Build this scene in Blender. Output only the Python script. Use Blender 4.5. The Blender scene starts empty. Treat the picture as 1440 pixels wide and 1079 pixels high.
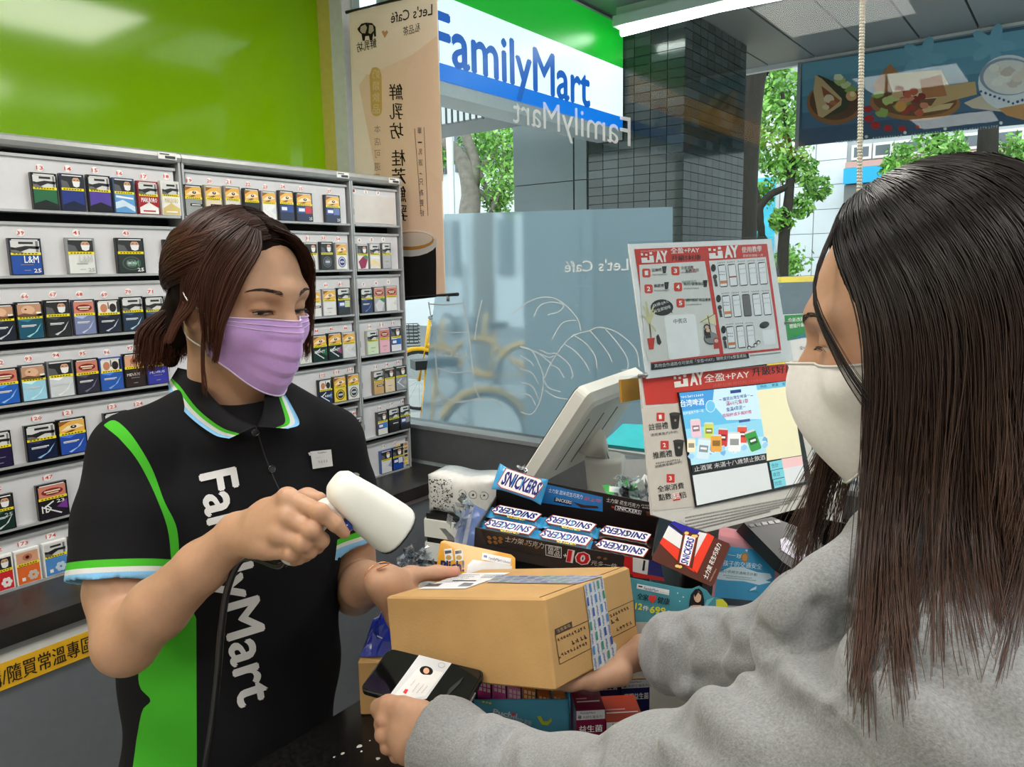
import bpy, bmesh, math, random
import numpy as np
from mathutils import Vector, Matrix
from mathutils.bvhtree import BVHTree

SC = bpy.context.scene
COL = SC.collection
RND = random.Random(7)

# ------------------------------------------------------------------ camera
FPX, CX, CY = 1060.0, 720.0, 539.5            # focal length in pixels of the 1440x1079 frame
CAM = np.array([0.0, 0.0, 1.5])
_v1 = np.array([811.0, CY - 361.0, FPX]); _v1 /= np.linalg.norm(_v1)
_up = np.cross(np.array([-CX, CY - 390.0, FPX]), _v1); _up /= np.linalg.norm(_up)
if _up[1] < 0: _up = -_up
RW = np.stack([_v1, -np.cross(_up, _v1), _up], 0)   # camera axes (right, up, forward) -> world

cam_data = bpy.data.cameras.new('camera')
cam_data.sensor_width = 36.0
cam_data.lens = 36.0 * FPX / 1440.0
cam_data.clip_start = 0.02
cam = bpy.data.objects.new('camera', cam_data); COL.objects.link(cam)
M = Matrix.Identity(4)
for i in range(3):
    M[i][0] = RW[i, 0]; M[i][1] = RW[i, 1]; M[i][2] = -RW[i, 2]; M[i][3] = CAM[i]
cam.matrix_world = M
SC.camera = cam

# ------------------------------------------------------------------ sky, exposure
SC.view_settings.view_transform = 'Standard'
SC.view_settings.look = 'None'
SC.view_settings.gamma = 1.0
SC.view_settings.use_curve_mapping = False
SC.view_settings.exposure = 0.0
W = bpy.data.worlds.new('overcast_sky'); SC.world = W; W.use_nodes = True
_bg = W.node_tree.nodes['Background']
_bg.inputs['Color'].default_value = (0.93, 0.97, 1.0, 1); _bg.inputs['Strength'].default_value = 3.0
CEIL_LAMP = 17.5        # glow of the square ceiling lamps
TUBE_LAMP = 14.0       # glow of the canopy tubes
# square lamps of the shop ceiling (centre x, y) - their mirror images show in the window
LAMPS = [(0.18, 1.04), (-1.62, 1.02), (-3.5, 1.0), (1.66, 1.04), (1.75, -0.75), (0.18, -0.75), (-1.62, -0.75), (-3.5, -0.75)]

# ------------------------------------------------------------------ helpers
def ray(px, py):
    return RW @ np.array([(px - CX) / FPX, (CY - py) / FPX, 1.0])
def dep(px, py, t): return CAM + ray(px, py) * t
def onx(px, py, X): d = ray(px, py); return CAM + d * ((X - CAM[0]) / d[0])
def ony(px, py, Y): d = ray(px, py); return CAM + d * ((Y - CAM[1]) / d[1])
def onz(px, py, Z): d = ray(px, py); return CAM + d * ((Z - CAM[2]) / d[2])
def proj(P):
    c = (np.asarray(P, float) - CAM) @ RW
    return np.stack([CX + FPX * c[..., 0] / c[..., 2], CY - FPX * c[..., 1] / c[..., 2]], -1)
def nrm(v): v = np.asarray(v, float); return v / np.linalg.norm(v)
def A(*v): return np.array(v, float)

def lin(c):
    out = []
    for k in c[:3]:
        k = k / 255.0
        out.append(k / 12.92 if k <= 0.04045 else ((k + 0.055) / 1.055) ** 2.4)
    return tuple(out) + (1.0,)

class Plane:
    """a flat sheet in the scene: a point and a normal; px() is where a line of sight meets it"""
    def __init__(s, p, n): s.p = np.asarray(p, float); s.n = nrm(n)
    def px(s, x, y, off=0.0):
        d = ray(x, y); t = ((s.p - CAM) @ s.n) / (d @ s.n)
        return CAM + d * t + s.n * off

MATS = {}
def mat(name, col=(200, 200, 200), rough=0.5, metal=0.0, var=0.05, scale=40.0, bump=0.0, bscale=200.0, spec=0.5,
        coat=0.0, sss=0.0, attr=False, emit=0.0, trans=0.0, sheen=0.0, stretch=None, ior=1.45):
    if name in MATS: return MATS[name]
    m = bpy.data.materials.new(name); m.use_nodes = True; MATS[name] = m
    nt = m.node_tree; N = nt.nodes; L = nt.links
    b = N['Principled BSDF']
    b.inputs['Roughness'].default_value = rough; b.inputs['Metallic'].default_value = metal
    b.inputs['Specular IOR Level'].default_value = spec; b.inputs['Coat Weight'].default_value = coat
    b.inputs['Transmission Weight'].default_value = trans; b.inputs['IOR'].default_value = ior
    b.inputs['Sheen Weight'].default_value = sheen
    if sss:
        b.inputs['Subsurface Weight'].default_value = sss
        b.inputs['Subsurface Radius'].default_value = (1.0, 0.4, 0.25); b.inputs['Subsurface Scale'].default_value = 0.006
    tc = N.new('ShaderNodeTexCoord')
    src = tc.outputs['Object']
    if stretch:
        mp = N.new('ShaderNodeMapping'); mp.inputs['Scale'].default_value = stretch
        L.new(src, mp.inputs['Vector']); src = mp.outputs['Vector']
    no = N.new('ShaderNodeTexNoise'); no.inputs['Scale'].default_value = scale; no.inputs['Detail'].default_value = 5
    L.new(src, no.inputs['Vector'])
    mr = N.new('ShaderNodeMapRange'); mr.inputs['From Min'].default_value = 0.3; mr.inputs['From Max'].default_value = 0.7
    mr.inputs['To Min'].default_value = 1 - var; mr.inputs['To Max'].default_value = 1 + var
    L.new(no.outputs['Fac'], mr.inputs['Value'])
    mx = N.new('ShaderNodeVectorMath'); mx.operation = 'SCALE'
    if attr:
        at = N.new('ShaderNodeAttribute'); at.attribute_name = 'Col'; L.new(at.outputs['Color'], mx.inputs[0])
    else:
        mx.inputs[0].default_value = lin(col)[:3]
    L.new(mr.outputs['Result'], mx.inputs['Scale'])
    L.new(mx.outputs['Vector'], b.inputs['Base Color'])
    if emit:
        L.new(mx.outputs['Vector'], b.inputs['Emission Color']); b.inputs['Emission Strength'].default_value = emit
    if bump:
        nb = N.new('ShaderNodeTexNoise'); nb.inputs['Scale'].default_value = bscale; nb.inputs['Detail'].default_value = 4
        L.new(src, nb.inputs['Vector'])
        bp = N.new('ShaderNodeBump'); bp.inputs['Strength'].default_value = bump; bp.inputs['Distance'].default_value = 0.002
        L.new(nb.outputs['Fac'], bp.inputs['Height']); L.new(bp.outputs['Normal'], b.inputs['Normal'])
    return m

def mat_clear(name, tint=(255, 255, 255), rough=0.02, refl=1.0):
    """thin clear sheet (window glass, acrylic, clear film): see-through plus a mirror share by angle"""
    m = bpy.data.materials.new(name); m.use_nodes = True; MATS[name] = m
    nt = m.node_tree; N = nt.nodes; L = nt.links; N.remove(N['Principled BSDF'])
    t = N.new('ShaderNodeBsdfTransparent'); t.inputs['Color'].default_value = lin(tint)
    g = N.new('ShaderNodeBsdfGlossy'); g.inputs['Roughness'].default_value = rough
    f = N.new('ShaderNodeFresnel'); f.inputs['IOR'].default_value = 1.5
    k = N.new('ShaderNodeMath'); k.operation = 'MULTIPLY'; k.inputs[1].default_value = refl
    # a thin sheet mirrors alike from both sides
    gm = N.new('ShaderNodeNewGeometry'); L.new(gm.outputs['Incoming'], f.inputs['Normal']) if False else None
    lw = N.new('ShaderNodeLayerWeight'); lw.inputs['Blend'].default_value = 0.18
    L.new(lw.outputs['Fresnel'], k.inputs[0])
    mix = N.new('ShaderNodeMixShader'); L.new(k.outputs[0], mix.inputs[0]); L.new(t.outputs[0], mix.inputs[1]); L.new(g.outputs[0], mix.inputs[2])
    L.new(mix.outputs[0], N['Material Output'].inputs['Surface'])
    return m

ORG = {}          # world origin of each object
def tagit(o, label=None, cat=None, group=None, kind=None):
    if label: o['label'] = label
    if cat: o['category'] = cat
    if group: o['group'] = group
    if kind: o['kind'] = kind
    return o
def thing(name, label, cat, loc, group=None):
    o = bpy.data.objects.new(name, None); COL.objects.link(o); o.location = tuple(loc); o.empty_display_size = 0.02
    ORG[o.name] = np.asarray(loc, float)
    return tagit(o, label, cat, group)

def link_mesh(name, V, F, mats, parent=None, loc=None, smooth=False, cols=None, fmat=None, vattr=None):
    V = np.asarray(V, float)
    org = ORG[parent.name] if parent is not None else (np.asarray(loc, float) if loc is not None else np.zeros(3))
    me = bpy.data.meshes.new(name)
    V = V - org
    if isinstance(F, np.ndarray):
        n, k = F.shape
        me.vertices.add(len(V)); me.vertices.foreach_set('co', V.astype(np.float32).ravel())
        me.loops.add(n * k); me.loops.foreach_set('vertex_index', F.astype(np.int32).ravel())
        me.polygons.add(n); me.polygons.foreach_set('loop_start', np.arange(0, n * k, k, dtype=np.int32))
        me.polygons.foreach_set('loop_total', np.full(n, k, np.int32))
        me.update(calc_edges=True)
    else:
        me.from_pydata([tuple(v) for v in V], [], F)
    for m in (mats if isinstance(mats, (list, tuple)) else [mats]): me.materials.append(m)
    if fmat is not None: me.polygons.foreach_set('material_index', np.asarray(fmat, np.int32))
    if cols is not None:
        at = me.color_attributes.new('Col', 'FLOAT_COLOR', 'CORNER')
        lc = []
        for p, c in zip(me.polygons, cols): lc += [c] * p.loop_total
        at.data.foreach_set('color', np.asarray(lc, np.float32).ravel())
    if vattr:
        for kx, val in vattr.items():
            if np.ndim(val) == 2:
                at = me.color_attributes.new(kx, 'FLOAT_COLOR', 'POINT'); at.data.foreach_set('color', np.asarray(val, np.float32).ravel())
            else:
                at = me.attributes.new(kx, 'FLOAT', 'POINT'); at.data.foreach_set('value', np.asarray(val, np.float32))
    if smooth: me.polygons.foreach_set('use_smooth', np.ones(len(me.polygons), bool))
    me.validate(); me.update()
    o = bpy.data.objects.new(name, me); COL.objects.link(o)
    if parent is not None: o.parent = parent
    else: o.location = tuple(org)
    ORG[o.name] = org
    return o

def frame3(d, up=(0, 0, 1)):
    d = nrm(d); up = np.asarray(up, float)
    if abs(d @ nrm(up)) > 0.98: up = A(1, 0, 0)
    s = nrm(np.cross(d, up)); return s, np.cross(s, d), d

class MB:
    def __init__(s): s.v = []; s.f = []; s.c = []
    def add(s, pts, faces, col=None):
        b = len(s.v); s.v += [tuple(p) for p in pts]
        for f in faces: s.f.append(tuple(b + i for i in f)); s.c.append(lin(col) if col is not None else (0.5, 0.5, 0.5, 1))
        return s
    def poly(s, pts, col=None): return s.add(pts, [tuple(range(len(pts)))], col)
    def box(s, lo, hi, col=None, X=None):
        """axis box lo..hi, or in the frame X = (origin, ax, ay, az)"""
        P = [(x, y, z) for x in (lo[0], hi[0]) for y in (lo[1], hi[1]) for z in (lo[2], hi[2])]
        if X is not None:
            o, ax, ay, az = X; P = [o + ax * p[0] + ay * p[1] + az * p[2] for p in P]
        return s.add(P, [(0, 1, 3, 2), (4, 6, 7, 5), (0, 4, 5, 1), (2, 3, 7, 6), (0, 2, 6, 4), (1, 5, 7, 3)], col)
    def prism(s, pts, ext, col=None, col2=None):
        pts = [np.asarray(p, float) for p in pts]; n = len(pts); q = [p + ext for p in pts]
        b = len(s.v); s.v += [tuple(p) for p in pts + q]
        fs = [tuple(range(n))] + [tuple(reversed(range(n, 2 * n)))] + [(i, n + i, n + (i + 1) % n, (i + 1) % n) for i in range(n)]
        for k, f in enumerate(fs):
            s.f.append(tuple(b + i for i in f)); s.c.append(lin((col if k == 0 or col2 is None else col2)) if col is not None else (.5, .5, .5, 1))
        return s
    def loft(s, rings, col=None, cap=True, closed=True):
        n = len(rings[0]); b = len(s.v)
        for r in rings: s.v += [tuple(p) for p in r]
        k0 = len(s.f)
        for i in range(len(rings) - 1):
            for j in range(n if closed else n - 1):
                a = b + i * n + j; a2 = b + i * n + (j + 1) % n
                s.f.append((a, a2, a2 + n, a + n))
        if cap and closed:
            s.f.append(tuple(reversed(range(b, b + n)))); s.f.append(tuple(range(b + (len(rings) - 1) * n, b + len(rings) * n)))
        s.c += [lin(col) if col is not None else (.5, .5, .5, 1)] * (len(s.f) - k0)
        return s
    def tube(s, pts, r, n=8, col=None, cap=True, flat=1.0):
        pts = [np.asarray(p, float) for p in pts]; rs = r if np.ndim(r) else [r] * len(pts)
        rings = []; sx = None
        for i, p in enumerate(pts):
            d = nrm(pts[min(i + 1, len(pts) - 1)] - pts[max(i - 1, 0)])
            if sx is None: sx, sy, _ = frame3(d)
            else:
                sx = nrm(sx - d * (sx @ d)); sy = np.cross(d, sx)
            rings.append([p + (sx * math.cos(a) + sy * math.sin(a) * flat) * rs[i] for a in np.linspace(0, 2 * math.pi, n, endpoint=False)])
        return s.loft(rings, col, cap)
    def cyl(s, p0, p1, r0, r1=None, n=20, col=None): return s.tube([p0, p1], [r0, r0 if r1 is None else r1], n, col)
    def disc(s, c, u, v, n=16, col=None):
        return s.poly([np.asarray(c) + np.asarray(u) * math.cos(a) + np.asarray(v) * math.sin(a) for a in np.linspace(0, 2 * math.pi, n, endpoint=False)], col)
    def build(s, name, m, parent=None, loc=None, smooth=False, col=True):
        return link_mesh(name, s.v, s.f, m, parent, loc, smooth, s.c if col else None)

# ---- writing: glyph outlines of Blender's own font as flat meshes
_TX = {}
def glyphs(s, bold=0.0, res=2):
    key = (s, bold, res)
    if key in _TX: return _TX[key]
    cu = bpy.data.curves.new('lettering', 'FONT'); cu.body = s; cu.size = 1; cu.resolution_u = res; cu.offset = bold; cu.fill_mode = 'FRONT'
    o = bpy.data.objects.new('lettering', cu); COL.objects.link(o)
    dg = bpy.context.evaluated_depsgraph_get()
    me = o.evaluated_get(dg).to_mesh()
    V = np.array([v.co[:2] for v in me.vertices]).reshape(-1, 2); F = [tuple(p.vertices) for p in me.polygons]
    o.evaluated_get(dg).to_mesh_clear(); bpy.data.objects.remove(o); bpy.data.curves.remove(cu)
    if len(V) == 0: V = np.zeros((3, 2)); F = []
    _TX[key] = (V, F); return _TX[key]
def text3(mb, s, P0, U, Vv, col, bold=0.012, res=2, cap=False):
    """P0 baseline start; U spans the whole word; Vv its height (cap=True: height of a capital, descenders hang below)"""
    cjk = any(ord(ch) > 0x2E80 for ch in s)
    if cjk: bold = 0.0 if bold <= .012 else bold * .55; res = min(res, 1)
    if bold > 0 and ('M' in s or cjk):      # the heavy 'M' outline crosses itself: thicken by overlaid copies instead
        n = len(s) * (1.0 if cjk else .56); nn_ = nrm(np.cross(U, Vv)); du = np.asarray(U) / n * bold; dv = np.asarray(Vv) * bold
        for i, (a, b) in enumerate(((1, 0), (-1, 0)) if cjk else ((1, 0), (-1, 0), (0, 1), (0, -1))): text3(mb, s, np.asarray(P0) + du * a + dv * b - nn_ * 1.5e-5 * (i + 1), U, Vv, col, 0.0, res, cap)
        bold = 0.0
    V, F = glyphs(s, bold, res)
    lo = V.min(0); hi = V.max(0); w = max(hi[0] - lo[0], 1e-6)
    if cap: y0, h = 0.0, 0.73
    else: y0, h = lo[1], max(hi[1] - lo[1], 1e-6)
    P = np.asarray(P0) + np.outer((V[:, 0] - lo[0]) / w, U) + np.outer((V[:, 1] - y0) / h, Vv)
    mb.add(P, F, col)
class Sheet:
    """flat print on a plane, laid out from points seen in the photograph: every layer a hair above the last"""
    def __init__(s, plane, step=0.00025, base=0.0003): s.pl = plane; s.mb = MB(); s.step = step; s.base = base; s.k = 0
    def off(s, layer): return s.base + s.step * layer
    def poly(s, pts, col, layer=1):
        s.k += 1; o = s.off(layer) + (s.k % 12) * s.step / 13      # no two sheets of ink share a plane
        s.mb.poly([s.pl.px(x, y, o) for x, y in pts], col); return s
    def rect(s, x0, y0, x1, y1, col, layer=1): return s.poly([(x0, y0), (x1, y0), (x1, y1), (x0, y1)], col, layer)
    def ell(s, x, y, rx, ry, col, layer=1, n=20, rot=0.0):
        c, sn = math.cos(rot), math.sin(rot)
        return s.poly([(x + rx * math.cos(a) * c - ry * math.sin(a) * sn, y + rx * math.cos(a) * sn + ry * math.sin(a) * c) for a in np.linspace(0, 2 * math.pi, n, endpoint=False)], col, layer)
    def line(s, pts, w, col, layer=1):
        for (x0, y0), (x1, y1) in zip(pts[:-1], pts[1:]):
            d = math.hypot(x1 - x0, y1 - y0) or 1; nx, ny = -(y1 - y0) / d * w / 2, (x1 - x0) / d * w / 2
            s.poly([(x0 + nx, y0 + ny), (x1 + nx, y1 + ny), (x1 - nx, y1 - ny), (x0 - nx, y0 - ny)], col, layer)
        return s
    def frame(s, pts, w, col, layer=1): return s.line(list(pts) + [pts[0]], w, col, layer)
    def text(s, t, p0, p1, h, col, layer=2, up=None, bold=0.012, cap=False, res=2):
        dx, dy = p1[0] - p0[0], p1[1] - p0[1]; d = math.hypot(dx, dy)
        if up is None: up = (dy / d * h, -dx / d * h)
        o = s.off(layer); P0 = s.pl.px(*p0, o)
        text3(s.mb, t, P0, s.pl.px(*p1, o) - P0, s.pl.px(p0[0] + up[0], p0[1] + up[1], o) - P0, col, bold, res, cap); return s
    def scribble(s, x0, y0, x1, y1, h, col, layer=2, n=None, rnd=RND):
        """small print too fine to read: a row of short strokes"""
        d = math.hypot(x1 - x0, y1 - y0); n = n or max(2, int(d / (h * 0.95)))
        ux, uy = (x1 - x0) / d, (y1 - y0) / d; cw = d / n
        for i in range(n):
            bx, by = x0 + ux * cw * i, y0 + uy * cw * i
            for _ in range(2):
                a0 = rnd.uniform(0.05, .3) * cw; a1 = rnd.uniform(.6, .85) * cw; b0 = rnd.uniform(0, .75) * h
                tk = h * .18
                s.poly([(bx + ux * a0 + uy * b0, by + uy * a0 - ux * b0), (bx + ux * a1 + uy * b0, by + uy * a1 - ux * b0),
                        (bx + ux * a1 + uy * (b0 + tk), by + uy * a1 - ux * (b0 + tk)), (bx + ux * a0 + uy * (b0 + tk), by + uy * a0 - ux * (b0 + tk))], col, layer)
            a0 = rnd.uniform(.3, .6) * cw; tk = h * .2
            s.poly([(bx + ux * a0, by + uy * a0), (bx + ux * (a0 + tk), by + uy * (a0 + tk)), (bx + ux * (a0 + tk) + uy * h, by + uy * (a0 + tk) - ux * h), (bx + ux * a0 + uy * h, by + uy * a0 - ux * h)], col, layer)
        return s
    def build(s, name, m, parent): return s.mb.build(name, m, parent)

# ---- organic forms: blended distance fields turned into one continuous skin of quads
class Field:
    def __init__(s): s.p = []          # (kind, bounding centre, bounding radius, eval, op, blend)
    def _a(s, c, r, fn, op, k): s.p.append((np.asarray(c, float), float(r), fn, op, k)); return s
    def cap(s, a, b, ra, rb=None, k=0.02, op='+', flat=None):
        """tapering rod a->b; flat=(direction, factor) squashes it along a direction"""
        a = np.asarray(a, float); b = np.asarray(b, float); rb = ra if rb is None else rb; d = b - a; L2 = max(d @ d, 1e-12)
        if flat is not None:
            fd = nrm(flat[0]); fk = 1.0 / flat[1] - 1.0
        def fn(P):
            q = P - a; t = np.clip(q @ d / L2, 0, 1); r = q - t[:, None] * d
            if flat is not None: r = r + np.outer(r @ fd, fd) * fk
            return np.sqrt((r * r).sum(1)) - (ra + (rb - ra) * t)
        return s._a((a + b) / 2, math.sqrt(L2) / 2 + max(ra, rb) * 1.05, fn, op, k)
    def chain(s, pts, rs, k=0.01, op='+', flat=None):
        for i in range(len(pts) - 1): s.cap(pts[i], pts[i + 1], rs[i], rs[i + 1], k, op, flat)
        return s
    def ell(s, c, r, X=None, k=0.02, op='+'):
        c = np.asarray(c, float); r = np.asarray(r, float); Q = np.eye(3) if X is None else np.stack(X, 0)
        def fn(P):
            q = (P - c) @ Q.T; k0 = np.sqrt(((q / r) ** 2).sum(1)); k1 = np.sqrt(((q / r ** 2) ** 2).sum(1))
            return np.where(k1 > 1e-9, k0 * (k0 - 1) / np.maximum(k1, 1e-9), -r.min())
        return s._a(c, r.max(), fn, op, k)
    def half(s, p, n, k=0.0, op='&'):
        """keeps what lies behind the plane (p, n)"""
        p = np.asarray(p, float); n = nrm(n)
        return s._a(p, 1e3, lambda P: (P - p) @ n, op, k)
    def fun(s, c, r, fn, op='+', k=0.01): return s._a(c, r, fn, op, k)
    def ev(s, P, act):
        d = np.full(len(P), 1.0)
        for i in act:
            c, r, fn, op, k = s.p[i]; e = fn(P)
            if op == '+':
                if k > 0:
                    h = np.maximum(k - np.abs(d - e), 0) / k; d = np.minimum(d, e) - h * h * k * 0.25
                else: d = np.minimum(d, e)
            elif op == '-':
                e = -e
                if k > 0:
                    h = np.maximum(k - np.abs(d - e), 0) / k; d = np.maximum(d, e) + h * h * k * 0.25
                else: d = np.maximum(d, e)
            elif op == '&':
                if k > 0:
                    h = np.maximum(k - np.abs(d - e), 0) / k; d = np.maximum(d, e) + h * h * k * 0.25
                else: d = np.maximum(d, e)
            elif op == 'disp': d = d + e
        return d
    def mesh(s, h, smooth=2, lo=None, hi=None):
        cs = np.array([p[0] for p in s.p if p[1] < 100]); rs = np.array([p[1] for p in s.p if p[1] < 100])
        if lo is None: lo = (cs - rs[:, None]).min(0) - 3 * h
        if hi is None: hi = (cs + rs[:, None]).max(0) + 3 * h
        lo = np.asarray(lo, float); hi = np.asarray(hi, float)
        B = 14; nb = np.ceil((hi - lo) / (B * h)).astype(int); D = nb * B + 4
        g = np.arange(-1, B + 1); G = np.stack(np.meshgrid(g, g, g, indexing='ij'), -1)   # nodes -1..B
        Gf = G.reshape(-1, 3); n = B + 2; R = B * h * 0.87
        vid, vco, quads = [], [], []
        for bi in np.ndindex(*nb):
            o = np.array(bi) * B; c = lo + (o + B / 2) * h
            act = []; seen = False
            for i, (pc, pr, fn, op, k) in enumerate(s.p):
                if pr > 100: act.append(i); continue
                if np.linalg.norm(pc - c) - pr < R + k + 0.012:
                    act.append(i); seen = seen or op == '+'
            if not seen: continue
            d0 = s.ev(c[None], act)[0]
            if abs(d0) > R * 2.2 + 0.02: continue
            val = s.ev(lo + (Gf + o) * h, act).reshape(n, n, n)
            sg = val < 0
            if sg.all() or not sg.any(): continue
            acc = np.zeros((n - 1,) * 3 + (3,)); cnt = np.zeros((n - 1,) * 3)
            for ax in range(3):
                s0 = [slice(None)] * 3; s1 = [slice(None)] * 3; s0[ax] = slice(0, n - 1); s1[ax] = slice(1, n)
                v0, v1 = val[tuple(s0)], val[tuple(s1)]; cr = (v0 < 0) != (v1 < 0)
                t = np.where(cr, v0 / np.where(cr, v0 - v1, 1), 0)
                Pp = G[tuple(s0)].astype(float); Pp[..., ax] += t
                oth = [a for a in range(3) if a != ax]
                for da in (0, 1):
                    for db in (0, 1):
                        src = [slice(None)] * 3; src[ax] = slice(0, n - 1)
                        src[oth[0]] = slice(da, n - 1 + da); src[oth[1]] = slice(db, n - 1 + db)
                        c2 = cr[tuple(src)]; acc += np.where(c2[..., None], Pp[tuple(src)], 0); cnt += c2
            ok = cnt > 0; idx = np.argwhere(ok)
            gid = idx - 1 + o + 1
            key = (gid[:, 0] * D[1] + gid[:, 1]) * D[2] + gid[:, 2]
            vid.append(key); vco.append(lo + (acc[ok] / cnt[ok][:, None] + o) * h)
            for ax in range(3):
                b1, b2 = [(1, 2), (2, 0), (0, 1)][ax]
                core = val[1:, 1:, 1:]; s1 = [slice(1, n)] * 3
                # node i in 0..B-1 -> array index i+1 ; its neighbour +1 along ax
                a0 = val[1:n - 1, 1:n - 1, 1:n - 1]
                sl = [slice(1, n - 1)] * 3; sl[ax] = slice(2, n); a1 = val[tuple(sl)]
                cr = (a0 < 0) != (a1 < 0); q = np.argwhere(cr)
                if not len(q): continue
                fl = (a0 < 0)[cr]; q = q + o + 1
                def kk(d1, d2):
                    z = q.copy(); z[:, b1] -= d1; z[:, b2] -= d2
                    return (z[:, 0] * D[1] + z[:, 1]) * D[2] + z[:, 2]
                f4 = np.stack([kk(0, 0), kk(1, 0), kk(1, 1), kk(0, 1)], 1)
                f4[~fl] = f4[~fl][:, ::-1]; quads.append(f4)
        vid = np.concatenate(vid); vco = np.concatenate(vco); F = np.concatenate(quads)
        u, first = np.unique(vid, return_index=True); V = vco[first]
        pos = np.searchsorted(u, F); pos = np.minimum(pos, len(u) - 1)
        good = (u[pos] == F).all(1); F = pos[good]
        E = np.concatenate([F[:, [0, 1]], F[:, [1, 2]], F[:, [2, 3]], F[:, [3, 0]]])
        for it in range(smooth):
            for lam in (0.5, -0.47):
                sm = np.zeros_like(V); ct = np.zeros(len(V))
                for k in range(3):
                    sm[:, k] = np.bincount(E[:, 0], V[E[:, 1], k], len(V)) + np.bincount(E[:, 1], V[E[:, 0], k], len(V))
                ct = np.bincount(E[:, 0], minlength=len(V)) + np.bincount(E[:, 1], minlength=len(V))
                V = V + lam * (sm / np.maximum(ct, 1)[:, None] - V)
        return V, F

def wav(P, seed, sc):
    """smooth wandering value in about -1..1 (sums of skewed waves)"""
    r = np.random.RandomState(seed); out = np.zeros(len(P))
    for i in range(5):
        w = r.normal(0, 1, 3) * sc * (0.6 + 0.35 * i); out += np.sin(P @ w + r.uniform(0, 6.28)) / (1 + 0.5 * i)
    return out / 2.6
def spline(pts, n):
    pts = np.asarray(pts, float); m = len(pts)
    if m == 2: return pts[0] + np.linspace(0, 1, n)[:, None] * (pts[1] - pts[0])
    t = np.linspace(0, m - 1, n); i = np.clip(t.astype(int), 0, m - 2); f = (t - i)[:, None]
    p1 = pts[i]; p2 = pts[i + 1]
    p0 = np.where((i > 0)[:, None], pts[np.maximum(i - 1, 0)], 2 * p1 - p2)
    p3 = np.where((i < m - 2)[:, None], pts[np.minimum(i + 2, m - 1)], 2 * p2 - p1)
    return 0.5 * ((2 * p1) + (p2 - p0) * f + (2 * p0 - 5 * p1 + 4 * p2 - p3) * f ** 2 + (3 * p1 - p0 - 3 * p2 + p3) * f ** 3)
def strands(paths, r0, r1):
    """many fine hairs as three-sided tapering rods in one mesh (arrays for speed)"""
    Vs, Fs, base = [], [], 0
    for i, P in enumerate(paths):
        P = np.asarray(P); n = len(P)
        T = np.gradient(P, axis=0); T /= np.maximum(np.linalg.norm(T, axis=1), 1e-9)[:, None]
        a = np.array([0.37, 0.61, -0.7]); S = np.cross(T, a); S /= np.maximum(np.linalg.norm(S, axis=1), 1e-9)[:, None]; U = np.cross(T, S)
        rr = (r0 + (r1 - r0) * np.linspace(0, 1, n) ** 2)[:, None]
        ring = np.stack([P + (S * math.cos(k) + U * math.sin(k)) * rr for k in (0, 2.094, 4.189)], 1)
        Vs.append(ring.reshape(-1, 3)); j = np.arange(n - 1)[:, None] * 3 + base
        f = []
        for k in range(3):
            k2 = (k + 1) % 3; f.append(np.concatenate([j + k, j + k2, j + 3 + k2, j + 3 + k], 1))
        Fs.append(np.concatenate(f)); base += 3 * n
    return np.concatenate(Vs), np.concatenate(Fs)
# ------------------------------------------------------------------ shared materials
m_print = mat('printed_paper', attr=True, rough=0.45, var=0.03, scale=60)
m_gloss = mat('glossy_print', attr=True, rough=0.22, var=0.03, scale=60, coat=0.3)
m_wrap = mat('foil_wrapper', attr=True, rough=0.25, var=0.06, scale=80, coat=0.4, bump=0.25, bscale=90)
m_alu = mat('brushed_aluminium', (176, 178, 180), rough=0.38, metal=0.75, var=0.06, scale=30, stretch=(2, 60, 60))
m_grey = mat('grey_drawer_front', (208, 208, 212), rough=0.35, var=0.03)
m_dgrey = mat('dark_grey_metal', (96, 98, 101), rough=0.4, metal=0.3)
m_black = mat('black_plastic', (14, 14, 15), rough=0.35)
m_white = mat('white_plastic', (226, 226, 220), rough=0.4, var=0.02)
m_granite = mat('black_granite', (22, 21, 21), rough=0.22, var=0.7, scale=160)
m_card = mat('kraft_cardboard', (190, 150, 96), rough=0.8, var=0.05, scale=22, bump=0.15, bscale=300)
m_acryl = mat_clear('clear_acrylic', (246, 250, 252), 0.03, 0.7)
m_cling = mat_clear('clear_cling_film', (250, 252, 255), 0.12, 0.8)
m_glass = mat_clear('window_glass', (236, 244, 242), 0.0, 0.85)

# ------------------------------------------------------------------ room shell
def struct(name, mb, m, parent=None, **k):
    o = mb.build(name, m, parent, col=k.get('col', False))
    if parent is None: o['kind'] = 'structure'
    return o
XW, YL, ZC = 2.05, 2.5, 2.7
struct('floor', MB().box((-5, -3, -0.1), (XW + .05, YL + .1, 0)), mat('floor_vinyl', (170, 168, 160), rough=0.3, var=0.08, scale=8))
struct('ceiling', MB().box((-5, -3, ZC), (XW + .05, YL + .1, ZC + .08)), mat('ceiling_board', (226, 226, 222), rough=0.8, var=0.03))
struct('wall_left', MB().box((-5, YL, 0), (XW + .05, YL + .1, ZC)), mat('wall_paint', (205, 205, 200), rough=0.7))
struct('wall_right', MB().box((-5, -3.1, 0), (XW + .05, -3, ZC)), MATS['wall_paint'])
struct('wall_back', MB().box((-5.1, -3, 0), (-5, YL + .1, ZC)), MATS['wall_paint'])
m_maroon = mat('maroon_wall_paint', (92, 22, 28), rough=0.45, var=0.08)
struct('wall_front', MB().box((XW - .01, -3, 0), (XW + .09, YL, 0.745)), m_maroon)
struct('trim_1', MB().box((XW - .035, -3, 0.745), (XW + .09, 2.34, 0.785)), mat('pale_blue_trim', (176, 190, 194), rough=0.4))
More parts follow.
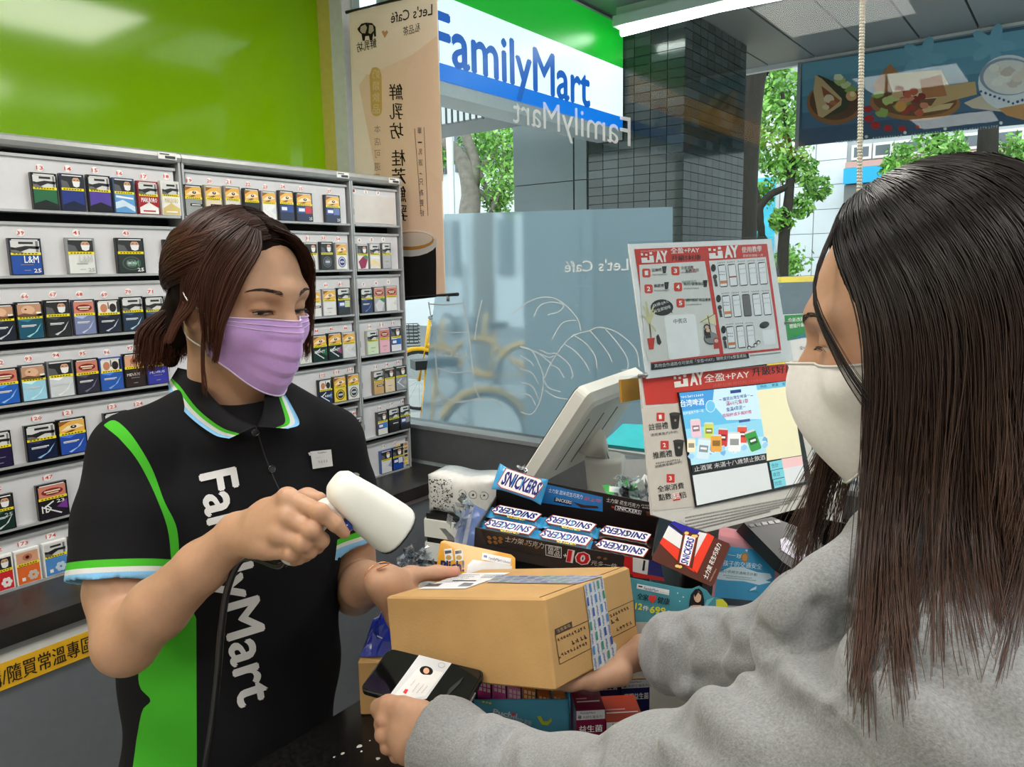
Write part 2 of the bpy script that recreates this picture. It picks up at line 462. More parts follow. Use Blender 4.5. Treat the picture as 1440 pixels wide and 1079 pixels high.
for k, (x, y) in enumerate(LAMPS):
    t = thing('ceiling_lamp', 'square white ceiling lamp %s' % ['mirrored in the window over the dumpling banner', 'second from the window', 'third from the window', 'above the far end of the counter', 'nearest the window glass',
              'above the customer', 'behind the customer', 'at the back of the shop'][k], 'ceiling lamp', (x, y, ZC - .02), 'ceiling lamps')
    MB().box((x - .31, y - .31, ZC - .03), (x + .31, y + .31, ZC)).build('lamp_frame', m_white, t, col=False)
    MB().box((x - .29, y - .29, ZC - .034), (x + .29, y + .29, ZC - .0295)).build('diffuser', mat('lamp_diffuser', (255, 250, 242), emit=CEIL_LAMP, var=0.0), t, col=False)

# green acrylic board above the racks, yellow trim beside it
t = thing('green_wall_board', 'glossy lime green board on the wall above the cigarette racks', 'wall panel', (0, 2.47, 1.7))
MB().box((-4.2, 2.44, 1.2), (2.035, 2.47, 2.69)).build('acrylic_board', mat('lime_acrylic', (122, 172, 0), rough=0.10, var=0.03, scale=2, coat=0.0, spec=.4), t, col=False)

t = thing('amber_fascia', 'backlit amber fascia strip above the green wall board, mirrored in the window', 'light strip', (-2.2, 2.45, 2.6))
MB().box((-4.2, 2.40, 2.52), (-.3, 2.438, 2.695)).build('strip_casing', m_white, t, col=False)
MB().box((-4.19, 2.394, 2.53), (-.31, 2.402, 2.69)).build('amber_face', mat('amber_glow', (236, 170, 30), emit=4.0, var=0.02), t, col=False)

# window: frame, glass, film
win = bpy.data.objects.new('window_1', None); COL.objects.link(win); win['kind'] = 'structure'; win.location = (XW, 0, .9); ORG['window_1'] = A(XW, 0, .9)
MB().box((XW - .04, -3, .785), (XW + .07, 2.34, .915)).build('window_sill', m_dgrey, win, col=False)
MB().box((XW - .045, -3, .905), (XW + .02, 2.34, .919)).build('sill_edge', mat('light_grey_frame', (150, 153, 155), rough=0.35, metal=0.4), win, col=False)
MB().box((XW - .03, 2.37, .78), (XW + .06, 2.44, ZC)).build('yellow_frame_post', mat('yellow_frame', (206, 190, 96), rough=0.35), win, col=False)
MB().box((XW - .03, 2.30, .78), (XW + .06, 2.37, ZC)).build('frame_post', mat('pale_frame', (206, 206, 208), rough=0.35), win, col=False)
MB().box((XW - .02, -3, 2.62), (XW + .06, 2.30, ZC)).build('frame_head', MATS['pale_frame'], win, col=False)
MB().box((XW + .012, -3, .915), (XW + .018, 2.31, 2.63)).build('glass_pane', m_glass, win, col=False)

# frosted film on the lower glass with its white line drawing
m_film = bpy.data.materials.new('frosted_film'); m_film.use_nodes = True
nt = m_film.node_tree; N = nt.nodes; L = nt.links; N.remove(N['Principled BSDF'])
rf = N.new('ShaderNodeBsdfRefraction'); rf.inputs['IOR'].default_value = 1.03; rf.inputs['Roughness'].default_value = 0.35; rf.inputs['Color'].default_value = (.88, .95, .98, 1)
df = N.new('ShaderNodeBsdfDiffuse'); df.inputs['Color'].default_value = lin((168, 204, 226))
tl = N.new('ShaderNodeBsdfTranslucent'); tl.inputs['Color'].default_value = lin((176, 212, 236))
no = N.new('ShaderNodeTexNoise'); no.inputs['Scale'].default_value = 3
m1 = N.new('ShaderNodeMixShader'); m1.inputs[0].default_value = .5; L.new(df.outputs[0], m1.inputs[1]); L.new(tl.outputs[0], m1.inputs[2])
m2 = N.new('ShaderNodeMixShader'); m2.inputs[0].default_value = .42; L.new(rf.outputs[0], m2.inputs[1]); L.new(m1.outputs[0], m2.inputs[2])
mr = N.new('ShaderNodeMapRange'); mr.inputs['To Min'].default_value = .52; mr.inputs['To Max'].default_value = .62; L.new(no.outputs[0], mr.inputs[0]); L.new(mr.outputs[0], m2.inputs[0])
L.new(m2.outputs[0], N['Material Output'].inputs['Surface'])
pw = Plane((XW + .008, 0, 1), (-1, 0, 0))
MB().poly([pw.px(625, 301), pw.px(946, 291), onx(946, 640, XW + .008) * A(1, 1, 0) + A(0, 0, .93), onx(592, 590, XW + .008) * A(1, 1, 0) + A(0, 0, .93)]).build('frosted_film', m_film, win, col=False)
m_line = mat('white_line_print', (205, 216, 220), rough=0.5, attr=False)
pl = Sheet(pw, .0003, .0006); cz = 0.2846 * 1000 / 1265
def fz(x, y): return (560 + x * 340 / 1265, 390 + y * 340 / 1265)
def fl(pts, w=1.6): pl.line([fz(*p) for p in spline(pts, max(10, len(pts) * 4))], w, (205, 216, 220))
fl([(600, 190), (700, 120), (800, 105), (880, 150), (940, 220), (957, 280)]); fl([(710, 205), (740, 150), (800, 130), (865, 145), (840, 180), (785, 195)])
fl([(805, 325), (850, 250), (890, 228), (932, 226)]); fl([(640, 360), (700, 385), (740, 460), (760, 530), (745, 640), (700, 715), (640, 705)])
fl([(765, 530), (800, 450), (860, 360), (920, 303), (1000, 280), (1050, 262), (1130, 280), (1200, 330), (1250, 390), (1262, 470)])
fl([(920, 303), (980, 345), (1030, 410), (1040, 475)]); fl([(870, 350), (930, 390), (980, 450), (1000, 490)]); fl([(1005, 280), (1060, 345), (1100, 400), (1120, 445)])
fl([(1085, 270), (1160, 360), (1200, 430), (1200, 480), (1170, 485)]); fl([(830, 400), (890, 450), (915, 510), (905, 530)]); fl([(795, 455), (840, 480), (868, 525)])
fl([(765, 540), (790, 580), (850, 600)]); fl([(770, 590), (820, 625), (900, 640)]); fl([(640, 410), (690, 440), (710, 465)]); fl([(640, 480), (700, 500), (735, 560)]); fl([(640, 550), (700, 570), (735, 640)]); fl([(640, 610), (690, 620), (720, 670)])
fl([(640, 365), (720, 390), (800, 450)]); fl([(740, 380), (790, 400), (825, 395)]); fl([(745, 400), (790, 420), (815, 410)])
fl([(160, 130), (185, 300), (215, 600), (240, 640)]); fl([(340, 120), (370, 300), (400, 560), (430, 640)]); fl([(180, 265), (270, 288), (372, 285)]); fl([(205, 475), (300, 500), (405, 485)]); fl([(220, 620), (320, 655), (430, 630)])
fl([(165, 140), (250, 145), (340, 135)]); fl([(400, 330), (420, 200), (440, 120)]); fl([(180, 670), (330, 650), (500, 640), (560, 690)])
pl.text("Let's Café", fz(385, 425), fz(203, 412), 9, (205, 216, 220), 1, up=(0, -11), cap=True)
pl.text("Let's Café", (884, 380), (794, 383), 14, (190, 205, 212), 1, up=(0, -17), cap=True)
pl.build('film_drawing', m_line, win)
# see-through white letters on the glass, laid flat and running mirrored
m_pale_letters = bpy.data.materials.new('pale_see_through_letters'); m_pale_letters.use_nodes = True
nt = m_pale_letters.node_tree; N = nt.nodes; L = nt.links; b = N['Principled BSDF']; b.inputs['Base Color'].default_value = (.8, .82, .84, 1); b.inputs['Alpha'].default_value = .42; b.inputs['Roughness'].default_value = .5
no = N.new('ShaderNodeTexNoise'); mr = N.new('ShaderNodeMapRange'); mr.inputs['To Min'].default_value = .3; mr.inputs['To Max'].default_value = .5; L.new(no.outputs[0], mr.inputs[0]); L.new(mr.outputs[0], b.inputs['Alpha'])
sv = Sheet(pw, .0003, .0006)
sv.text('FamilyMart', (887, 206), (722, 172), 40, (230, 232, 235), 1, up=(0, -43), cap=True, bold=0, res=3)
sv.mb.build('mirrored_lettering', m_pale_letters, win, col=False)

# ------------------------------------------------------------------ outside
m_pave = mat('grey_paving', (150, 150, 150), rough=0.8, var=0.12, scale=3)
struct('pavement', MB().box((XW + .1, -14, -0.12), (7.5, 22, -.02)), m_pave)
struct('street', MB().box((7.5, -14, -0.2), (40, 22, -.08)), mat('asphalt', (118, 118, 120), rough=0.85, var=0.1, scale=5))
# canopy of boards over the pavement
can = bpy.data.objects.new('canopy_roof', None); COL.objects.link(can); can['kind'] = 'structure'; can.location = (3.6, 0, 2.8); ORG['canopy_roof'] = A(3.6, 0, 2.8)
m_board = mat('canopy_board', (150, 151, 154), rough=0.45, metal=0.15, var=0.04)
for i in range(16):
    y = -2.4 + .3 * i
    MB().box((XW + .1, y + .006, 2.8), (5.27, y + .294, 2.83)).build('canopy_board', m_board, can, col=False)
MB().box((XW + .1, -2.4, 2.83), (5.3, 2.4, 2.95)).build('canopy_core', m_black, can, col=False)
MB().box((5.27, -2.4, 2.77), (5.31, 2.4, 2.96)).build('canopy_edge', mat('white_edge', (226, 228, 230), rough=0.4), can, col=False)
def canopy_tube(name, lab, x, y0, y1, z):
    t = thing(name, lab, 'light fixture', (x, (y0 + y1) / 2, z), 'canopy tube lights')
    MB().box((x - .06, y0, z + .02), (x + .06, y1, z + .07)).box((x - .02, y0, z + .07), (x + .02, y1, 2.8)).build('housing', m_white, t, col=False)
    MB().cyl((x, y0 + .02, z), (x, y1 - .02, z), .02, n=12).build('tube', mat('tube_glow', (255, 255, 250), emit=TUBE_LAMP, var=0), t, smooth=True, col=False)
canopy_tube('tube_light', 'glowing white tube light under the canopy by the shop sign', 3.62, .95, 2.02, 2.68)
canopy_tube('tube_light', 'tube light under the canopy beyond the customer', 3.4, -1.3, -.05, 2.68)
# tiled column with stone cladding beside it
XC, YC = 3.83, 1.745
col_o = MB().box((XC + .012, YC + .012, -.05), (4.70, 2.86, 2.8)).build('column', mat('dark_grout', (112, 116, 116), rough=0.8), None, (XC, YC, 0), col=False); col_o['kind'] = 'structure'
m_tile = mat('dark_green_glazed_tile', (40, 48, 48), rough=0.16, var=0.25, scale=6, coat=0.4)
m_tile2 = mat('grey_glazed_tile', (62, 70, 72), rough=0.16, var=0.2, scale=6, coat=0.4)
tw, th = .0975, .0475
def tile_mesh(axis):
    g = .004
    mb = MB()
    if axis == 0: mb.box((XC, YC + g / 2, 0), (XC + .014, YC + tw - g / 2, th - g))
    else: mb.box((XC + g / 2, YC, 0), (XC + tw - g / 2, YC + .014, th - g))
    return mb
proto = {}
for ax, ncol in ((0, 6), (1, 9)):
    for r in range(58):
        z = 2.8 - (r + 1) * th
        for c in range(ncol):
            if r < 20:
                kk = (ax, RND.random() < .3)
                if kk not in proto: o = proto[kk] = tile_mesh(ax).build('tile', m_tile2 if kk[1] else m_tile, col_o, col=False); base = o
                else: o = proto[kk].copy(); COL.objects.link(o)
                o.location = (0, c * tw, z) if ax == 0 else (c * tw, 0, z)
mb = MB(); g = .004
for r in range(20, 58):
    z = 2.8 - (r + 1) * th
    for c in range(6): mb.box((XC, YC + c * tw + g / 2, z), (XC + .014, YC + (c + 1) * tw - g / 2, z + th - g))
    for c in range(9): mb.box((XC + c * tw + g / 2, YC, z), (XC + (c + 1) * tw - g / 2, YC + .014, z + th - g))
o = mb.build('lower_tile', m_tile, col_o, col=False); o['kind'] = 'stuff'
m_stone = mat('grey_stone_cladding', (104, 112, 116), rough=0.45, var=0.06, scale=4)
for (y0, y1, z0, z1) in [(2.335, 2.42, -.03, 1.99), (2.425, 2.86, -.03, 1.99), (2.335, 2.42, 1.995, 2.8), (2.425, 2.86, 1.995, 2.8)]:
    MB().box((XC - .012, y0, z0), (XC + .012, y1 - .005, z1)).build('stone_panel', m_stone, col_o, col=False)

# backlit shop sign
YS = 2.1
sg = thing('shop_sign', 'backlit green white and blue shop sign with large blue lettering', 'sign', (3.0, YS + .08, 2.48))
x0s, x1s = 2.16, 3.82
MB().box((x0s, YS + .004, 2.185), (x1s + .0, YS + .16, 2.79)).build('sign_box', mat('sign_casing', (200, 204, 208), rough=0.35, metal=0.3), sg, col=False)
def glow(name, c, e): return mat(name, c, emit=e, var=0.0, rough=0.3)
MB().box((x0s, YS - .004, 2.557), (x1s - .01, YS + .004, 2.775)).build('green_band', glow('sign_green', (14, 158, 40), .9), sg, col=False)
MB().box((x0s, YS - .004, 2.302), (x1s - .01, YS + .004, 2.557)).build('white_band', glow('sign_white', (238, 246, 252), .85), sg, col=False)
MB().box((x0s, YS - .004, 2.238), (x1s - .01, YS + .004, 2.302)).build('blue_band', glow('sign_blue', (10, 112, 214), .8), sg, col=False)
mb = MB(); Pb = ony(828, 143, YS); Pe = ony(611, 143, YS); hM = ony(755, 65.5, YS)[2] - ony(755, 128.5, YS)[2]; zb = ony(755, 128.5, YS)[2]
text3(mb, 'FamilyMart', A(Pe[0], YS - .0055, zb), A(Pb[0] - Pe[0], 0, 0), A(0, 0, hM), (20, 96, 190), bold=.028, res=5, cap=True)
mb.build('sign_lettering', glow('sign_letter_blue', (18, 92, 186), .7), sg, col=False)

# small awning under the sign, pole
t = thing('side_awning', 'grey metal awning seen below the shop sign', 'awning', (3.4, 2.9, 2.25))
MB().box((3.05, 2.3, 2.30), (3.62, 3.9, 2.34)).box((3.05, 2.3, 2.24), (3.09, 3.9, 2.30)).build('roof_sheet', mat('awning_grey', (150, 152, 154), rough=0.5), t, col=False)
for i in range(40): MB().box((3.03, 2.3 + i * .04, 2.24), (3.06, 2.325 + i * .04, 2.36)).build('rib', m_alu, t, col=False)
P = dep(634, 250, 6.0); t = thing('white_pole', 'white round pole standing beyond the shop sign', 'pole', (P[0], P[1], 0))
MB().cyl((P[0], P[1], -.03), (P[0], P[1], 3.1), .035).build('shaft', mat('white_paint', (222, 224, 226), rough=0.4), t, smooth=True, col=False)
MB().cyl((P[0], P[1], -.02), (P[0], P[1], .06), .08).build('foot_plate', MATS['white_paint'], t, smooth=True, col=False)

# trees
m_bark = mat('dark_bark', (40, 34, 30), rough=0.9, var=0.3, scale=14, bump=0.8, bscale=30, stretch=(3, 3, 0.6))
m_bark2 = mat('grey_bark', (120, 112, 104), rough=0.9, var=0.25, scale=14, bump=0.6, bscale=30)
m_leaf = mat('leaf_green', attr=True, rough=0.5, var=0.15, scale=3)
def tree(name, label, trunk, branches, blobs, n, size, bark, cols, seed):
    """trunk/branches: lists of (points, radii); blobs: (centre, radius) clouds of single leaves"""
    rnd = np.random.RandomState(seed)
    base = trunk[0][0]; t = thing(name, label, 'tree', (base[0], base[1], -.02), 'street trees')
    mb = MB()
    pts = spline(trunk[0], 14); r = np.interp(np.linspace(0, 1, 14), np.linspace(0, 1, len(trunk[1])), trunk[1])
    mb.tube(pts, r, 12); mb.build('trunk', bark, t, smooth=True, col=False)
    for bp, br in branches:
        pts = spline(bp, 10); MB().tube(pts, np.linspace(br[0], br[1], 10), 7).build('branch', bark, t, smooth=True, col=False)
    mb = MB()
    for c, rad in blobs:
        for i in range(n):
            v = rnd.normal(0, 1, 3); v = v / np.linalg.norm(v) * rnd.uniform(.2, 1) ** .6 * rad; p = np.asarray(c) + v
            a = nrm(rnd.normal(0, 1, 3)); b2 = nrm(np.cross(a, rnd.normal(0, 1, 3))); s2 = size * rnd.uniform(.6, 1.3)
            mb.poly([p - a * s2, p + b2 * s2 * .45, p + a * s2, p - b2 * s2 * .45], cols[rnd.randint(len(cols))])
    o = mb.build('foliage', m_leaf, t); o['kind'] = 'stuff'
GRN = [(120, 176, 70), (140, 190, 88), (96, 150, 58), (160, 204, 112), (80, 128, 52)]
def gp(px, py, d, z=-.02):
    p = dep(px, py, d); p[2] = z; return p
d = 10.0
tree('street_tree', 'leafy tree with forked grey trunk below the shop sign', ([gp(660, 400, d), dep(660, 320, d), dep(662, 270, d), dep(650, 225, d), dep(622, 195, d)], [.16, .15, .13, .1, .07]),
     [([dep(662, 275, d), dep(668, 235, d), dep(655, 190, d), dep(640, 140, d)], [.1, .05]), ([dep(664, 262, d), dep(690, 280, d), dep(675, 240, d), dep(700, 215, d)], [.05, .025]), ([dep(690, 300, d), dep(705, 255, d), dep(710, 210, d)], [.04, .02])],
     [(dep(690, 215, d + .3), .36), (dep(712, 200, d), .3), (dep(700, 255, d), .34), (dep(670, 200, d + .5), .3), (dep(720, 250, d + .4), .3), (dep(625, 215, d + .3), .2), (dep(700, 285, d + .2), .2)], 420, .042, m_bark2, GRN, 3)
d = 7.2
tree('street_tree', 'thick dark tree trunk right of the tiled column', ([gp(1052, 600, d), dep(1052, 420, d), dep(1046, 340, d), dep(1048, 240, d), dep(1052, 150, d), dep(1062, 60, d)], [.19, .15, .12, .12, .13, .15]),
     [([dep(1072, 100, d), dep(1100, 60, d + .3), dep(1130, 20, d + .4)], [.07, .04])], [(dep(1100, 60, d + .8), .4)], 60, .07, m_bark, GRN, 5)
d = 11.5
tree('street_tree', 'slender leafy tree with dark twisted trunk beside the white building', ([gp(1100, 500, d), dep(1100, 400, d), dep(1102, 340, d), dep(1108, 290, d), dep(1112, 240, d), dep(1108, 190, d), dep(1100, 130, d)], [.1, .09, .085, .075, .06, .04, .03]),
     [([dep(1075, 340, d), dep(1066, 300, d), dep(1082, 275, d), dep(1108, 262, d), dep(1116, 252, d)], [.075, .04]), ([dep(1068, 350, d), dep(1070, 300, d), dep(1062, 260, d)], [.05, .03])],
     [(dep(1085, 170, d), .4), (dep(1110, 210, d), .35), (dep(1090, 120, d + .4), .4), (dep(1065, 220, d + .3), .3), (dep(1130, 240, d), .25), (dep(1070, 275, d + .3), .25), (dep(1105, 145, d + .6), .4), (dep(1100, 310, d), .2), (dep(1125, 290, d + .2), .2), (dep(1085, 105, d), .3), (dep(1118, 170, d + .3), .3), (dep(1075, 140, d + .2), .3), (dep(1060, 185, d + .5), .3), (dep(1098, 235, d + .1), .28), (dep(1150, 265, d + .3), .22)], 300, .055, m_bark, GRN, 8)
d = 11.0
tree('street_tree', 'tree with leaning dark trunk behind the dumpling banner', ([gp(1375, 500, d), dep(1380, 300, d), dep(1388, 220, d), dep(1392, 120, d)], [.17, .15, .14, .12]),
     [([dep(1315, 250, d), dep(1320, 215, d), dep(1312, 180, d)], [.06, .03]), ([dep(1385, 240, d), dep(1340, 235, d), dep(1315, 245, d)], [.06, .04])],
     [(dep(1300, 220, d), .35), (dep(1330, 205, d), .3), (dep(1265, 225, d), .25), (dep(1425, 215, d), .3), (dep(1290, 245, d), .25), (dep(1420, 240, d), .25), (dep(1255, 240, d), .2), (dep(1345, 225, d), .25), (dep(1440, 225, d), .3)], 260, .055, m_bark, GRN, 9)

# white panelled building with blue shop awning, across the street
bd = thing('white_building', 'white stone panelled building across the street with windows', 'building', (17, 3, 0))
XB = 17.0
MB().box((XB + .03, -9, -.1), (XB + 5, 6.1, 9)).build('wall', mat('joint_grey', (170, 170, 174), rough=0.8), bd, col=False)
m_pan = mat('white_stone_panel', (226, 226, 230), rough=0.6, var=0.05, scale=1.2)
pm = None
for i in range(14):
    for j in range(10):
        y, z = 6.0 - (i + 1) * .62, .1 + j * .5
        if z > 2.9 and y < 3.55: continue
        if pm is None: pm = o = MB().box((XB, 0, 0), (XB + .05, .6, .485)).build('stone_panel', m_pan, bd, col=False); pm0 = (0, 0)
        else: o = pm.copy(); COL.objects.link(o)
        o.location = (0, y, z)
def on(px, py, off=0): return onx(px, py, XB + off)
zt, zb2 = on(1197, 226)[2], on(1197, 205)[2]
m_win = mat('dark_window_glass', (96, 104, 112), rough=0.1, var=0.1, scale=2)
for (a, b_) in [(1198, 1226), (1228, 1256), (1258, 1295), (1300, 1340), (1345, 1395), (1398, 1440), (1445, 1490)]:
    ya, yb = on(a, 215)[1], on(b_, 215)[1]
    f = MB().box((XB - .04, yb, zt), (XB + .04, ya, zb2)).build('window', m_white, bd, col=False)
    MB().box((XB - .045, yb + .05, zt + .05), (XB - .038, ya - .05, zb2 - .05)).build('pane', m_win, f, col=False)
ya, yb = on(1197, 240)[1], on(1480, 230)[1]
MB().box((XB - .5, yb, on(1197, 240)[2]), (XB - .05, ya, on(1197, 232)[2])).build('ledge', mat('salmon_ledge', (214, 160, 150), rough=0.6), bd, col=False)
MB().box((XB - .6, yb, on(1197, 262)[2]), (XB - .08, ya, on(1197, 241)[2])).build('blue_fascia', mat('sky_blue_board', (40, 172, 222), rough=0.4), bd, col=False)
MB().box((XB - .5, yb, on(1197, 300)[2]), (XB - .05, ya, on(1197, 263)[2])).build('shop_recess', mat('recess_grey', (120, 118, 116), rough=0.6), bd, col=False)
b2 = thing('pale_building', 'pale building with tall windows beyond the tree left of the column', 'building', (16, 14, 0))
pA = dep(560, 300, 20); pB = dep(760, 300, 20)
MB().box((15.5, 8.2, -.1), (20, 21, 9)).build('wall', mat('pale_wall', (216, 217, 222), rough=0.7, var=0.05), b2, col=False)
for i in range(14):
    y = 8.7 + i * .85
    for z in (1.3, 4.0, 6.4):
        f = MB().box((15.42, y, z), (15.52, y + .5, z + 1.5)).build('window', m_dgrey, b2, col=False)
        MB().box((15.40, y + .05, z + .05), (15.43, y + .45, z + 1.45)).build('pane', m_win, f, col=False)
t = thing('cyan_board', 'bright cyan hoarding board behind the twisted tree', 'hoarding', (15, 5.0, 0))
ya, yb = onx(1058, 300, 15)[1], onx(1092, 300, 15)[1]
MB().box((15, yb, .9), (15.06, ya, onx(1075, 250, 15)[2])).build('board', mat('cyan_paint', (70, 190, 220), rough=0.5, var=.25, scale=3), t, col=False)
MB().box((14.98, yb - .05, -.1), (15.05, yb + .02, 3.6)).box((14.98, ya - .02, -.1), (15.05, ya + .05, 3.6)).build('post', m_alu, t, col=False)
t = thing('roadside_shrub', 'small green shrub by the street left of the customer', 'shrub', gp(1108, 372, 12))
mb = MB(); rr = np.random.RandomState(2)
for i in range(500):
    p = dep(1108, 372, 12) + rr.normal(0, .13, 3); a = nrm(rr.normal(0, 1, 3)); q = nrm(np.cross(a, rr.normal(0, 1, 3)))
    mb.poly([p - a * .05, p + q * .025, p + a * .05, p - q * .025], GRN[i % 4])
o = mb.build('foliage', m_leaf, t); o['kind'] = 'stuff'
MB().cyl(gp(1108, 372, 12), dep(1108, 376, 12), .03, n=6).build('stem', m_bark, t, col=False)
# yellow taxi
cx = dep(1180, 440, 8.5); TX = cx
cr = thing('taxi', 'yellow taxi parked in the street just beyond the posters', 'car', (TX[0], TX[1], -.08))
fw = nrm(A(-.25, -1, 0)); sd = A(-fw[1], fw[0], 0); up = A(0, 0, 1)
o0 = A(TX[0], TX[1], -.08) - sd * .85 + fw * .3
def cp(a, b_, c): return o0 + fw * a + sd * b_ + up * c
prof = [(-2.1, .35), (-2.15, .7), (-1.9, .95), (-1.35, 1.02), (-.75, 1.42), (.5, 1.45), (1.2, 1.05), (2.0, .9), (2.2, .65), (2.15, .35)]
mb = MB(); mb.loft([[cp(x, b_, z * (1 - .0)) for x, z in prof] for b_ in (0.0, .06, 1.64, 1.7)]); mb.build('body', mat('taxi_yellow', (236, 196, 32), rough=0.25, coat=.6, var=.02), cr, col=False)
for b_ in (-.008, 1.708):
    MB().prism([cp(-1.2, b_, 1.04), cp(-.72, b_, 1.36), (cp(-.1, b_, 1.38)), cp(-.1, b_, 1.02)], sd * .012).prism([cp(0, b_, 1.02), cp(0, b_, 1.38), cp(.48, b_, 1.39), cp(1.0, b_, 1.06)], sd * .012).build('side_window', m_win, cr, col=False)
MB().prism([cp(-1.32, .15, 1.05), cp(-.80, .2, 1.41), cp(-.80, 1.5, 1.41), cp(-1.32, 1.55, 1.05)], A(0, 0, .012)).prism([cp(1.15, .15, 1.09), cp(.56, .2, 1.44), cp(.56, 1.5, 1.44), cp(1.15, 1.55, 1.09)], A(0, 0, .012)).build('windscreen', m_win, cr, col=False)
for x in (-1.35, 1.4):
    for b_ in (-.02, 1.5): MB().cyl(cp(x, b_, .32), cp(x, b_ + .22, .32), .32).build('wheel', m_black, cr, col=False)
MB().box((-.2, .6, 1.45), (.1, 1.1, 1.6), None, (o0, fw, sd, up)).build('roof_light', m_white, cr, col=False)
# shared bicycles seen through and beside the film
m_byel = mat('bike_yellow', (240, 178, 30), rough=0.35); m_tyre = mat('tyre_rubber', (24, 24, 25), rough=0.7)
def bike(label, P, yaw):
    t = thing('bicycle', label, 'bicycle', (P[0], P[1], -.02), 'shared bicycles on the pavement')
    f = A(math.cos(yaw), math.sin(yaw), 0); s = A(-f[1], f[0], 0); o0 = A(P[0], P[1], -.02)
    def q(a, z, b_=0): return o0 + f * a + s * b_ + A(0, 0, z)
    for a in (-.52, .52):
        w = MB().tube([q(a + .31 * math.cos(k), .33 + .31 * math.sin(k)) for k in np.linspace(0, 2 * math.pi, 25)], .018, 6, cap=False).build('wheel', m_tyre, t, smooth=True, col=False)
        mb = MB()
        for k in range(12): mb.tube([q(a, .33), q(a + .3 * math.cos(k * .5236), .33 + .3 * math.sin(k * .5236))], .002, 3)
        mb.build('spokes', m_alu, w, col=False)
        MB().tube([q(a + .35 * math.cos(k), .33 + .35 * math.sin(k)) for k in np.linspace(.3, 2.8, 10)], .025, 6).build('mudguard', m_byel, t, smooth=True, col=False)
    MB().tube([q(.52, .33), q(.42, .75), q(.38, .98)], .02).tube([q(.42, .72), q(.05, .38), q(-.12, .32)], .03).tube([q(-.12, .32), q(-.2, .85)], .02).tube([q(-.52, .33), q(-.12, .32)], .016).tube([q(-.52, .33), q(-.18, .7)], .014).build('frame', m_byel, t, smooth=True, col=False)
    MB().tube([q(.3, 1.02, -.28), q(.38, 1.0, -.1), q(.38, 1.0, .1), q(.3, 1.02, .28)], .013).build('handlebar', m_black, t, smooth=True, col=False)
    MB().box((-.33, -.07, .86), (-.1, .07, .92), None, (o0, f, s, A(0, 0, 1))).build('saddle', m_black, t, col=False)
    mb = MB()
    for k in range(7):
        h = .72 + k * .036
        mb.tube([q(.5, h, -.15), q(.8, h, -.15), q(.8, h, .15), q(.5, h, .15), q(.5, h, -.15)], .005, 4)
    for k in range(7): mb.tube([q(.5 + .05 * k, .72, -.15), q(.5 + .05 * k, .94, -.15)], .005, 4); mb.tube([q(.8, .72, -.15 + .05 * k), q(.8, .94, -.15 + .05 * k)], .005, 4)
    mb.build('basket', m_black, t, col=False)
bike('yellow bicycle right beside the end of the cigarette rack', gp(560, 520, 5.0), 2.6)
bike('yellow bicycle blurred behind the cup drawn on the film', gp(655, 490, 8.2), 2.4)
bike('yellow bicycle blurred behind the clear band of the film', gp(712, 488, 9.0), 2.2)
# ------------------------------------------------------------------ cigarette racks on the left wall
YR = 1.952
ROWS = [(1.776, 1.652), (1.624, 1.503), (1.484, 1.356), (1.334, 1.212), (1.190, 1.070), (1.045, .924), (.899, .783)]
SECT = [(0.0, 1.112), (1.130, 1.698), (1.714, 1.925)]
m_lip = mat('pale_rack_edge', (178, 180, 182), rough=0.4, metal=0.3)
m_gap = mat('black_rack_recess', (6, 6, 6), rough=0.8)
m_fas = mat('satin_grey_fascia', (176, 178, 178), rough=0.32, metal=0.4)
racks = []
for si, ((xa, xb), lab) in enumerate(zip(SECT, ['wide grey cigarette rack on the left with seven rows of drawers', 'middle grey cigarette rack behind the clerk', 'narrow grey cigarette rack at the window end of the row'])):
    t = thing('cigarette_rack', lab, 'display rack', ((xa + xb) / 2, 2.2, .778), 'cigarette racks on the back counter'); racks.append(t)
    MB().box((xa + .004, 2.005, .779), (xb - .004, 2.42, 1.80)).build('carcass', m_gap, t, col=False)
    for xx in (xa - .007, xb + .001): MB().box((xx, 1.94, .779), (xx + .006, 2.42, 1.80)).build('side_panel', m_lip, t, col=False)
    mb = MB()   # rounded top hood
    pr = [(1.945, 1.788), (1.937, 1.792), (1.933, 1.802), (1.938, 1.812), (1.95, 1.818), (2.43, 1.818), (2.43, 1.788)]
    mb.loft([[A(x, y, z) for y, z in pr] for x in (xa - .008, xb + .008)]); mb.build('top_fascia', m_fas, t, col=False)
    if si < 3:
        xt = xb - .055
        MB().poly([A(xt, 1.9325, 1.795), A(xt + .05, 1.9325, 1.795), A(xt + .05, 1.9325, 1.812), A(xt, 1.9325, 1.812)], (232, 232, 230)).poly([A(xt + .018, 1.932, 1.797), A(xt + .046, 1.932, 1.797), A(xt + .046, 1.932, 1.804), A(xt + .018, 1.932, 1.804)], (60, 60, 60)).poly([A(xt + .004, 1.932, 1.806), A(xt + .03, 1.932, 1.806), A(xt + .03, 1.932, 1.809), A(xt + .004, 1.932, 1.809)], (60, 60, 60)).build('price_tag', m_print, t)
    for (z1, z0) in ROWS:
        d = MB().box((xa + .008, YR, z0), (xb - .008, YR + .03, z1 - .006)).build('drawer_front', m_grey, t, col=False)
        MB().box((xa + .003, YR - .012, z0 - .006), (xb - .003, YR + .03, z0)).build('lower_lip', m_lip, d, col=False); MB().box((xa + .003, YR - .004, z1 - .007), (xb - .003, YR + .03, z1)).build('upper_rail', m_lip, d, col=False)
        if si > 0: MB().box((xa + .001, YR - .006, z0 + .03), (xa + .006, YR + .02, z0 + .05)).build('latch', m_black, d, col=False)
        # the loose clear sheet in front of the pale card, slightly slack
        mb = MB(); nx = 14
        for i in range(nx):
            pass
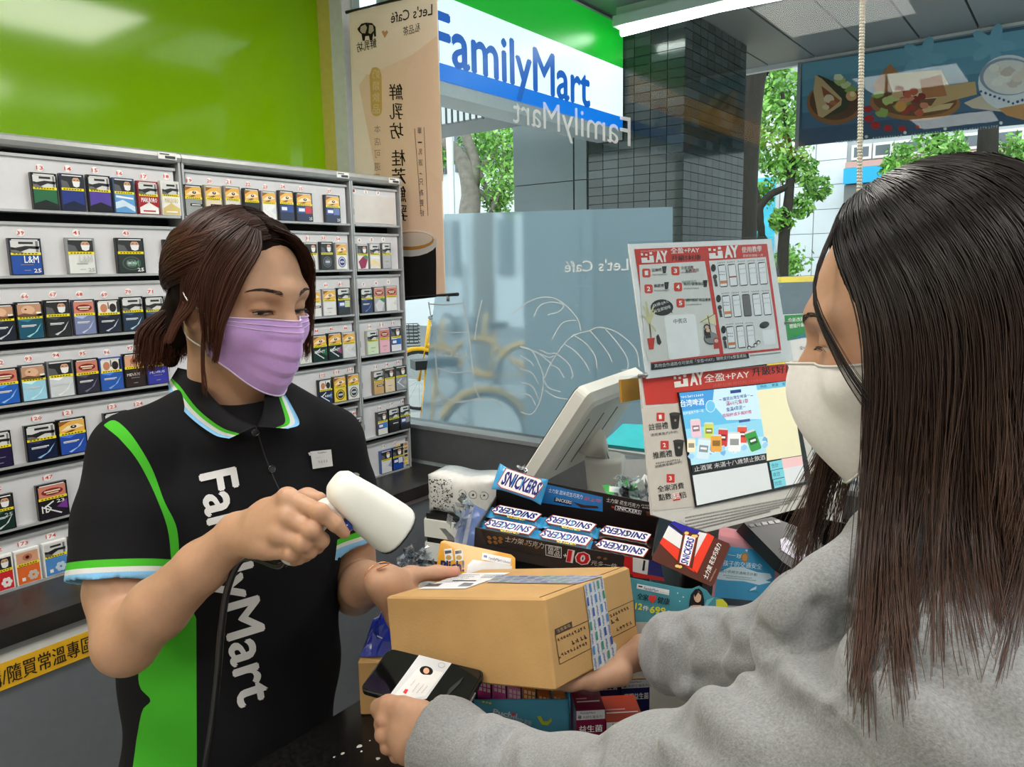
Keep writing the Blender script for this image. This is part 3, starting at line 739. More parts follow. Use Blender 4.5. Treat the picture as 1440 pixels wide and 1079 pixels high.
# numbers and packs --------------------------------------------------
NUM = {0: MB(), 1: MB(), 2: MB()}
def sticker(sec, s, x, z):
    mb = MB()
    mb.disc((x, YR - .0012, z), (.0105 if len(s) > 2 else .009, 0, 0), (0, 0, .0085), 14, (238, 236, 234))
    w = .0038 * len(s)
    text3(mb, s, A(x - w, YR - .002, z - .0045), A(2 * w, 0, 0), A(0, 0, .009), (206, 66, 60) if sec < 2 else (150, 70, 66), bold=.015, res=1)
    mb.build('number_sticker', m_print, racks[sec])
def R4(mb, o, u0, v0, u1, v1, col, k=1, w=1, h=1):
    y = o[1] - .0004 * k
    mb.poly([(o[0] + u0 * w, y, o[2] + v0 * h), (o[0] + u1 * w, y, o[2] + v0 * h), (o[0] + u1 * w, y, o[2] + v1 * h), (o[0] + u0 * w, y, o[2] + v1 * h)], col)
def PG(mb, o, pts, col, k, w, h): mb.poly([(o[0] + u * w, o[1] - .0004 * k, o[2] + v * h) for u, v in pts], col)
def EL(mb, o, u, v, ru, rv, col, k, w, h, n=12): PG(mb, o, [(u + ru * math.cos(a), v + rv * math.sin(a)) for a in np.linspace(0, 6.283, n, endpoint=False)], col, k, w, h)
def warn(mb, o, kind, w, h):
    v0 = .60
    bg = {'eye': (232, 178, 84), 'mask': (44, 44, 46), 'smoke': (212, 212, 212), 'lung': (232, 230, 226), 'teeth': (206, 128, 110), 'baby': (190, 146, 116), 'skin': (214, 160, 128)}[kind]
    R4(mb, o, .06, v0, .94, .93, bg, 1, w, h)
    if kind == 'eye':
        PG(mb, o, [(.1, .68), (.35, .80), (.7, .83), (.92, .74), (.6, .70), (.3, .68)], (244, 226, 190), 2, w, h); EL(mb, o, .55, .76, .11, .045, (60, 40, 30), 3, w, h); EL(mb, o, .55, .77, .04, .016, (240, 240, 240), 4, w, h)
        PG(mb, o, [(.06, .93), (.06, .80), (.4, .91), (.5, .93)], (150, 96, 40), 2, w, h); PG(mb, o, [(.2, .62), (.5, .68), (.62, .66), (.4, .6)], (120, 74, 30), 2, w, h)
    elif kind == 'mask':
        EL(mb, o, .66, .80, .16, .12, (206, 160, 132), 2, w, h); PG(mb, o, [(.5, .80), (.82, .80), (.78, .67), (.66, .64), (.54, .67)], (234, 234, 236), 3, w, h); R4(mb, o, .5, .9, .84, .93, (24, 22, 22), 3, w, h)
        R4(mb, o, .56, .83, .62, .845, (40, 30, 28), 4, w, h); R4(mb, o, .7, .83, .76, .845, (40, 30, 28), 4, w, h); PG(mb, o, [(.06, .62), (.4, .62), (.3, .78), (.06, .82)], (92, 92, 96), 2, w, h)
    elif kind == 'smoke':
        PG(mb, o, [(.06, .62), (.3, .62), (.62, .72), (.92, .70), (.94, .78), (.5, .79), (.2, .74), (.06, .76)], (40, 40, 42), 2, w, h); R4(mb, o, .3, .84, .75, .9, (46, 46, 48), 2, w, h); PG(mb, o, [(.06, .60), (.45, .60), (.2, .68), (.06, .68)], (110, 110, 112), 3, w, h); R4(mb, o, .82, .62, .9, .92, (120, 120, 122), 2, w, h)
    elif kind == 'lung':
        EL(mb, o, .3, .75, .15, .13, (198, 130, 100), 2, w, h); EL(mb, o, .68, .75, .15, .13, (46, 40, 40), 2, w, h); R4(mb, o, .47, .72, .52, .92, (120, 84, 70), 2, w, h); R4(mb, o, .85, .60, .94, .93, (40, 40, 40), 2, w, h)
    elif kind == 'teeth':
        EL(mb, o, .5, .76, .36, .10, (132, 40, 40), 2, w, h); R4(mb, o, .24, .765, .76, .80, (236, 224, 196), 3, w, h); R4(mb, o, .3, .71, .7, .74, (226, 208, 176), 3, w, h)
    elif kind == 'baby':
        EL(mb, o, .45, .78, .26, .12, (222, 178, 146), 2, w, h); PG(mb, o, [(.06, .6), (.94, .6), (.94, .68), (.6, .66), (.3, .70), (.06, .66)], (110, 76, 56), 3, w, h); EL(mb, o, .36, .8, .05, .02, (90, 60, 48), 3, w, h); R4(mb, o, .75, .62, .94, .72, (236, 236, 232), 3, w, h)
    elif kind == 'skin':
        EL(mb, o, .5, .77, .08, .05, (60, 30, 24), 2, w, h); EL(mb, o, .5, .77, .2, .10, (186, 112, 88), 1.5, w, h)
    R4(mb, o, .04, .545, .96, .615, (238, 222, 40), 3, w, h)
    for i in range(7): R4(mb, o, .12 + i * .11, .565, .19 + i * .11, .595, (90, 84, 20), 4, w, h)
    R4(mb, o, .1, .935, .9, .965, (220, 220, 220), 2, w, h)
rowbot = [z0 + .001 for _, z0 in ROWS]
ordw = ['top', 'second', 'third', 'fourth', 'fifth', 'sixth', 'bottom']
secw = ['left', 'middle', 'narrow']
def pack(sec, row, x0, x1, num, kind, body, edge, design, label, txt=None, h=.086, acc=(255, 255, 255), numx=None):
    """x0,x1: where the pack's edges are seen in the photograph, on the drawer plane"""
    yp = {0: 260, 1: 350, 2: 440, 3: 530, 4: 620, 5: 710, 6: 790}[row] if sec == 0 else 440
    a = ony(x0, yp, YR)[0]; b = ony(x1, yp, YR)[0]
    zz = rowbot[row]; w = b - a
    o = A(a, YR - .0125, zz)
    mb = MB(); mb.box((a, YR - .0125, zz), (b, YR - .0015, zz + h), edge)
    R4(mb, o, .02, .01, .98, .99, edge, .5, w, h)
    R4(mb, o, .05, .02, .95, .57, body, 1, w, h)
    warn(mb, o, kind, w, h)
    if design == 'chev': PG(mb, o, [(.05, .02), (.95, .02), (.95, .16), (.5, .27), (.05, .16)], acc, 2, w, h)
    elif design == 'wchev': PG(mb, o, [(.05, .57), (.95, .57), (.95, .2), (.5, .36), (.05, .2)], acc, 2, w, h); R4(mb, o, .2, .08, .8, .12, acc, 2, w, h)
    elif design == 'swoosh':
        PG(mb, o, [(.3, .08), (.62, .17), (.9, .42), (.72, .2), (.4, .05)], acc, 2, w, h); PG(mb, o, [(.05, .57), (.7, .57), (.4, .46), (.05, .52)], tuple(min(255, int(c * 1.3 + 20)) for c in body), 2, w, h); R4(mb, o, .15, .33, .62, .345, (210, 214, 220), 3, w, h); R4(mb, o, .15, .355, .7, .385, (210, 214, 220), 3, w, h)
    elif design == 'band': R4(mb, o, .3, .33, .95, .41, (30, 30, 30), 2, w, h); R4(mb, o, .38, .355, .86, .385, (226, 226, 226), 3, w, h)
    elif design == 'half': R4(mb, o, .05, .28, .55, .50, (40, 66, 140), 2, w, h); R4(mb, o, .55, .28, .93, .52, acc, 2, w, h); R4(mb, o, .14, .34, .5, .45, (226, 230, 240), 3, w, h)
    elif design == 'oval': EL(mb, o, .5, .28, .34, .20, acc, 2, w, h, 18); EL(mb, o, .5, .28, .28, .165, body, 3, w, h, 18); EL(mb, o, .5, .28, .23, .135, acc, 4, w, h, 18); R4(mb, o, .33, .25, .67, .32, (190, 196, 206), 5, w, h)
    elif design == 'wave': PG(mb, o, [(.05, .3), (.4, .38), (.95, .2), (.95, .05), (.5, .2), (.05, .12)], acc, 2, w, h); PG(mb, o, [(.1, .5), (.9, .45), (.9, .40), (.1, .44)], (236, 238, 244), 2, w, h)
    elif design == 'diamond': PG(mb, o, [(.1, .3), (.5, .5), (.92, .36), (.7, .05), (.3, .02)], acc, 2, w, h); PG(mb, o, [(.5, .5), (.92, .36), (.95, .5), (.8, .57)], (60, 130, 90), 2, w, h)
    elif design == 'line': R4(mb, o, .3, .27, .7, .29, (130, 130, 134), 2, w, h); R4(mb, o, .4, .12, .6, .135, (160, 160, 164), 2, w, h)
    elif design == 'slash': PG(mb, o, [(.1, .36), (.14, .38), (.75, .12), (.72, .09)], (226, 230, 234), 2, w, h); PG(mb, o, [(.18, .36), (.5, .5), (.52, .47), (.24, .34)], (226, 230, 234), 2, w, h); PG(mb, o, [(.6, .3), (.95, .5), (.95, .2)], acc, 2, w, h)
    elif design == 'flower':
        for q in range(6): EL(mb, o, .66 + .14 * math.cos(q * 1.05), .22 + .09 * math.sin(q * 1.05), .1, .06, acc, 2 + q * .1, w, h, 8)
        PG(mb, o, [(.05, .57)] + [(.05 + .9 * i / 12, .57 - (.04 if i % 2 else 0)) for i in range(13)] + [(.95, .6), (.05, .6)], (240, 240, 238), 2, w, h); R4(mb, o, .2, .1, .34, .2, (240, 240, 238), 2, w, h)
    if txt:
        for s, u0, v0, u1, v1, c in txt: text3(mb, s, A(o[0] + u0 * w, o[1] - .0028, o[2] + v0 * h), A((u1 - u0) * w, 0, 0), A(0, 0, (v1 - v0) * h), c, bold=.015, res=1)
    if num: sticker(sec, num, (a + b) / 2 - .002, zz + h + .0125 if numx is None else numx)
    return tagit(mb.build('cigarette_pack', m_gloss, None, ((a + b) / 2, YR - .007, zz)), label, 'cigarette pack', 'cigarette packs in the racks')
def lp(desc, sec, row, num=None, more=''):
    if num: return '%s cigarette pack under number %s in the %s row' % (desc, num, ordw[row])
    return '%s cigarette pack, %s in the %s row of the %s rack' % (desc, more, ordw[row], secw[sec])
WH = (238, 238, 236); NV = (20, 30, 74); BK = (22, 22, 24); GY = (190, 192, 194)
P0 = [  # section, row, x0, x1, number, warning picture, body, edge, design, description, text, accent
 (0, 0, 41, 77, '13', 'smoke', (40, 104, 66), BK, 'chev', 'green and black', None, (26, 30, 28)),
 (0, 0, 81, 115, '14', 'mask', (36, 52, 132), (40, 44, 70), 'chev', 'dark blue', None, (24, 28, 60)),
 (0, 0, 119.5, 152, '15', 'smoke', (84, 62, 158), BK, 'chev', 'blue and purple', None, (22, 22, 30)),
 (0, 0, 155, 185, '16', 'mask', (96, 158, 214), (60, 80, 110), 'wave', 'light blue', None, (206, 226, 242)),
 (0, 0, 189, 218, '17', 'smoke', WH, (140, 26, 36), 'wchev', 'white and dark red', [('MARLBORO', .12, .36, .88, .5, (245, 245, 245))], (168, 30, 42)),
 (0, 0, 222, 248, '18', 'smoke', (214, 190, 120), (226, 224, 218), 'wchev', 'white and gold', [('MARLBORO', .14, .36, .86, .5, (200, 176, 110))], (240, 240, 238)),
 (1, 0, 269, 294, '19', 'eye', (150, 154, 154), BK, 'band', 'silver grey', None, WH), (1, 0, 297.5, 320.5, '20', 'eye', (222, 208, 184), (170, 160, 140), 'band', 'beige', None, WH),
 (1, 0, 324.5, 346, '21', 'eye', (216, 212, 204), (140, 136, 128), 'band', 'pale grey', None, WH), (1, 0, 351, 372, '22', 'eye', (40, 40, 42), BK, 'line', 'black and yellow', None, WH),
 (1, 0, 375, 395, '23', 'eye', WH, (150, 150, 152), 'slash', 'white scripted', None, (220, 224, 232)), (1, 0, 399, 419, '24', 'eye', NV, BK, 'half', 'navy', None, (40, 70, 150)),
 (1, 0, 422, 444.5, '25', 'eye', NV, BK, 'half', 'navy and red', [('25', .72, .05, .92, .15, WH)], (196, 36, 48)), (1, 0, 462, 482.5, '27', 'eye', NV, BK, 'half', 'navy and pale blue', [('25', .72, .05, .92, .15, WH)], (90, 110, 170)),
 (0, 1, 9, 55, '39', 'smoke', (36, 78, 164), (40, 44, 60), 'line', 'wide blue', [('L&M', .42, .33, .86, .52, (230, 236, 244)), ('25', .68, .06, .92, .17, WH)], WH),
 (0, 1, 90, 130, '41', 'mask', (222, 224, 222), (140, 142, 144), 'line', 'wide white', [('L&M', .4, .33, .86, .52, (196, 198, 196)), ('25', .68, .06, .92, .17, (170, 172, 172))], WH),
 (0, 1, 160, 199, '43', 'mask', (38, 46, 42), BK, 'oval', 'wide black and green', [('L&M', .34, .2, .74, .36, (110, 160, 130)), ('25', .68, .05, .92, .15, WH)], (70, 84, 78)),
 (0, 1, 227, 262, '45', 'mask', (200, 200, 198), BK, 'chev', 'grey and black', None, (30, 30, 32)),
 (1, 1, 415, 427, '', 'mask', (220, 220, 220), GY, 'line', 'half hidden white', None, WH), (1, 1, 430, 448, '51', 'mask', (214, 214, 212), (160, 160, 162), 'line', 'plain white', None, WH),
 (1, 1, 452, 469.5, '53', 'mask', (44, 44, 46), BK, 'oval', 'black ringed', None, (100, 104, 108)), (1, 1, 473, 489, '54', 'eye', (232, 232, 230), (170, 170, 170), 'oval', 'white and blue ringed', None, (52, 62, 130)),
 (2, 1, 502.5, 518, '4', 'mask', (228, 226, 224), (170, 170, 170), 'diamond', 'white and crimson', None, (150, 34, 76)), (2, 1, 520, 535, '5', 'smoke', (228, 224, 216), (150, 150, 150), 'wave', 'cream', None, (238, 214, 160)), (2, 1, 537.5, 550, '6', 'smoke', (178, 178, 180), (110, 110, 112), 'line', 'slim grey', None, WH),
 (0, 2, -22, 17, '65', 'baby', (30, 36, 52), BK, 'swoosh', 'dark', None, (196, 206, 214)), (0, 2, 19, 57, '66', 'baby', (28, 84, 108), BK, 'swoosh', 'teal black', None, (150, 214, 220)), (0, 2, 60, 95.5, '67', 'mask', (36, 38, 42), BK, 'swoosh', 'charcoal', None, (206, 210, 216)),
 (0, 2, 99, 131, '68', 'teeth', (120, 132, 172), (60, 62, 80), 'swoosh', 'lavender blue', None, (196, 204, 226)), (0, 2, 133, 166, '69', 'lung', (30, 34, 52), BK, 'swoosh', 'black and navy', None, (196, 202, 226)), (0, 2, 168, 199, '70', 'smoke', (26, 48, 72), BK, 'swoosh', 'dark teal', None, (190, 206, 220)),
 (0, 2, 201, 228, '71', 'smoke', (38, 60, 92), BK, 'swoosh', 'dark blue and gold', None, (206, 160, 90)), (0, 2, 232, 262, '72', 'smoke', (200, 202, 206), GY, 'line', 'pale', None, WH),
 (1, 2, 428, 449, '', 'eye', (226, 224, 220), GY, 'band', 'half hidden cream', None, WH), (1, 2, 451, 470, '60', 'eye', (222, 222, 222), (160, 160, 162), 'line', 'white', None, WH), (1, 2, 472, 490, '61', 'smoke', (40, 44, 46), BK, 'half', 'black and lime', None, (190, 206, 150)),
 (2, 2, 505, 521.5, '7', 'smoke', (36, 50, 96), BK, 'swoosh', 'navy', None, (120, 140, 190)), (2, 2, 523, 538.5, '8', 'teeth', (170, 172, 176), (90, 92, 96), 'diamond', 'silver', None, (206, 208, 212)), (2, 2, 540, 556, '9', 'teeth', (232, 230, 228), (150, 150, 150), 'slash', 'white', None, (214, 216, 220)),
 (0, 3, -18, 23, '92', 'teeth', (40, 96, 186), BK, 'swoosh', 'bright blue', None, (150, 190, 236)), (0, 3, 25, 62, '93', 'baby', (156, 210, 232), (60, 66, 70), 'swoosh', 'pale sky blue', None, (206, 236, 246)), (0, 3, 64, 101, '94', 'mask', (206, 212, 216), (110, 114, 118), 'swoosh', 'white grey', None, (236, 238, 240)),
 (0, 3, 103, 137, '95', 'teeth', (48, 48, 62), BK, 'swoosh', 'dark slate', None, (120, 120, 150)), (0, 3, 138, 170, '96', 'lung', (44, 92, 178), (50, 80, 150), 'swoosh', 'royal blue', None, (140, 180, 230)), (0, 3, 172, 202, '97', 'skin', (48, 36, 34), BK, 'line', 'dark brown', [('MEVIUS', .1, .34, .7, .42, (220, 214, 208))], WH), (0, 3, 204, 234, '98', 'teeth', (56, 58, 162), (50, 50, 90), 'line', 'violet blue', [('MEVIUS', .1, .34, .8, .41, (210, 212, 240))], WH),
 (1, 3, 414, 431, '', 'eye', (226, 226, 222), GY, 'line', 'half hidden white', None, WH), (1, 3, 433, 454, '84', 'eye', (18, 44, 34), BK, 'slash', 'black and green', [('KENT', .1, .33, .8, .43, WH)], (30, 110, 66)), (1, 3, 455, 475, '85', 'eye', (20, 40, 36), BK, 'slash', 'black pink and green', [('KENT', .1, .33, .8, .43, WH)], (150, 70, 120)), (1, 3, 475.5, 494.5, '86', 'eye', (214, 216, 216), (160, 162, 162), 'slash', 'white', None, (196, 198, 200)),
 (2, 3, 510.5, 527, '10', 'smoke', (206, 224, 190), (170, 176, 166), 'line', 'pale green', None, WH), (2, 3, 528, 543, '11', 'teeth', (234, 178, 194), (180, 150, 160), 'line', 'pink', None, WH), (2, 3, 544.5, 559.5, '12', 'mask', (226, 228, 232), (90, 100, 130), 'half', 'white and blue', None, (40, 96, 180)),
 (0, 4, -24, 13, '119', 'smoke', (38, 30, 66), BK, 'line', 'dark purple', None, WH), (0, 4, 33, 78, '120', 'smoke', (28, 34, 62), BK, 'swoosh', 'black blue', None, (140, 190, 232)), (0, 4, 79.5, 120, '121', 'eye', (42, 78, 166), BK, 'swoosh', 'blue and yellow', None, (160, 190, 236)), (0, 4, 146, 180, '123', 'smoke', (50, 50, 54), BK, 'line', 'dark half hidden', None, WH), (0, 4, 185, 215, '124', 'eye', (60, 60, 64), BK, 'line', 'dark hidden', None, WH),
 (1, 4, 438.5, 458, '112', 'lung', (28, 40, 76), BK, 'slash', 'navy', [('KENT', .4, .3, .9, .38, WH)], (60, 100, 170)), (1, 4, 459.5, 478, '113', 'eye', (232, 206, 66), (90, 80, 30), 'oval', 'yellow', None, (50, 50, 40)), (1, 4, 479.5, 497, '114', 'eye', (222, 222, 216), (90, 90, 90), 'oval', 'white and black', None, (60, 60, 62)),
 (2, 4, 517, 532, '13', 'smoke', (206, 164, 106), (120, 110, 96), 'band', 'tan', None, WH), (2, 4, 532.8, 548, '14', 'mask', (226, 204, 170), (90, 80, 70), 'line', 'cream', None, WH), (2, 4, 549, 565, '15', 'mask', (150, 152, 156), (60, 60, 62), 'slash', 'grey', None, (170, 172, 176)),
 (0, 5, -22, 17, '145', 'mask', (26, 50, 44), BK, 'swoosh', 'dark green', [('25', .6, .38, .9, .48, (180, 190, 190))], (210, 220, 220)), (0, 5, 50, 94, '147', 'teeth', (34, 30, 40), BK, 'slash', 'black wide', [('1D', .1, .2, .42, .4, WH), ('23', .6, .42, .86, .52, (220, 220, 220))], (120, 60, 150)),
 (1, 5, 483, 498, '140', 'smoke', (230, 228, 230), (120, 120, 122), 'half', 'white and purple', None, (120, 60, 110)),
 (2, 5, 520, 535, '16', 'mask', (226, 226, 222), (60, 60, 60), 'half', 'white yellow and blue', None, (60, 130, 206)), (2, 5, 536.5, 552, '17', 'smoke', (36, 36, 38), BK, 'band', 'black', None, WH), (2, 5, 553, 567.5, '18', 'smoke', (40, 42, 46), BK, 'half', 'black and grey', None, (150, 150, 154)),
 (0, 6, -20, 15, '172', 'mask', (206, 40, 46), WH, 'flower', 'red and white', None, (236, 230, 228)), (0, 6, 18, 54, '173', 'skin', (226, 106, 44), WH, 'flower', 'orange', None, (206, 190, 176)), (0, 6, 59, 93.5, '174', 'smoke', (80, 140, 206), WH, 'flower', 'sky blue and white', None, (196, 214, 232)), (0, 6, 97, 128, '175', 'mask', (226, 190, 60), BK, 'flower', 'yellow', None, (230, 220, 170)),
 (1, 6, 494, 503, '', 'eye', (210, 208, 204), GY, 'line', 'half hidden pale', None, WH),
 (2, 6, 522.5, 538.5, '19', 'mask', (224, 226, 230), (60, 90, 150), 'slash', 'white', None, (160, 170, 190)), (2, 6, 539.5, 555, '20', 'mask', (34, 78, 168), BK, 'half', 'blue', None, (220, 224, 236)),
]
cnt = {}
for (sec, row, x0, x1, num, kind, body, edge, design, desc, txt, acc) in P0:
    k = cnt[(sec, row)] = cnt.get((sec, row), 0) + 1
    nth = ['first', 'second', 'third', 'fourth', 'fifth', 'sixth', 'seventh', 'eighth', 'ninth'][k - 1]
    if sec == 0 or (sec == 1 and num and len(num) == 2 and row == 0): lab = lp(desc, sec, row, num)
    else: lab = lp(desc, sec, row, None, nth)
    pack(sec, row, x0, x1, num, kind, body, edge, design, lab, txt, .086 + (.002 if k % 3 == 0 else (-.003 if k % 4 == 1 else 0)) if row < 6 else .083, acc)
for x, s in ((497, '1'), (514, '2'), (531, '3')): sticker(2, s, ony(x, 270, YR)[0], 1.76)
# the card of small pictures at the end of the bottom row
mb = MB(); a = ony(556, 640, YR)[0]; b = ony(573, 640, YR)[0]; mb.box((a, YR - .004, .79), (b, YR - .001, .875), (214, 210, 204))
for i in range(3):
    for j in range(3):
        u = a + (b - a) * (.06 + i * .31); v = .793 + j * .028
        mb.poly([(u, YR - .0046, v), (u + (b - a) * .26, YR - .0046, v), (u + (b - a) * .26, YR - .0046, v + .024), (u, YR - .0046, v + .024)], [(40, 36, 40), (190, 140, 110), (226, 200, 90)][(i + j) % 3])
        mb.poly([(u, YR - .005, v + .008), (u + (b - a) * .26, YR - .005, v + .008), (u + (b - a) * .26, YR - .005, v + .013), (u, YR - .005, v + .013)], (236, 226, 150))
tagit(mb.build('picture_card', m_print, None, ((a + b) / 2, YR, .79)), 'card of tiny pack pictures at the right end of the bottom rack row', 'card')
# pale slack covers over the empty middle of rows (left rack, row two; narrow rack, top row)
m_cover = mat('pale_pink_cover', (206, 200, 196), rough=0.28, var=0.05, scale=20, bump=.3, bscale=25)
MB().box((1.722, YR - .0025, 1.657), (1.912, YR - .0005, 1.748)).build('slip_cover', m_cover, racks[2], col=False)

# ------------------------------------------------------------------ back counter
YF = 1.7416
t = thing('back_counter', 'black topped grey back counter carrying the cigarette racks', 'counter', (0.6, 2.1, 0))
MB().box((-1.2, YF, .736), (1.99, 2.44, .777)).build('countertop', mat('worn_black_laminate', (38, 36, 35), rough=0.35, var=.35, scale=14), t, col=False)
MB().box((-1.2, YF + .004, .722), (1.985, YF + .03, .736)).build('metal_strip', m_alu, t, col=False)
for i in range(4):
    xa = -1.2 + i * .8
    MB().box((xa + .003, YF + .012, .10), (xa + .797 if i < 3 else 1.985, 2.42, .721)).build('cabinet', mat('slate_grey_laminate', (104, 110, 116), rough=0.4), t, col=False)
MB().box((-1.2, YF + .06, 0), (1.985, 2.4, .10)).build('plinth', m_black, t, col=False)
MB().box((-1.2, YF + .007, .700), (1.2, YF + .0115, .7215)).build('white_edge_label', mat('white_strip', (206, 206, 202), rough=0.4), t, col=False)
st = MB(); st.box((-.6, YF + .0065, .643), (1.15, YF + .0115, .702), (226, 174, 36)); st.build('yellow_label_strip', m_print, t)
ys = Plane((0, YF + .006, .67), (0, -1, 0)); sh = Sheet(ys, .0003, .0004)
xs = [ony(0, 955, YF)[0], ony(125, 897, YF)[0]]
xa = ony(8, 955, YF)[0]; xb = ony(132, 900, YF)[0]
text3(sh.mb, '訂購/隨買常溫專區', A(xa - .062, YF + .0055, .652), A(xb - xa + .062, 0, 0), A(0, 0, .040), (24, 20, 16), bold=.02)
sh.build('label_lettering', m_print, t)

# ------------------------------------------------------------------ front counter
t = thing('front_counter', 'black granite sales counter between clerk and customer', 'counter', (1.1, .58, 0))
MB().box((.30, .30, .815), (1.98, .838, .85)).build('countertop', m_granite, t, col=False)
MB().box((.36, .34, .08), (1.96, .81, .815)).build('counter_body', mat('counter_grey', (150, 150, 150), rough=.5), t, col=False)
MB().box((.38, .37, 0), (1.94, .78, .08)).build('plinth', m_black, t, col=False)
rr = np.random.RandomState(4)
for px, py, s in [(505, 1050, .004), (532, 1067, .0035), (508, 1057, .002), (482, 1060, .003), (470, 1065, .002), (520, 1042, .0015)]:
    P = onz(px, py, .8503); MB().poly([P + A(math.cos(k) * s * rr.uniform(.6, 1.2), math.sin(k) * s * rr.uniform(.6, 1.2), 0) for k in np.linspace(0, 6.28, 7, endpoint=False)], (200, 198, 192)).build('pale_chip', m_print, t)
t = thing('side_cabinet', 'low grey cabinet joining the sales counter at the window', 'cabinet', (1.68, 1.07, 0))
MB().box((1.24, .85, .06), (1.98, 1.30, .69)).build('body', MATS['counter_grey'], t, col=False)
MB().box((1.22, .845, .69), (1.99, 1.32, .715)).build('top', mat('pale_grey_top', (186, 188, 188), rough=.4), t, col=False)
MB().box((1.26, .87, 0), (1.96, 1.28, .06)).build('plinth', m_black, t, col=False)

# ------------------------------------------------------------------ hanging banners
def sub_poly(pts, px): return pts
PB = Plane((2.0, 2.0, 1.9), (-1, 0, 0))
t = thing('cafe_banner', 'beige cafe banner hanging in the window, its writing seen mirrored', 'banner', (2.0, 2.0, 1.42))
c4 = [PB.px(491, 18), PB.px(614, -12), PB.px(626, 413), PB.px(505, 420)]
m_ban = mat('translucent_banner', attr=True, rough=0.6, var=0.02)
nt = m_ban.node_tree; N = nt.nodes; L = nt.links
tr = N.new('ShaderNodeBsdfTranslucent'); mx = N.new('ShaderNodeMixShader'); mx.inputs[0].default_value = .5
L.new([n for n in N if n.type == 'ATTRIBUTE'][0].outputs['Color'], tr.inputs['Color']); L.new(N['Principled BSDF'].outputs[0], mx.inputs[1]); L.new(tr.outputs[0], mx.inputs[2]); L.new(mx.outputs[0], N['Material Output'].inputs['Surface'])
mb = MB()
mb.prism(c4, A(.003, 0, 0), (252, 238, 224)); mb.build('cloth', m_ban, t)
b = Sheet(PB, .0003, .0004); k6 = 460 / 1439
def q(x, y): return (440 + x * k6, y * k6)
b.poly([(505, 120), (548, 60), (614, 30), (626, 413), (565, 418), (540, 300)], (246, 222, 200), 1)
b.poly([q(550, 165), q(460, 220), q(410, 330), q(400, 480), q(440, 620), q(520, 760), q(575, 800)], (248, 226, 206), 2)
b.poly([q(160, 100), q(330, 60), q(545, 60), q(545, 160), q(440, 240), q(250, 330), q(180, 300)], (254, 242, 230), 2)
BK2 = (26, 22, 20)
b.text("Let's Café", q(527, 65), q(345, 102), 15, (52, 42, 36), 4, up=(0, -16), cap=True, bold=.006)
b.text('私品茶', q(474, 140), q(400, 160), 16, (60, 50, 44), 4, up=(-1, -13))
for s, x, y in zip('鮮乳坊桂芳鮮乳', (397, 398, 400, 408, 410, 412, 418), (440, 525, 610, 730, 810, 890, 972)): b.text(s, q(x, y), q(x - 58, y + 2), 20, BK2, 4, up=(-1, -23), bold=.02)
b.poly([q(262, 300)] + [q(275 + 24 * math.cos(a), 318 + 22 * math.sin(a)) for a in np.linspace(-2.4, -.6, 8)] + [q(303, 330), q(306, 480)] + [q(282 + 22 * math.cos(a), 490 + 22 * math.sin(a)) for a in np.linspace(.3, 2.8, 8)] + [q(258, 490), q(250, 330)], (226, 196, 120), 3)
for s, y in zip('奶類飲品', (345, 398, 448, 500)): b.text(s, q(296, y), q(264, y + 1), 12, (240, 226, 190), 4, up=(-.3, -13), bold=.01)
for s, y in zip('本店可選用', (585, 640, 694, 750, 800)): b.text(s, q(299, y), q(272, y + 1), 10, (176, 156, 136), 4, up=(-.3, -11))
for s, y in zip('單一乳源，只為更好', (590, 630, 682, 730, 768, 815, 862, 908, 952)): b.text(s, q(480 + (y - 590) * .03, y), q(462 + (y - 590) * .03, y), 8, (70, 60, 54), 4, up=(-.2, -9 if s not in '一，' else -2))
b.line([q(449, 565), q(478, 950)], .7, (120, 100, 84), 4); b.line([q(490, 560), q(508, 950)], .7, (120, 100, 84), 4)
# cow mark, heart
cow = [(197, 128), (215, 105), (235, 100), (262, 102), (277, 118), (280, 160), (272, 162), (268, 145), (262, 178), (252, 178), (248, 158), (232, 160), (230, 180), (220, 180), (216, 152), (204, 140)]
b.poly([q(*p) for p in cow], (40, 32, 28), 4); b.poly([q(*p) for p in [(212, 118), (232, 108), (240, 122), (232, 148), (218, 146), (210, 136)]], (236, 214, 194), 5); b.poly([q(*p) for p in [(250, 110), (266, 112), (270, 136), (256, 150), (246, 146)]], (236, 214, 194), 5)
b.text('鮮乳坊', q(282, 210), q(196, 232), 15, BK2, 4, up=(-1, -14), bold=.02)
b.poly([q(*p) for p in [(304, 140), (312, 134), (318, 142), (326, 133), (333, 142), (318, 168)]], (214, 166, 124), 4)
# printed cup at the foot
b.poly([(556, 345), (613, 335), (614, 370), (614, 418), (560, 424)], (30, 28, 28), 4)
b.ell(578, 342, 38, 19, (240, 238, 236), 5, rot=-.05); b.ell(578, 339, 33, 13, (206, 150, 70), 6, rot=-.05); b.ell(580, 337, 29, 10, (240, 232, 220), 7, rot=-.05)
b.build('banner_print', m_ban, t)
MB().tube([PB.px(487, 17.5), PB.px(560, -1), PB.px(622, -15)], .006, 10).build('top_rod', m_black, t, smooth=True, col=False)
MB().tube([PB.px(500, 422), PB.px(644, 414)], .0065, 10).build('bottom_rod', m_black, t, smooth=True, col=False)
MB().cyl(PB.px(630, 416), PB.px(630, 424), .006, n=10).build('rod_clip', m_alu, t, smooth=True, col=False)
MB().tube([PB.px(495, 17), PB.px(496, -5), PB.px(494, -25)], .0025, 6).build('hook', m_white, t, smooth=True, col=False)

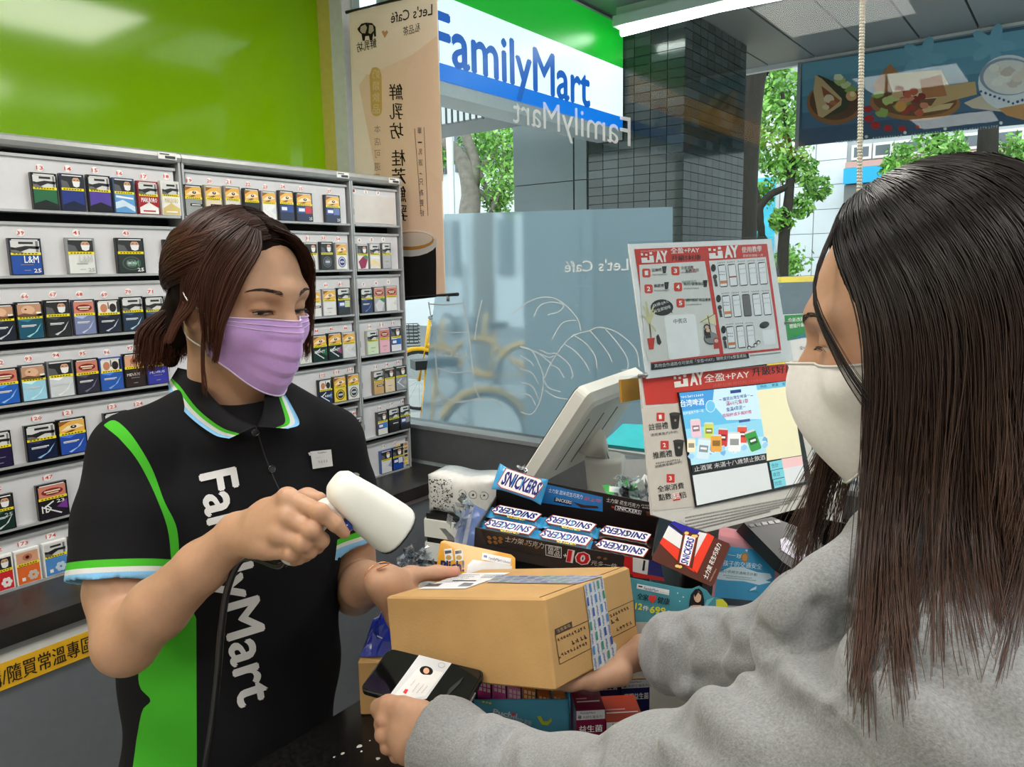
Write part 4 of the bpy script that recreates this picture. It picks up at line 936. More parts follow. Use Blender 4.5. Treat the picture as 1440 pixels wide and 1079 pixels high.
# dumpling banner under the canopy edge
XF = 5.24
PF = Plane((XF, 1, 2.5), (-1, 0, 0))
t = thing('dumpling_banner', 'blue food banner with dumpling pictures hanging from the canopy edge', 'banner', (XF, .8, 2.24))
mb = MB(); zt2, zb3 = onx(1127, 90, XF)[2], onx(1130, 205, XF)[2]; ya, yb = onx(1127, 90, XF)[1], -.3
m_food = mat('food_banner_print', attr=True, rough=.5, var=.03, emit=0)
mb.box((XF, yb, zb3), (XF + .012, ya, zt2), (58, 98, 122)); mb.build('cloth', m_food, t)
b = Sheet(PF, .0006, .001)
def q(x, y): return (860 + x * 580 / 1440, y * 345 / 857)
pg = [(108, 164, 188), (98, 152, 178), (84, 132, 160), (68, 106, 138), (58, 88, 118)]
ytl = lambda x, f: (90 - .155 * (x - 1127)) * (1 - f) + (205 - .097 * (x - 1130)) * f
for i in range(5): b.poly([(1128, ytl(1128, i / 5)), (1560, ytl(1560, i / 5)), (1560, ytl(1560, (i + 1) / 5)), (1128, ytl(1128, (i + 1) / 5))], pg[i], 1)
for cx_, cy_ in ((1090, 205), (1330, 160)):
    for k in range(5): b.ell(*q(cx_ + 42 * math.cos(k * 1.257), cy_ + 42 * math.sin(k * 1.257)), 16, 8, (118, 172, 196), 1.6, 12, k * 1.257)
def blob(cx, cy, rx, ry, col, lay, n=10, jit=.2, rot=0., seed=1):
    r = np.random.RandomState(seed + int(cx)); b.poly([q(cx + (rx * math.cos(a) * math.cos(rot) - ry * math.sin(a) * math.sin(rot)) * r.uniform(1 - jit, 1 + jit), cy + (rx * math.cos(a) * math.sin(rot) + ry * math.sin(a) * math.cos(rot)) * r.uniform(1 - jit, 1 + jit)) for a in np.linspace(0, 6.283, n, endpoint=False)], col, lay)
# first basket: wrapped dumpling
blob(780, 360, 98, 76, (150, 98, 58), 3, 24, 0); blob(780, 354, 88, 66, (96, 62, 40), 4, 24, 0)
b.poly([q(722, 262), q(852, 318), q(820, 385), q(735, 415)], (58, 60, 44), 5); b.poly([q(712, 262), q(735, 275), q(805, 345), q(802, 368), q(738, 412), q(722, 405), (q(705, 320))], (206, 172, 128), 6)
b.poly([q(733, 300), q(800, 352), q(760, 385), q(742, 340)], (150, 84, 52), 7); blob(760, 345, 20, 14, (226, 206, 178), 8); blob(775, 360, 12, 9, (186, 110, 70), 8); blob(750, 375, 12, 9, (226, 202, 166), 8)
for i, (x, y) in enumerate([(800, 285), (822, 300), (835, 315), (790, 270)]): blob(x, y, 18, 14, [(176, 190, 120), (206, 214, 160), (140, 166, 84), (220, 224, 190)][i], 8, 9, .35)
blob(838, 336, 19, 18, (224, 170, 112), 9, 14, .05); blob(842, 330, 10, 9, (244, 220, 170), 10, 12, .05)
# second basket: opened dumpling with meat and leaves
blob(1060, 360, 158, 62, (168, 112, 66), 3, 28, 0, .02); blob(1060, 352, 146, 54, (120, 78, 48), 4, 28, 0, .02)
b.poly([q(912, 300), q(972, 222), q(1010, 262), q(980, 310), q(930, 330)], (176, 120, 72), 5); b.poly([q(960, 260), q(1150, 245), q(1180, 300), q(1165, 340), q(1060, 350), q(985, 330)], (226, 206, 176), 5)
b.poly([q(1165, 300), q(1270, 285), q(1276, 330), q(1190, 352), q(1110, 380)], (206, 170, 120), 6); b.poly([q(1075, 280), q(1150, 262), q(1172, 335), q(1090, 345)], (186, 120, 76), 6); b.poly([q(1195, 360), q(1180, 380), q(1060, 400), q(1100, 372)], (222, 190, 140), 6)
for i in range(9): blob(930 + (i * 37) % 100, 330 + (i * 23) % 75, 20, 15, [(160, 182, 96), (196, 206, 130), (128, 156, 74)][i % 3], 7, 9, .35, 0, i)
for i in range(12): blob(1005 + (i * 29) % 95, 312 + (i * 19) % 88, 17, 13, [(170, 60, 46), (206, 96, 70), (140, 42, 36), (222, 140, 110)][i % 4], 8, 8, .25, 0, i)
blob(1010, 372, 20, 18, (226, 160, 80), 9, 14, .05); blob(1000, 330, 20, 16, (222, 178, 132), 9, 10, .1)
# bowl of dumplings
blob(1390, 290, 110, 98, (226, 230, 236), 3, 30, 0); blob(1385, 268, 100, 66, (150, 160, 184), 4, 30, 0); blob(1390, 270, 92, 60, (232, 226, 222), 5, 30, 0)
for i in range(12): blob(1335 + (i * 41) % 110, 240 + (i * 17) % 62, 20, 13, [(244, 238, 230), (214, 196, 186), (232, 216, 204)][i % 3], 6, 9, .3, 0, i)
for i in range(14): blob(1290 + 16 * i, 350 - abs(7 - i) * 6 + 12, 5, 5, (70, 90, 150), 6, 7, .2, 0, i)
b.poly([q(1230, 360), q(1300, 330), q(1440, 370), q(1440, 400), q(1260, 378)], (214, 196, 176), 2); b.poly([q(1350, 380), q(1440, 362), q(1440, 420), q(1380, 404)], (206, 150, 96), 3)
for x, y, r in [(896, 382, 16), (900, 415, 18), (922, 438, 18), (965, 448, 16), (1015, 450, 14), (1070, 443, 8)]: b.ell(*q(x, y), r * .4, r * .3, (186, 30, 40), 4, 12)
for (xa, xb, ya_, yb_) in [(890, 780, 478, 488), (1025, 910, 464, 474), (1165, 1045, 450, 462), (1360, 1190, 430, 448)]:
    b.scribble(*q(xa - 10, ya_ + 6), *q(xb, yb_ + 6), 4, (176, 190, 204), 4); b.ell(*q(xa, ya_), 2.4, 2.4, (226, 232, 238), 4, 10)
b.build('banner_print', m_food, t)
MB().box((XF + .012, yb, zt2 - .02), (XF + .026, ya + .02, zt2 + .012)).box((XF - .004, ya, zb3 - .02), (XF + .02, ya + .022, zt2 + .012)).build('banner_frame', mat('grey_banner_frame', (150, 158, 164), rough=.4), t, col=False)

# bead chain of the window blind
t = thing('blind_chain', 'pale plastic bead chain hanging before the dumpling banner', 'chain', onx(1208, 290, 1.93))
mb = MB(); sph = []
for kx in (-1.7, 1.7):
    for i in range(66):
        f = i / 65; P = onx(1213 - 5 * f + kx, -4 + 294 * f, 1.93 + kx * .004)
        rings = [[P + A(math.cos(a) * math.cos(l), math.sin(a) * math.cos(l), math.sin(l)) * .0042 for a in np.linspace(0, 6.283, 6, endpoint=False)] for l in (-1.2, -.4, .4, 1.2)]
        mb.loft(rings)
o = mb.build('beads', mat('ivory_plastic', (206, 200, 186), rough=.35), t, smooth=True, col=False); o['kind'] = 'stuff'
for kx in (-1.7, 1.7): MB().tube([onx(1213 + kx, -4, 1.93 + kx * .004), onx(1208 + kx, 290, 1.93 + kx * .004)], .0012, 5).build('cord', MATS['ivory_plastic'], t, col=False)
# ------------------------------------------------------------------ parcel held over the counter
def rotv(r):
    r = np.asarray(r, float); a = np.linalg.norm(r); k = r / a
    K = np.array([[0, -k[2], k[1]], [k[2], 0, -k[0]], [-k[1], k[0], 0]]); return np.eye(3) + math.sin(a) * K + (1 - math.cos(a)) * K @ K
KS = 1.15
_R = rotv((-.2758, .0702, -.6259)); bax = _R @ A(.607, -.794, 0); bay = _R @ A(.794, .607, 0); baz = _R @ A(0, 0, 1.)
BB = CAM + KS * (A(.582, .4064, 1.1737) - CAM); bw, bd, bh = .227 * KS, .1809 * KS, .0899 * KS
def bp(u, v, w, o=0.0): return BB - bax * bw * (1 - u) + bay * bd * v - baz * bh * (1 - w)      # u along the front, v to the back, w up
t = thing('parcel_box', 'brown cardboard parcel with printed tape held between clerk and customer', 'parcel', bp(.5, .5, 0))
BX = (BB - bax * bw - baz * bh, bax, bay, baz)
mb = MB(); r = .003
def rr_box(mb, w, d, h, X, r):
    ring = lambda z, i: [X[0] + X[1] * x + X[2] * y + X[3] * z for x, y in [(i + r, i), (w - i - r, i), (w - i, i + r), (w - i, d - i - r), (w - i - r, d - i), (i + r, d - i), (i, d - i - r), (i, i + r)]]
    mb.loft([ring(0, r), ring(r, 0), ring(h - r, 0), ring(h, r)])
rr_box(mb, bw, bd, bh, BX, .0025); mb.build('carton', m_card, t, col=False)
# flap seam on the top right edge
MB().box((bw - .010, .004, bh - .0004), (bw - .0085, bd - .004, bh + .0006), None, BX).build('flap_seam', mat('seam_brown', (112, 84, 52), rough=.8), t, col=False)
MB().box((.004, bd * .5, bh - .0002), (bw - .012, bd * .5 + .0015, bh + .0004), None, BX).build('top_flap_seam', MATS['seam_brown'], t, col=False)
ptop = Plane(bp(0, 0, 1), baz); pside = Plane(bp(1, 0, 1), bax)
s = Sheet(ptop, .00025, .0006); k4 = 440 / 1440
def q(x, y): return (480 + x * k4, 780 + y * k4)
s.poly([q(352, 162), q(565, 88), q(778, 86), q(572, 160)], (226, 228, 232), 1)
s.poly([q(510, 126), q(516, 122), q(622, 122), q(618, 127)], (40, 40, 44), 2); s.poly([q(375, 152), q(398, 140), q(468, 136), q(446, 150)], (70, 72, 78), 2); s.poly([q(535, 150), q(565, 134), q(612, 134), q(592, 149)], (120, 122, 128), 2)
for a in range(5): s.scribble(*q(440 + a * 22, 132 - a * 8), *q(540 + a * 24, 131 - a * 8), 1.6, (90, 92, 98), 2)
for a in range(3): s.scribble(*q(640 + a * 8, 112 - a * 6), *q(730 + a * 8, 112 - a * 6), 1.5, (80, 82, 88), 2)
s.build('shipping_label', m_print, t)
# printed packing tape: across the top and down the right side
m_tape = mat('packing_tape', attr=True, rough=.3, var=.05, coat=.3, bump=.25, bscale=120)
tv0, tv1 = .60, .84     # band across the depth
mb = MB(); hh = .0009
def tp(u, v, w, o): return bp(u, v, w)
top = [bp(.50, .46, 1) + baz * hh, bp(1.0, .34, 1) + baz * hh, bp(1.0, .70, 1) + baz * hh, bp(.52, .74, 1) + baz * hh]
s1 = Sheet(ptop, .0003, .0012)
T0, T1, T2, T3 = q(668, 132), q(1088, 138), q(1206, 102), q(712, 102)
s1.poly([T0, T1, T2, T3], (196, 198, 204), 0)
s2 = Sheet(pside, .0003, .0012)
S0, S1, S2, S3 = q(1112, 140), q(1200, 104), q(1262, 470), q(1158, 535)
s2.poly([S0, S1, q(1240, 395), q(1262, 412), S2, q(1225, 505), S3, q(1135, 300)], (202, 204, 208), 0)
rb = random.Random(3)
def tape_print(sh, P, nu, nv):
    a, b_, c, d = [np.array(p) for p in P]
    L = lambda u, v: (a * (1 - u) + b_ * u) * (1 - v) + (d * (1 - u) + c * u) * v
    for i in range(nu):
        for j in range(nv):
            u0, v0 = i / nu, j / nv; off = rb.uniform(-.02, .02)
            if (i + j) % 2 == 0:
                P0, P1, Pu = L(u0 + .01, v0 + .22 / nv), L(u0 + .95 / nu, v0 + .22 / nv + off), L(u0 + .01, v0 + .78 / nv)
                o = sh.off(1); p0 = sh.pl.px(*P0, o)
                text3(sh.mb, 'FamilyMart', p0, sh.pl.px(*P1, o) - p0, sh.pl.px(*Pu, o) - p0, (44, 96, 170), .02, 0, False)
            else:
                cc = [(60, 150, 120), (70, 130, 190), (50, 80, 160)][(i + j) // 2 % 3]
                sh.poly([tuple(L(u0 + .1 / nu, v0 + .25 / nv)), tuple(L(u0 + .8 / nu, v0 + .25 / nv)), tuple(L(u0 + .8 / nu, v0 + .7 / nv)), tuple(L(u0 + .1 / nu, v0 + .7 / nv))], cc, 1)
                sh.scribble(*L(u0 + .15 / nu, v0 + .9 / nv), *L(u0 + .9 / nu, v0 + .9 / nv), 1.2, (70, 110, 180), 1)
tape_print(s1, (T0, T1, T2, T3), 9, 4)
tape_print(s2, (S1, S2, S3, S0), 7, 5)
s1.mb.v += s2.mb.v and []
b0_ = len(s1.mb.v); s1.mb.v += s2.mb.v; s1.mb.f += [tuple(b0_ + i for i in f) for f in s2.mb.f]; s1.mb.c += s2.mb.c
s1.build('printed_tape', m_tape, t)
s = Sheet(pside, .00025, .0004); INK = (52, 38, 26)
s.frame([q(983, 372), q(1345, 210), q(1352, 328), q(1003, 506)], .8, INK, 1)
s.poly([q(980, 345), q(1058, 308), q(1061, 335), q(983, 370)], INK, 1); s.text('注意事項', q(992, 362), q(1054, 333), 5, (190, 150, 100), 2)
for (x0, y0, x1, y1, h) in [(994, 402, 1125, 342, 4.5), (1060, 418, 1135, 384, 6), (1012, 470, 1135, 412, 4.5), (1235, 292, 1325, 250, 4.5), (1240, 322, 1282, 302, 6), (1265, 355, 1340, 318, 4.5)]: s.scribble(*q(x0, y0), *q(x1, y1), h, INK, 1)
s.poly([q(1000, 480), q(1008, 476), q(1003, 468)], INK, 1)
s.build('side_print', m_print, t)

# ------------------------------------------------------------------ phone
pc = CAM + .905 / .9 * (A(.598, .595, 1.014) - CAM); pn = nrm(A(-.258, -.10, .96))
pph = Plane(pc, pn)
pTL, pTR, pBR, pBL = [pph.px(*p) for p in [(551.8, 909.9), (683.2, 946.5), (646.5, 1004.6), (499.9, 971)]]
pax = nrm((pTR - pTL) + (pBR - pBL)); pay = nrm((pTL - pBL) + (pTR - pBR)); pay = nrm(pay - pax * (pax @ pay)); paz = np.cross(pax, pay)
pw_ = (np.linalg.norm(pTR - pTL) + np.linalg.norm(pBR - pBL)) / 2; ph_ = (np.linalg.norm(pTL - pBL) + np.linalg.norm(pTR - pBR)) / 2
pcen = (pTL + pTR + pBR + pBL) / 4
t = thing('mobile_phone', 'black mobile phone showing an identity card, held in the left hand of the customer', 'phone', pcen)
def rrect(w, h, r, n=5):
    P = []
    for cx_, cy_, a0 in ((w / 2 - r, h / 2 - r, 0), (-w / 2 + r, h / 2 - r, 90), (-w / 2 + r, -h / 2 + r, 180), (w / 2 - r, -h / 2 + r, 270)):
        for k in range(n): a = math.radians(a0 + 90 * k / (n - 1)); P.append((cx_ + r * math.cos(a), cy_ + r * math.sin(a)))
    return P
def slab(mb, w, h, r, z0, z1, X, col=None): return mb.loft([[X[0] + X[1] * x + X[2] * y + X[3] * z for x, y in rrect(w - e, h - e, r)] for z, e in ((z0, .002), (z0 + .001, 0), (z1 - .001, 0), (z1, .002))], col)
PX = (pcen, pax, pay, paz)
slab(MB(), pw_, ph_, .009, -.008, 0, PX).build('body', mat('dark_phone_metal', (60, 62, 66), rough=.25, metal=.8), t, col=False)
slab(MB(), pw_ - .004, ph_ - .004, .008, -.0002, .0008, PX).build('glass_front', mat('phone_glass', (8, 8, 10), rough=.06, coat=.6), t, col=False)
for a0, a1 in ((.15, .3), (.34, .44)): MB().box((pw_ / 2 - .0005, -ph_ / 2 + a0 * ph_, -.006), (pw_ / 2 + .0012, -ph_ / 2 + a1 * ph_ + .008, -.003), None, PX).build('side_button', m_alu, t, col=False)
s = Sheet(Plane(pcen, paz), .0002, .0010)
s.poly([q(208, 672), q(358, 466), q(508, 504), q(392, 668), q(300, 690)], (206, 208, 212), 1)
s.poly([q(238, 660), q(360, 520), q(470, 548), q(385, 655), q(300, 672)], (222, 222, 222), 2)
s.ell(*q(392, 540), 9.5, 6.5, (24, 20, 22), 3, rot=.2); s.ell(*q(392, 541), 4.2, 4.2, (222, 170, 140), 4); s.poly([q(372, 558), q(410, 560), q(405, 566), q(375, 565)], (230, 230, 230), 4)
s.ell(*q(462, 515), 5, 4, (170, 172, 178), 3); s.ell(*q(462, 515), 4, 3, (206, 208, 212), 4); s.poly([q(284, 640), q(296, 624), q(310, 628), q(298, 648)], (206, 60, 70), 4)
for a, b_ in (((322, 612), (345, 584)), ((330, 640), (362, 598)), ((350, 646), (384, 604)), ((372, 646), (400, 612))): s.scribble(*q(*a), *q(*b_), 1.8, (150, 140, 130), 4)
s.poly([q(470, 675), q(500, 620), q(565, 566), q(545, 600)], (56, 58, 62), 2)
s.build('screen_picture', mat('screen_print', attr=True, rough=.2, emit=0), t)

# ------------------------------------------------------------------ chocolate bar tray and its stand
tn = nrm(A(-.075, -.167, .983)); tc_ = A(1.01, .652, 1.072); ptr = Plane(tc_, tn)
c4 = [ptr.px(*p) for p in [(697, 697), (932, 742), (915, 789), (663, 742)]]
tx = nrm((c4[1] - c4[0]) + (c4[2] - c4[3])); ty = nrm((c4[0] - c4[3]) + (c4[1] - c4[2])); ty = nrm(ty - tx * (tx @ ty)); tz = np.cross(tx, ty)
tw_, td_ = .286, .122; TX_ = (sum(c4) / 4, tx, ty, tz)
def tp(a, b_, c=0.0): return TX_[0] + tx * a + ty * b_ + tz * c
t = thing('chocolate_bar_tray', 'open dark cardboard counter tray full of chocolate bars', 'display tray', tp(0, 0, -.05))
m_tray = mat('dark_tray_card', attr=True, rough=.4, var=.05)
H = .046
mb = MB(); BR = (34, 24, 22)
mb.box((-tw_ / 2, -td_ / 2, -H), (tw_ / 2, td_ / 2, -H + .002), BR, TX_).box((-tw_ / 2, -td_ / 2, -H), (-tw_ / 2 + .002, td_ / 2, 0), (66, 60, 58), TX_).box((tw_ / 2 - .002, -td_ / 2, -H), (tw_ / 2, td_ / 2, .01), BR, TX_)
mb.box((-tw_ / 2, -td_ / 2, -H), (tw_ / 2, -td_ / 2 + .002, 0), (58, 50, 48), TX_)
mb.build('tray_box', m_tray, t)
hd = MB(); hd.prism([tp(-tw_ / 2, td_ / 2, -H), tp(tw_ / 2, td_ / 2, -H), tp(tw_ / 2, td_ / 2, .030), tp(tw_ / 2 - .012, td_ / 2, .040), tp(-.07, td_ / 2, .044), tp(-.09, td_ / 2, .030), tp(-tw_ / 2, td_ / 2, .028)], ty * .002, (26, 18, 18)); hd.build('back_header', m_tray, t)
ph = Plane(tp(0, td_ / 2, 0), -ty); s = Sheet(ph, .0003, .0004)
def q3(x, y): return (580 + x * .25, 640 + y * .25)
s.poly([q3(728, 158), q3(1070, 236), q3(1070, 318), q3(728, 268)], (40, 120, 190), 1)
s.text('士力架 甜米花生巧克力', q3(765, 208), q3(955, 248), 6, (230, 240, 246), 2); s.poly([q3(800, 236), q3(900, 258), q3(895, 284), q3(796, 262)], (40, 34, 70), 2); s.text('SNICKERS', q3(804, 256), q3(894, 276), 4.5, (236, 236, 240), 3)
s.poly([q3(900, 262), q3(965, 280), q3(1040, 286), q3(1050, 300), q3(950, 296)], (70, 40, 28), 2); s.text('新上市', q3(965, 252), q3(1060, 268), 5, (216, 70, 60), 3)
s.text('士力架 花生巧克力', q3(1090, 262), q3(1275, 300), 6, (236, 232, 228), 2); s.scribble(*q3(1285, 284), *q3(1390, 296), 2.4, (220, 214, 208), 2); s.scribble(*q3(1290, 298), *q3(1390, 310), 2.4, (220, 214, 208), 2)
s.poly([q3(1142, 282), q3(1290, 312), q3(1284, 336), q3(1138, 308)], (200, 196, 196), 2); s.poly([q3(1146, 286), q3(1286, 314), q3(1281, 333), q3(1142, 306)], (40, 30, 60), 3); s.text('SNICKERS', q3(1150, 304), q3(1278, 331), 5, (240, 238, 240), 4)
s.poly([q3(1315, 316), q3(1370, 312), q3(1395, 335), q3(1365, 352), q3(1320, 340)], (96, 52, 30), 2); s.poly([q3(1120, 285), q3(1138, 290), q3(1136, 300), q3(1122, 296)], (176, 60, 40), 2)
s.build('header_print', m_gloss, t)
# front label of the tray
pf = Plane(tp(0, -td_ / 2, -.02), -ty); s = Sheet(pf, .0003, .0004)
s.poly([q3(385, 420), q3(1190, 566), q3(1185, 655), q3(420, 505)], (52, 46, 46), 1)
s.text('士力架 巧克力', q3(520, 486), q3(738, 526), 8, (196, 190, 184), 2); s.frame([q3(750, 504), q3(838, 518), q3(838, 578), q3(752, 562)], .8, (230, 228, 226), 2); s.text('指定', q3(760, 532), q3(828, 544), 6.5, (230, 228, 226), 2); s.text('商品', q3(760, 558), q3(828, 571), 6.5, (230, 228, 226), 2)
s.text('+', q3(848, 572), q3(868, 576), 5, (230, 228, 226), 2); s.text('10', q3(862, 602), q3(996, 626), 19, (232, 226, 226), 2, bold=.09); s.text('10', q3(866, 598), q3(990, 620), 17, (206, 36, 50), 3, bold=.03); s.text('元多一件', q3(1004, 618), q3(1150, 640), 7, (206, 200, 196), 2)
for i in range(12): s.ell(*q3(430 + (i * 61) % 90, 450 + (i * 37) % 70 * .6 + 10), 2.6, 1.8, (150, 104, 56), 2, 8)
for x, y in [(1050, 575), (1085, 582), (700, 520), (640, 500)]: s.ell(*q3(x, y), 3, 1.8, (126, 92, 60), 2, 8)
s.poly([q3(1195, 566), q3(1240, 574), q3(1240, 672), q3(1185, 655)], (206, 40, 44), 2); s.poly([q3(1240, 574), q3(1330, 590), q3(1322, 672), q3(1240, 654)], (226, 226, 228), 2); s.poly([q3(1300, 590), q3(1312, 592), q3(1305, 650), q3(1292, 648)], (24, 24, 40), 3)
s.poly([q3(1330, 590), q3(1394, 596), q3(1412, 686), q3(1318, 668)], (40, 38, 120), 2); s.poly([q3(1240, 656), q3(1414, 690), q3(1418, 708), q3(1240, 684)], (206, 40, 44), 2)
s.build('front_label', m_gloss, t)

m_barlab = m_gloss
def choc_bar(label, O, ax, ay, az, outer, L=.096, Wd=.034, T=.017, flip=True, group='chocolate bars in the tray', extra=None):
    """pillow pack with crimped ends; ax along the bar, az up out of its face"""
    t = thing('chocolate_bar', label, 'chocolate bar', O, group)
    n = 18; rings = []
    for i in range(n):
        x = -L / 2 + L * i / (n - 1); e = min(x + L / 2, L / 2 - x)
        k = min(1.0, max(0.0, (e - .006) / .012)) ** .6; wv = .0012 * math.sin(i * 2.3)
        ww = Wd / 2 * (.96 - .10 * k + (.05 if e < .004 else 0)); tt = .0008 + (T / 2) * k
        jag = .0012 * ((i % 2) * 2 - 1) if i in (0, n - 1) else 0
        rings.append([O + ax * (x + jag) + ay * (ww * math.copysign(abs(math.cos(a)) ** .7, math.cos(a))) + az * (tt * math.copysign(abs(math.sin(a)) ** .8, math.sin(a)) + wv * k + T / 2) for a in np.linspace(0, 6.283, 14, endpoint=False)])
    MB().loft(rings, outer).build('wrapper', m_wrap, t, smooth=True)
    sg = -1 if flip else 1
    def P(u, v, h): return O + ax * (u * sg) + ay * (v * sg) + az * (T + h)
    mb = MB(); hw, hh = L * .385, Wd * .33
    def para(e, col, h): mb.poly([P(-hw - e - .002, -hh * .75 - e, h), P(-hw + .004, -hh - e, h), P(hw + e - .006, -hh - e, h), P(hw + e + .003, hh * .55, h), P(hw - .002, hh + e, h), P(-hw + .004 - e, hh + e, h)], col)
    if extra: para(.0042, (70, 36, 26), .0006)
    para(.0028, (176, 44, 46), .0009); para(.0014, (240, 240, 242), .0012)
    P0 = P(-hw + .0005, -hh * .82, .0016); text3(mb, 'SNICKERS', P0, P(hw - .001, -hh * .82, .0016) - P0, P(-hw + .005, hh * .86, .0016) - P0, (34, 34, 120), .035, 2)
    if extra: P0 = P(-hw * .55, hh * 1.25, .0018); text3(mb, 'CRISPER', P0, P(hw * .35, hh * 1.25, .0018) - P0, P(-hw * .54, hh * 1.75, .0018) - P0, (236, 214, 80), .02, 1)
    mb.build('label_print', m_gloss, t)
    return t
BLU = (64, 160, 216); DBR = (44, 28, 26)
xs_ = [-.092, .002, .094]
wd = ['left', 'middle', 'right']
for i in (0, 1, 2):
    for j in (0, 1):
        ax2 = nrm(tx + ty * (-.02 if i < 2 else 0.01) * (1 if j else -1)); ay2 = nrm(ty - ax2 * (ty @ ax2)); az2 = nrm(np.cross(ax2, ay2) + ay2 * (-.10))
        ay2 = np.cross(az2, ax2)
        c = tp(xs_[i], -.030 + j * .042, -.020 + (.004 if j else 0))
        choc_bar('%s chocolate bar in the %s column, %s' % ('light blue' if i < 2 else 'dark brown', wd[i], 'by the tray header' if j else 'by the tray rim'), c, ax2, ay2, az2, BLU if i < 2 else DBR, extra=i < 2)
        if True:   # the layer under it
            choc_bar('%s chocolate bar in the lower layer, %s column, %s' % ('light blue' if i < 2 else 'dark brown', wd[i], 'back' if j else 'front'), tp(xs_[i], -.030 + j * .042, -H + .003), tx, ty, tz, BLU if i < 2 else DBR, T=.016)
# the loose bar leaning on the tray's left back corner
ploose = Plane(dep(732, 680, 1.30), nrm(A(-.7, -.62, .45)))
o = ploose.px(731, 682); ax2 = nrm(ploose.px(760, 692) - ploose.px(702, 673)); az2 = ploose.n; ay2 = np.cross(az2, ax2)
choc_bar('loose light blue chocolate bar propped upright at the left end of the tray header', o, ax2, ay2, az2, BLU, L=.086, Wd=.046, T=.014, flip=False, group=None)
# stand under the tray
t = thing('tray_stand', 'black plastic stand lifting the chocolate tray above the counter', 'stand', (1.03, .66, .85))
zt_ = tp(0, 0, -H)[2]
ps = [tp(a, b_, -H - .001) for a, b_ in ((-tw_ / 2 + .006, -td_ / 2 + .006), (tw_ / 2 - .006, -td_ / 2 + .006), (tw_ / 2 - .006, td_ / 2 - .006), (-tw_ / 2 + .006, td_ / 2 - .006))]
MB().loft([[A(p[0], p[1], .851) for p in ps], [p - A(0, 0, .0) for p in ps]]).build('body', m_black, t, col=False)
MB().loft([[A(p[0], p[1], .8502) + (A(p[0], p[1], 0) - A(1.01, .652, 0)) * .05 for p in ps], [A(p[0], p[1], .856) + (A(p[0], p[1], 0) - A(1.01, .652, 0)) * .05 for p in ps]]).build('foot', MATS['dark_grey_metal'], t, col=False)

# ------------------------------------------------------------------ cards and flyers round the tray
def card(name, label, cat, pl, outline, colr, thick=.0015, loc=None):
    P = [pl.px(*p) for p in outline]
    t = thing(name, label, cat, np.mean(P, 0) if loc is None else loc)
    MB().prism(P, -pl.n * thick, colr).build('card_sheet', m_gloss, t)
    return t, Sheet(pl, .00025, .0004)
pcd = Plane(A(1.035, .445, 1.072), A(-.552, -.246, .797)); kc = 280 / 1440
def q5(x, y): return (880 + x * kc, 700 + y * kc)
t, s = card('price_card', 'tilted brown price card picturing a chocolate bar on red white and blue stripes', 'sign card', pcd, [q5(*p) for p in [(190, 430), (330, 180), (350, 172), (745, 330), (757, 350), (640, 622), (610, 640), (195, 455)]], (84, 44, 36))
s.poly([q5(*p) for p in [(335, 176), (350, 172), (545, 248), (480, 330), (310, 204)]], (44, 40, 150), 1); s.poly([q5(*p) for p in [(310, 204), (440, 300), (410, 385), (268, 288)]], (222, 222, 224), 1); s.poly([q5(*p) for p in [(322, 200), (330, 190), (440, 276), (432, 290)]], (30, 30, 40), 2)
s.poly([q5(*p) for p in [(268, 288), (440, 415), (500, 545), (380, 465), (245, 330)]], (222, 60, 40), 1); s.poly([q5(*p) for p in [(530, 250), (590, 262), (490, 445), (480, 330)]], (218, 216, 218), 1); s.poly([q5(*p) for p in [(590, 258), (640, 285), (515, 550), (440, 470), (490, 445)]], (222, 60, 40), 1)
s.poly([q5(*p) for p in [(415, 255), (430, 240), (532, 272), (522, 300), (480, 520), (470, 510), (375, 480), (372, 470)]], (86, 44, 32), 3); s.poly([q5(*p) for p in [(428, 268), (510, 292), (460, 505), (384, 478)]], (206, 60, 60), 4); s.poly([q5(*p) for p in [(430, 274), (504, 296), (456, 498), (389, 475)]], (236, 236, 240), 5)
a, b_, c = q5(448, 494), q5(498, 306), q5(396, 474); s.text('SNICKERS', (a[0], a[1]), (b_[0], b_[1]), 13, (36, 36, 140), 6, up=(c[0] - a[0], c[1] - a[1]), bold=.03)
for x, y in [(440, 262), (490, 284), (372, 500), (392, 505), (505, 284)]: s.ell(*q5(x, y), 3.2, 2.2, (226, 190, 110), 6, 9)
a, b_ = q5(590, 598), q5(692, 345); s.text('士力架 花生巧克力', a, b_, 8, (240, 236, 232), 4, up=(-6.5, -3.8), bold=.03); s.scribble(*q5(612, 612), *q5(660, 520), 2, (190, 160, 140), 4)
s.build('card_print', m_gloss, t)
# clear stand with pink card and blue traffic flyer
pfl = Plane(A(1.085, .382, 1.03), A(-.667, -.645, .373))
t, s = card('flyer_holder', 'clear acrylic holder with pink card and blue road safety flyer', 'flyer holder', pfl, [(1012, 744), (1018, 741), (1090, 757), (1095, 764), (1098, 858), (1000, 850)], (214, 150, 160), .002, A(1.085, .382, .851))
s.poly([(1012, 747), (1090, 760), (1088, 772), (1018, 764)], (222, 150, 158), 1)
s.poly([q5(*p) for p in [(690, 345), (1080, 395), (1065, 760), (640, 720)]], (66, 156, 200), 2); 
s.poly([q5(*p) for p in [(650, 560), (690, 530), (760, 500), (850, 505), (950, 540), (1040, 550), (1055, 580), (1010, 600), (1050, 612), (960, 632), (850, 605), (740, 600), (660, 590)]], (224, 234, 240), 3)
s.text('一塊', q5(735, 430), q5(850, 445), 6.5, (236, 240, 244), 4, bold=.02); s.ell(*q5(857, 433), 5.4, 7, (186, 124, 70), 5); s.ell(*q5(857, 433), 3.6, 5, (206, 150, 92), 6); s.text('孩子的交通安全', q5(700, 492), q5(982, 520), 8, (236, 240, 244), 4, bold=.02)
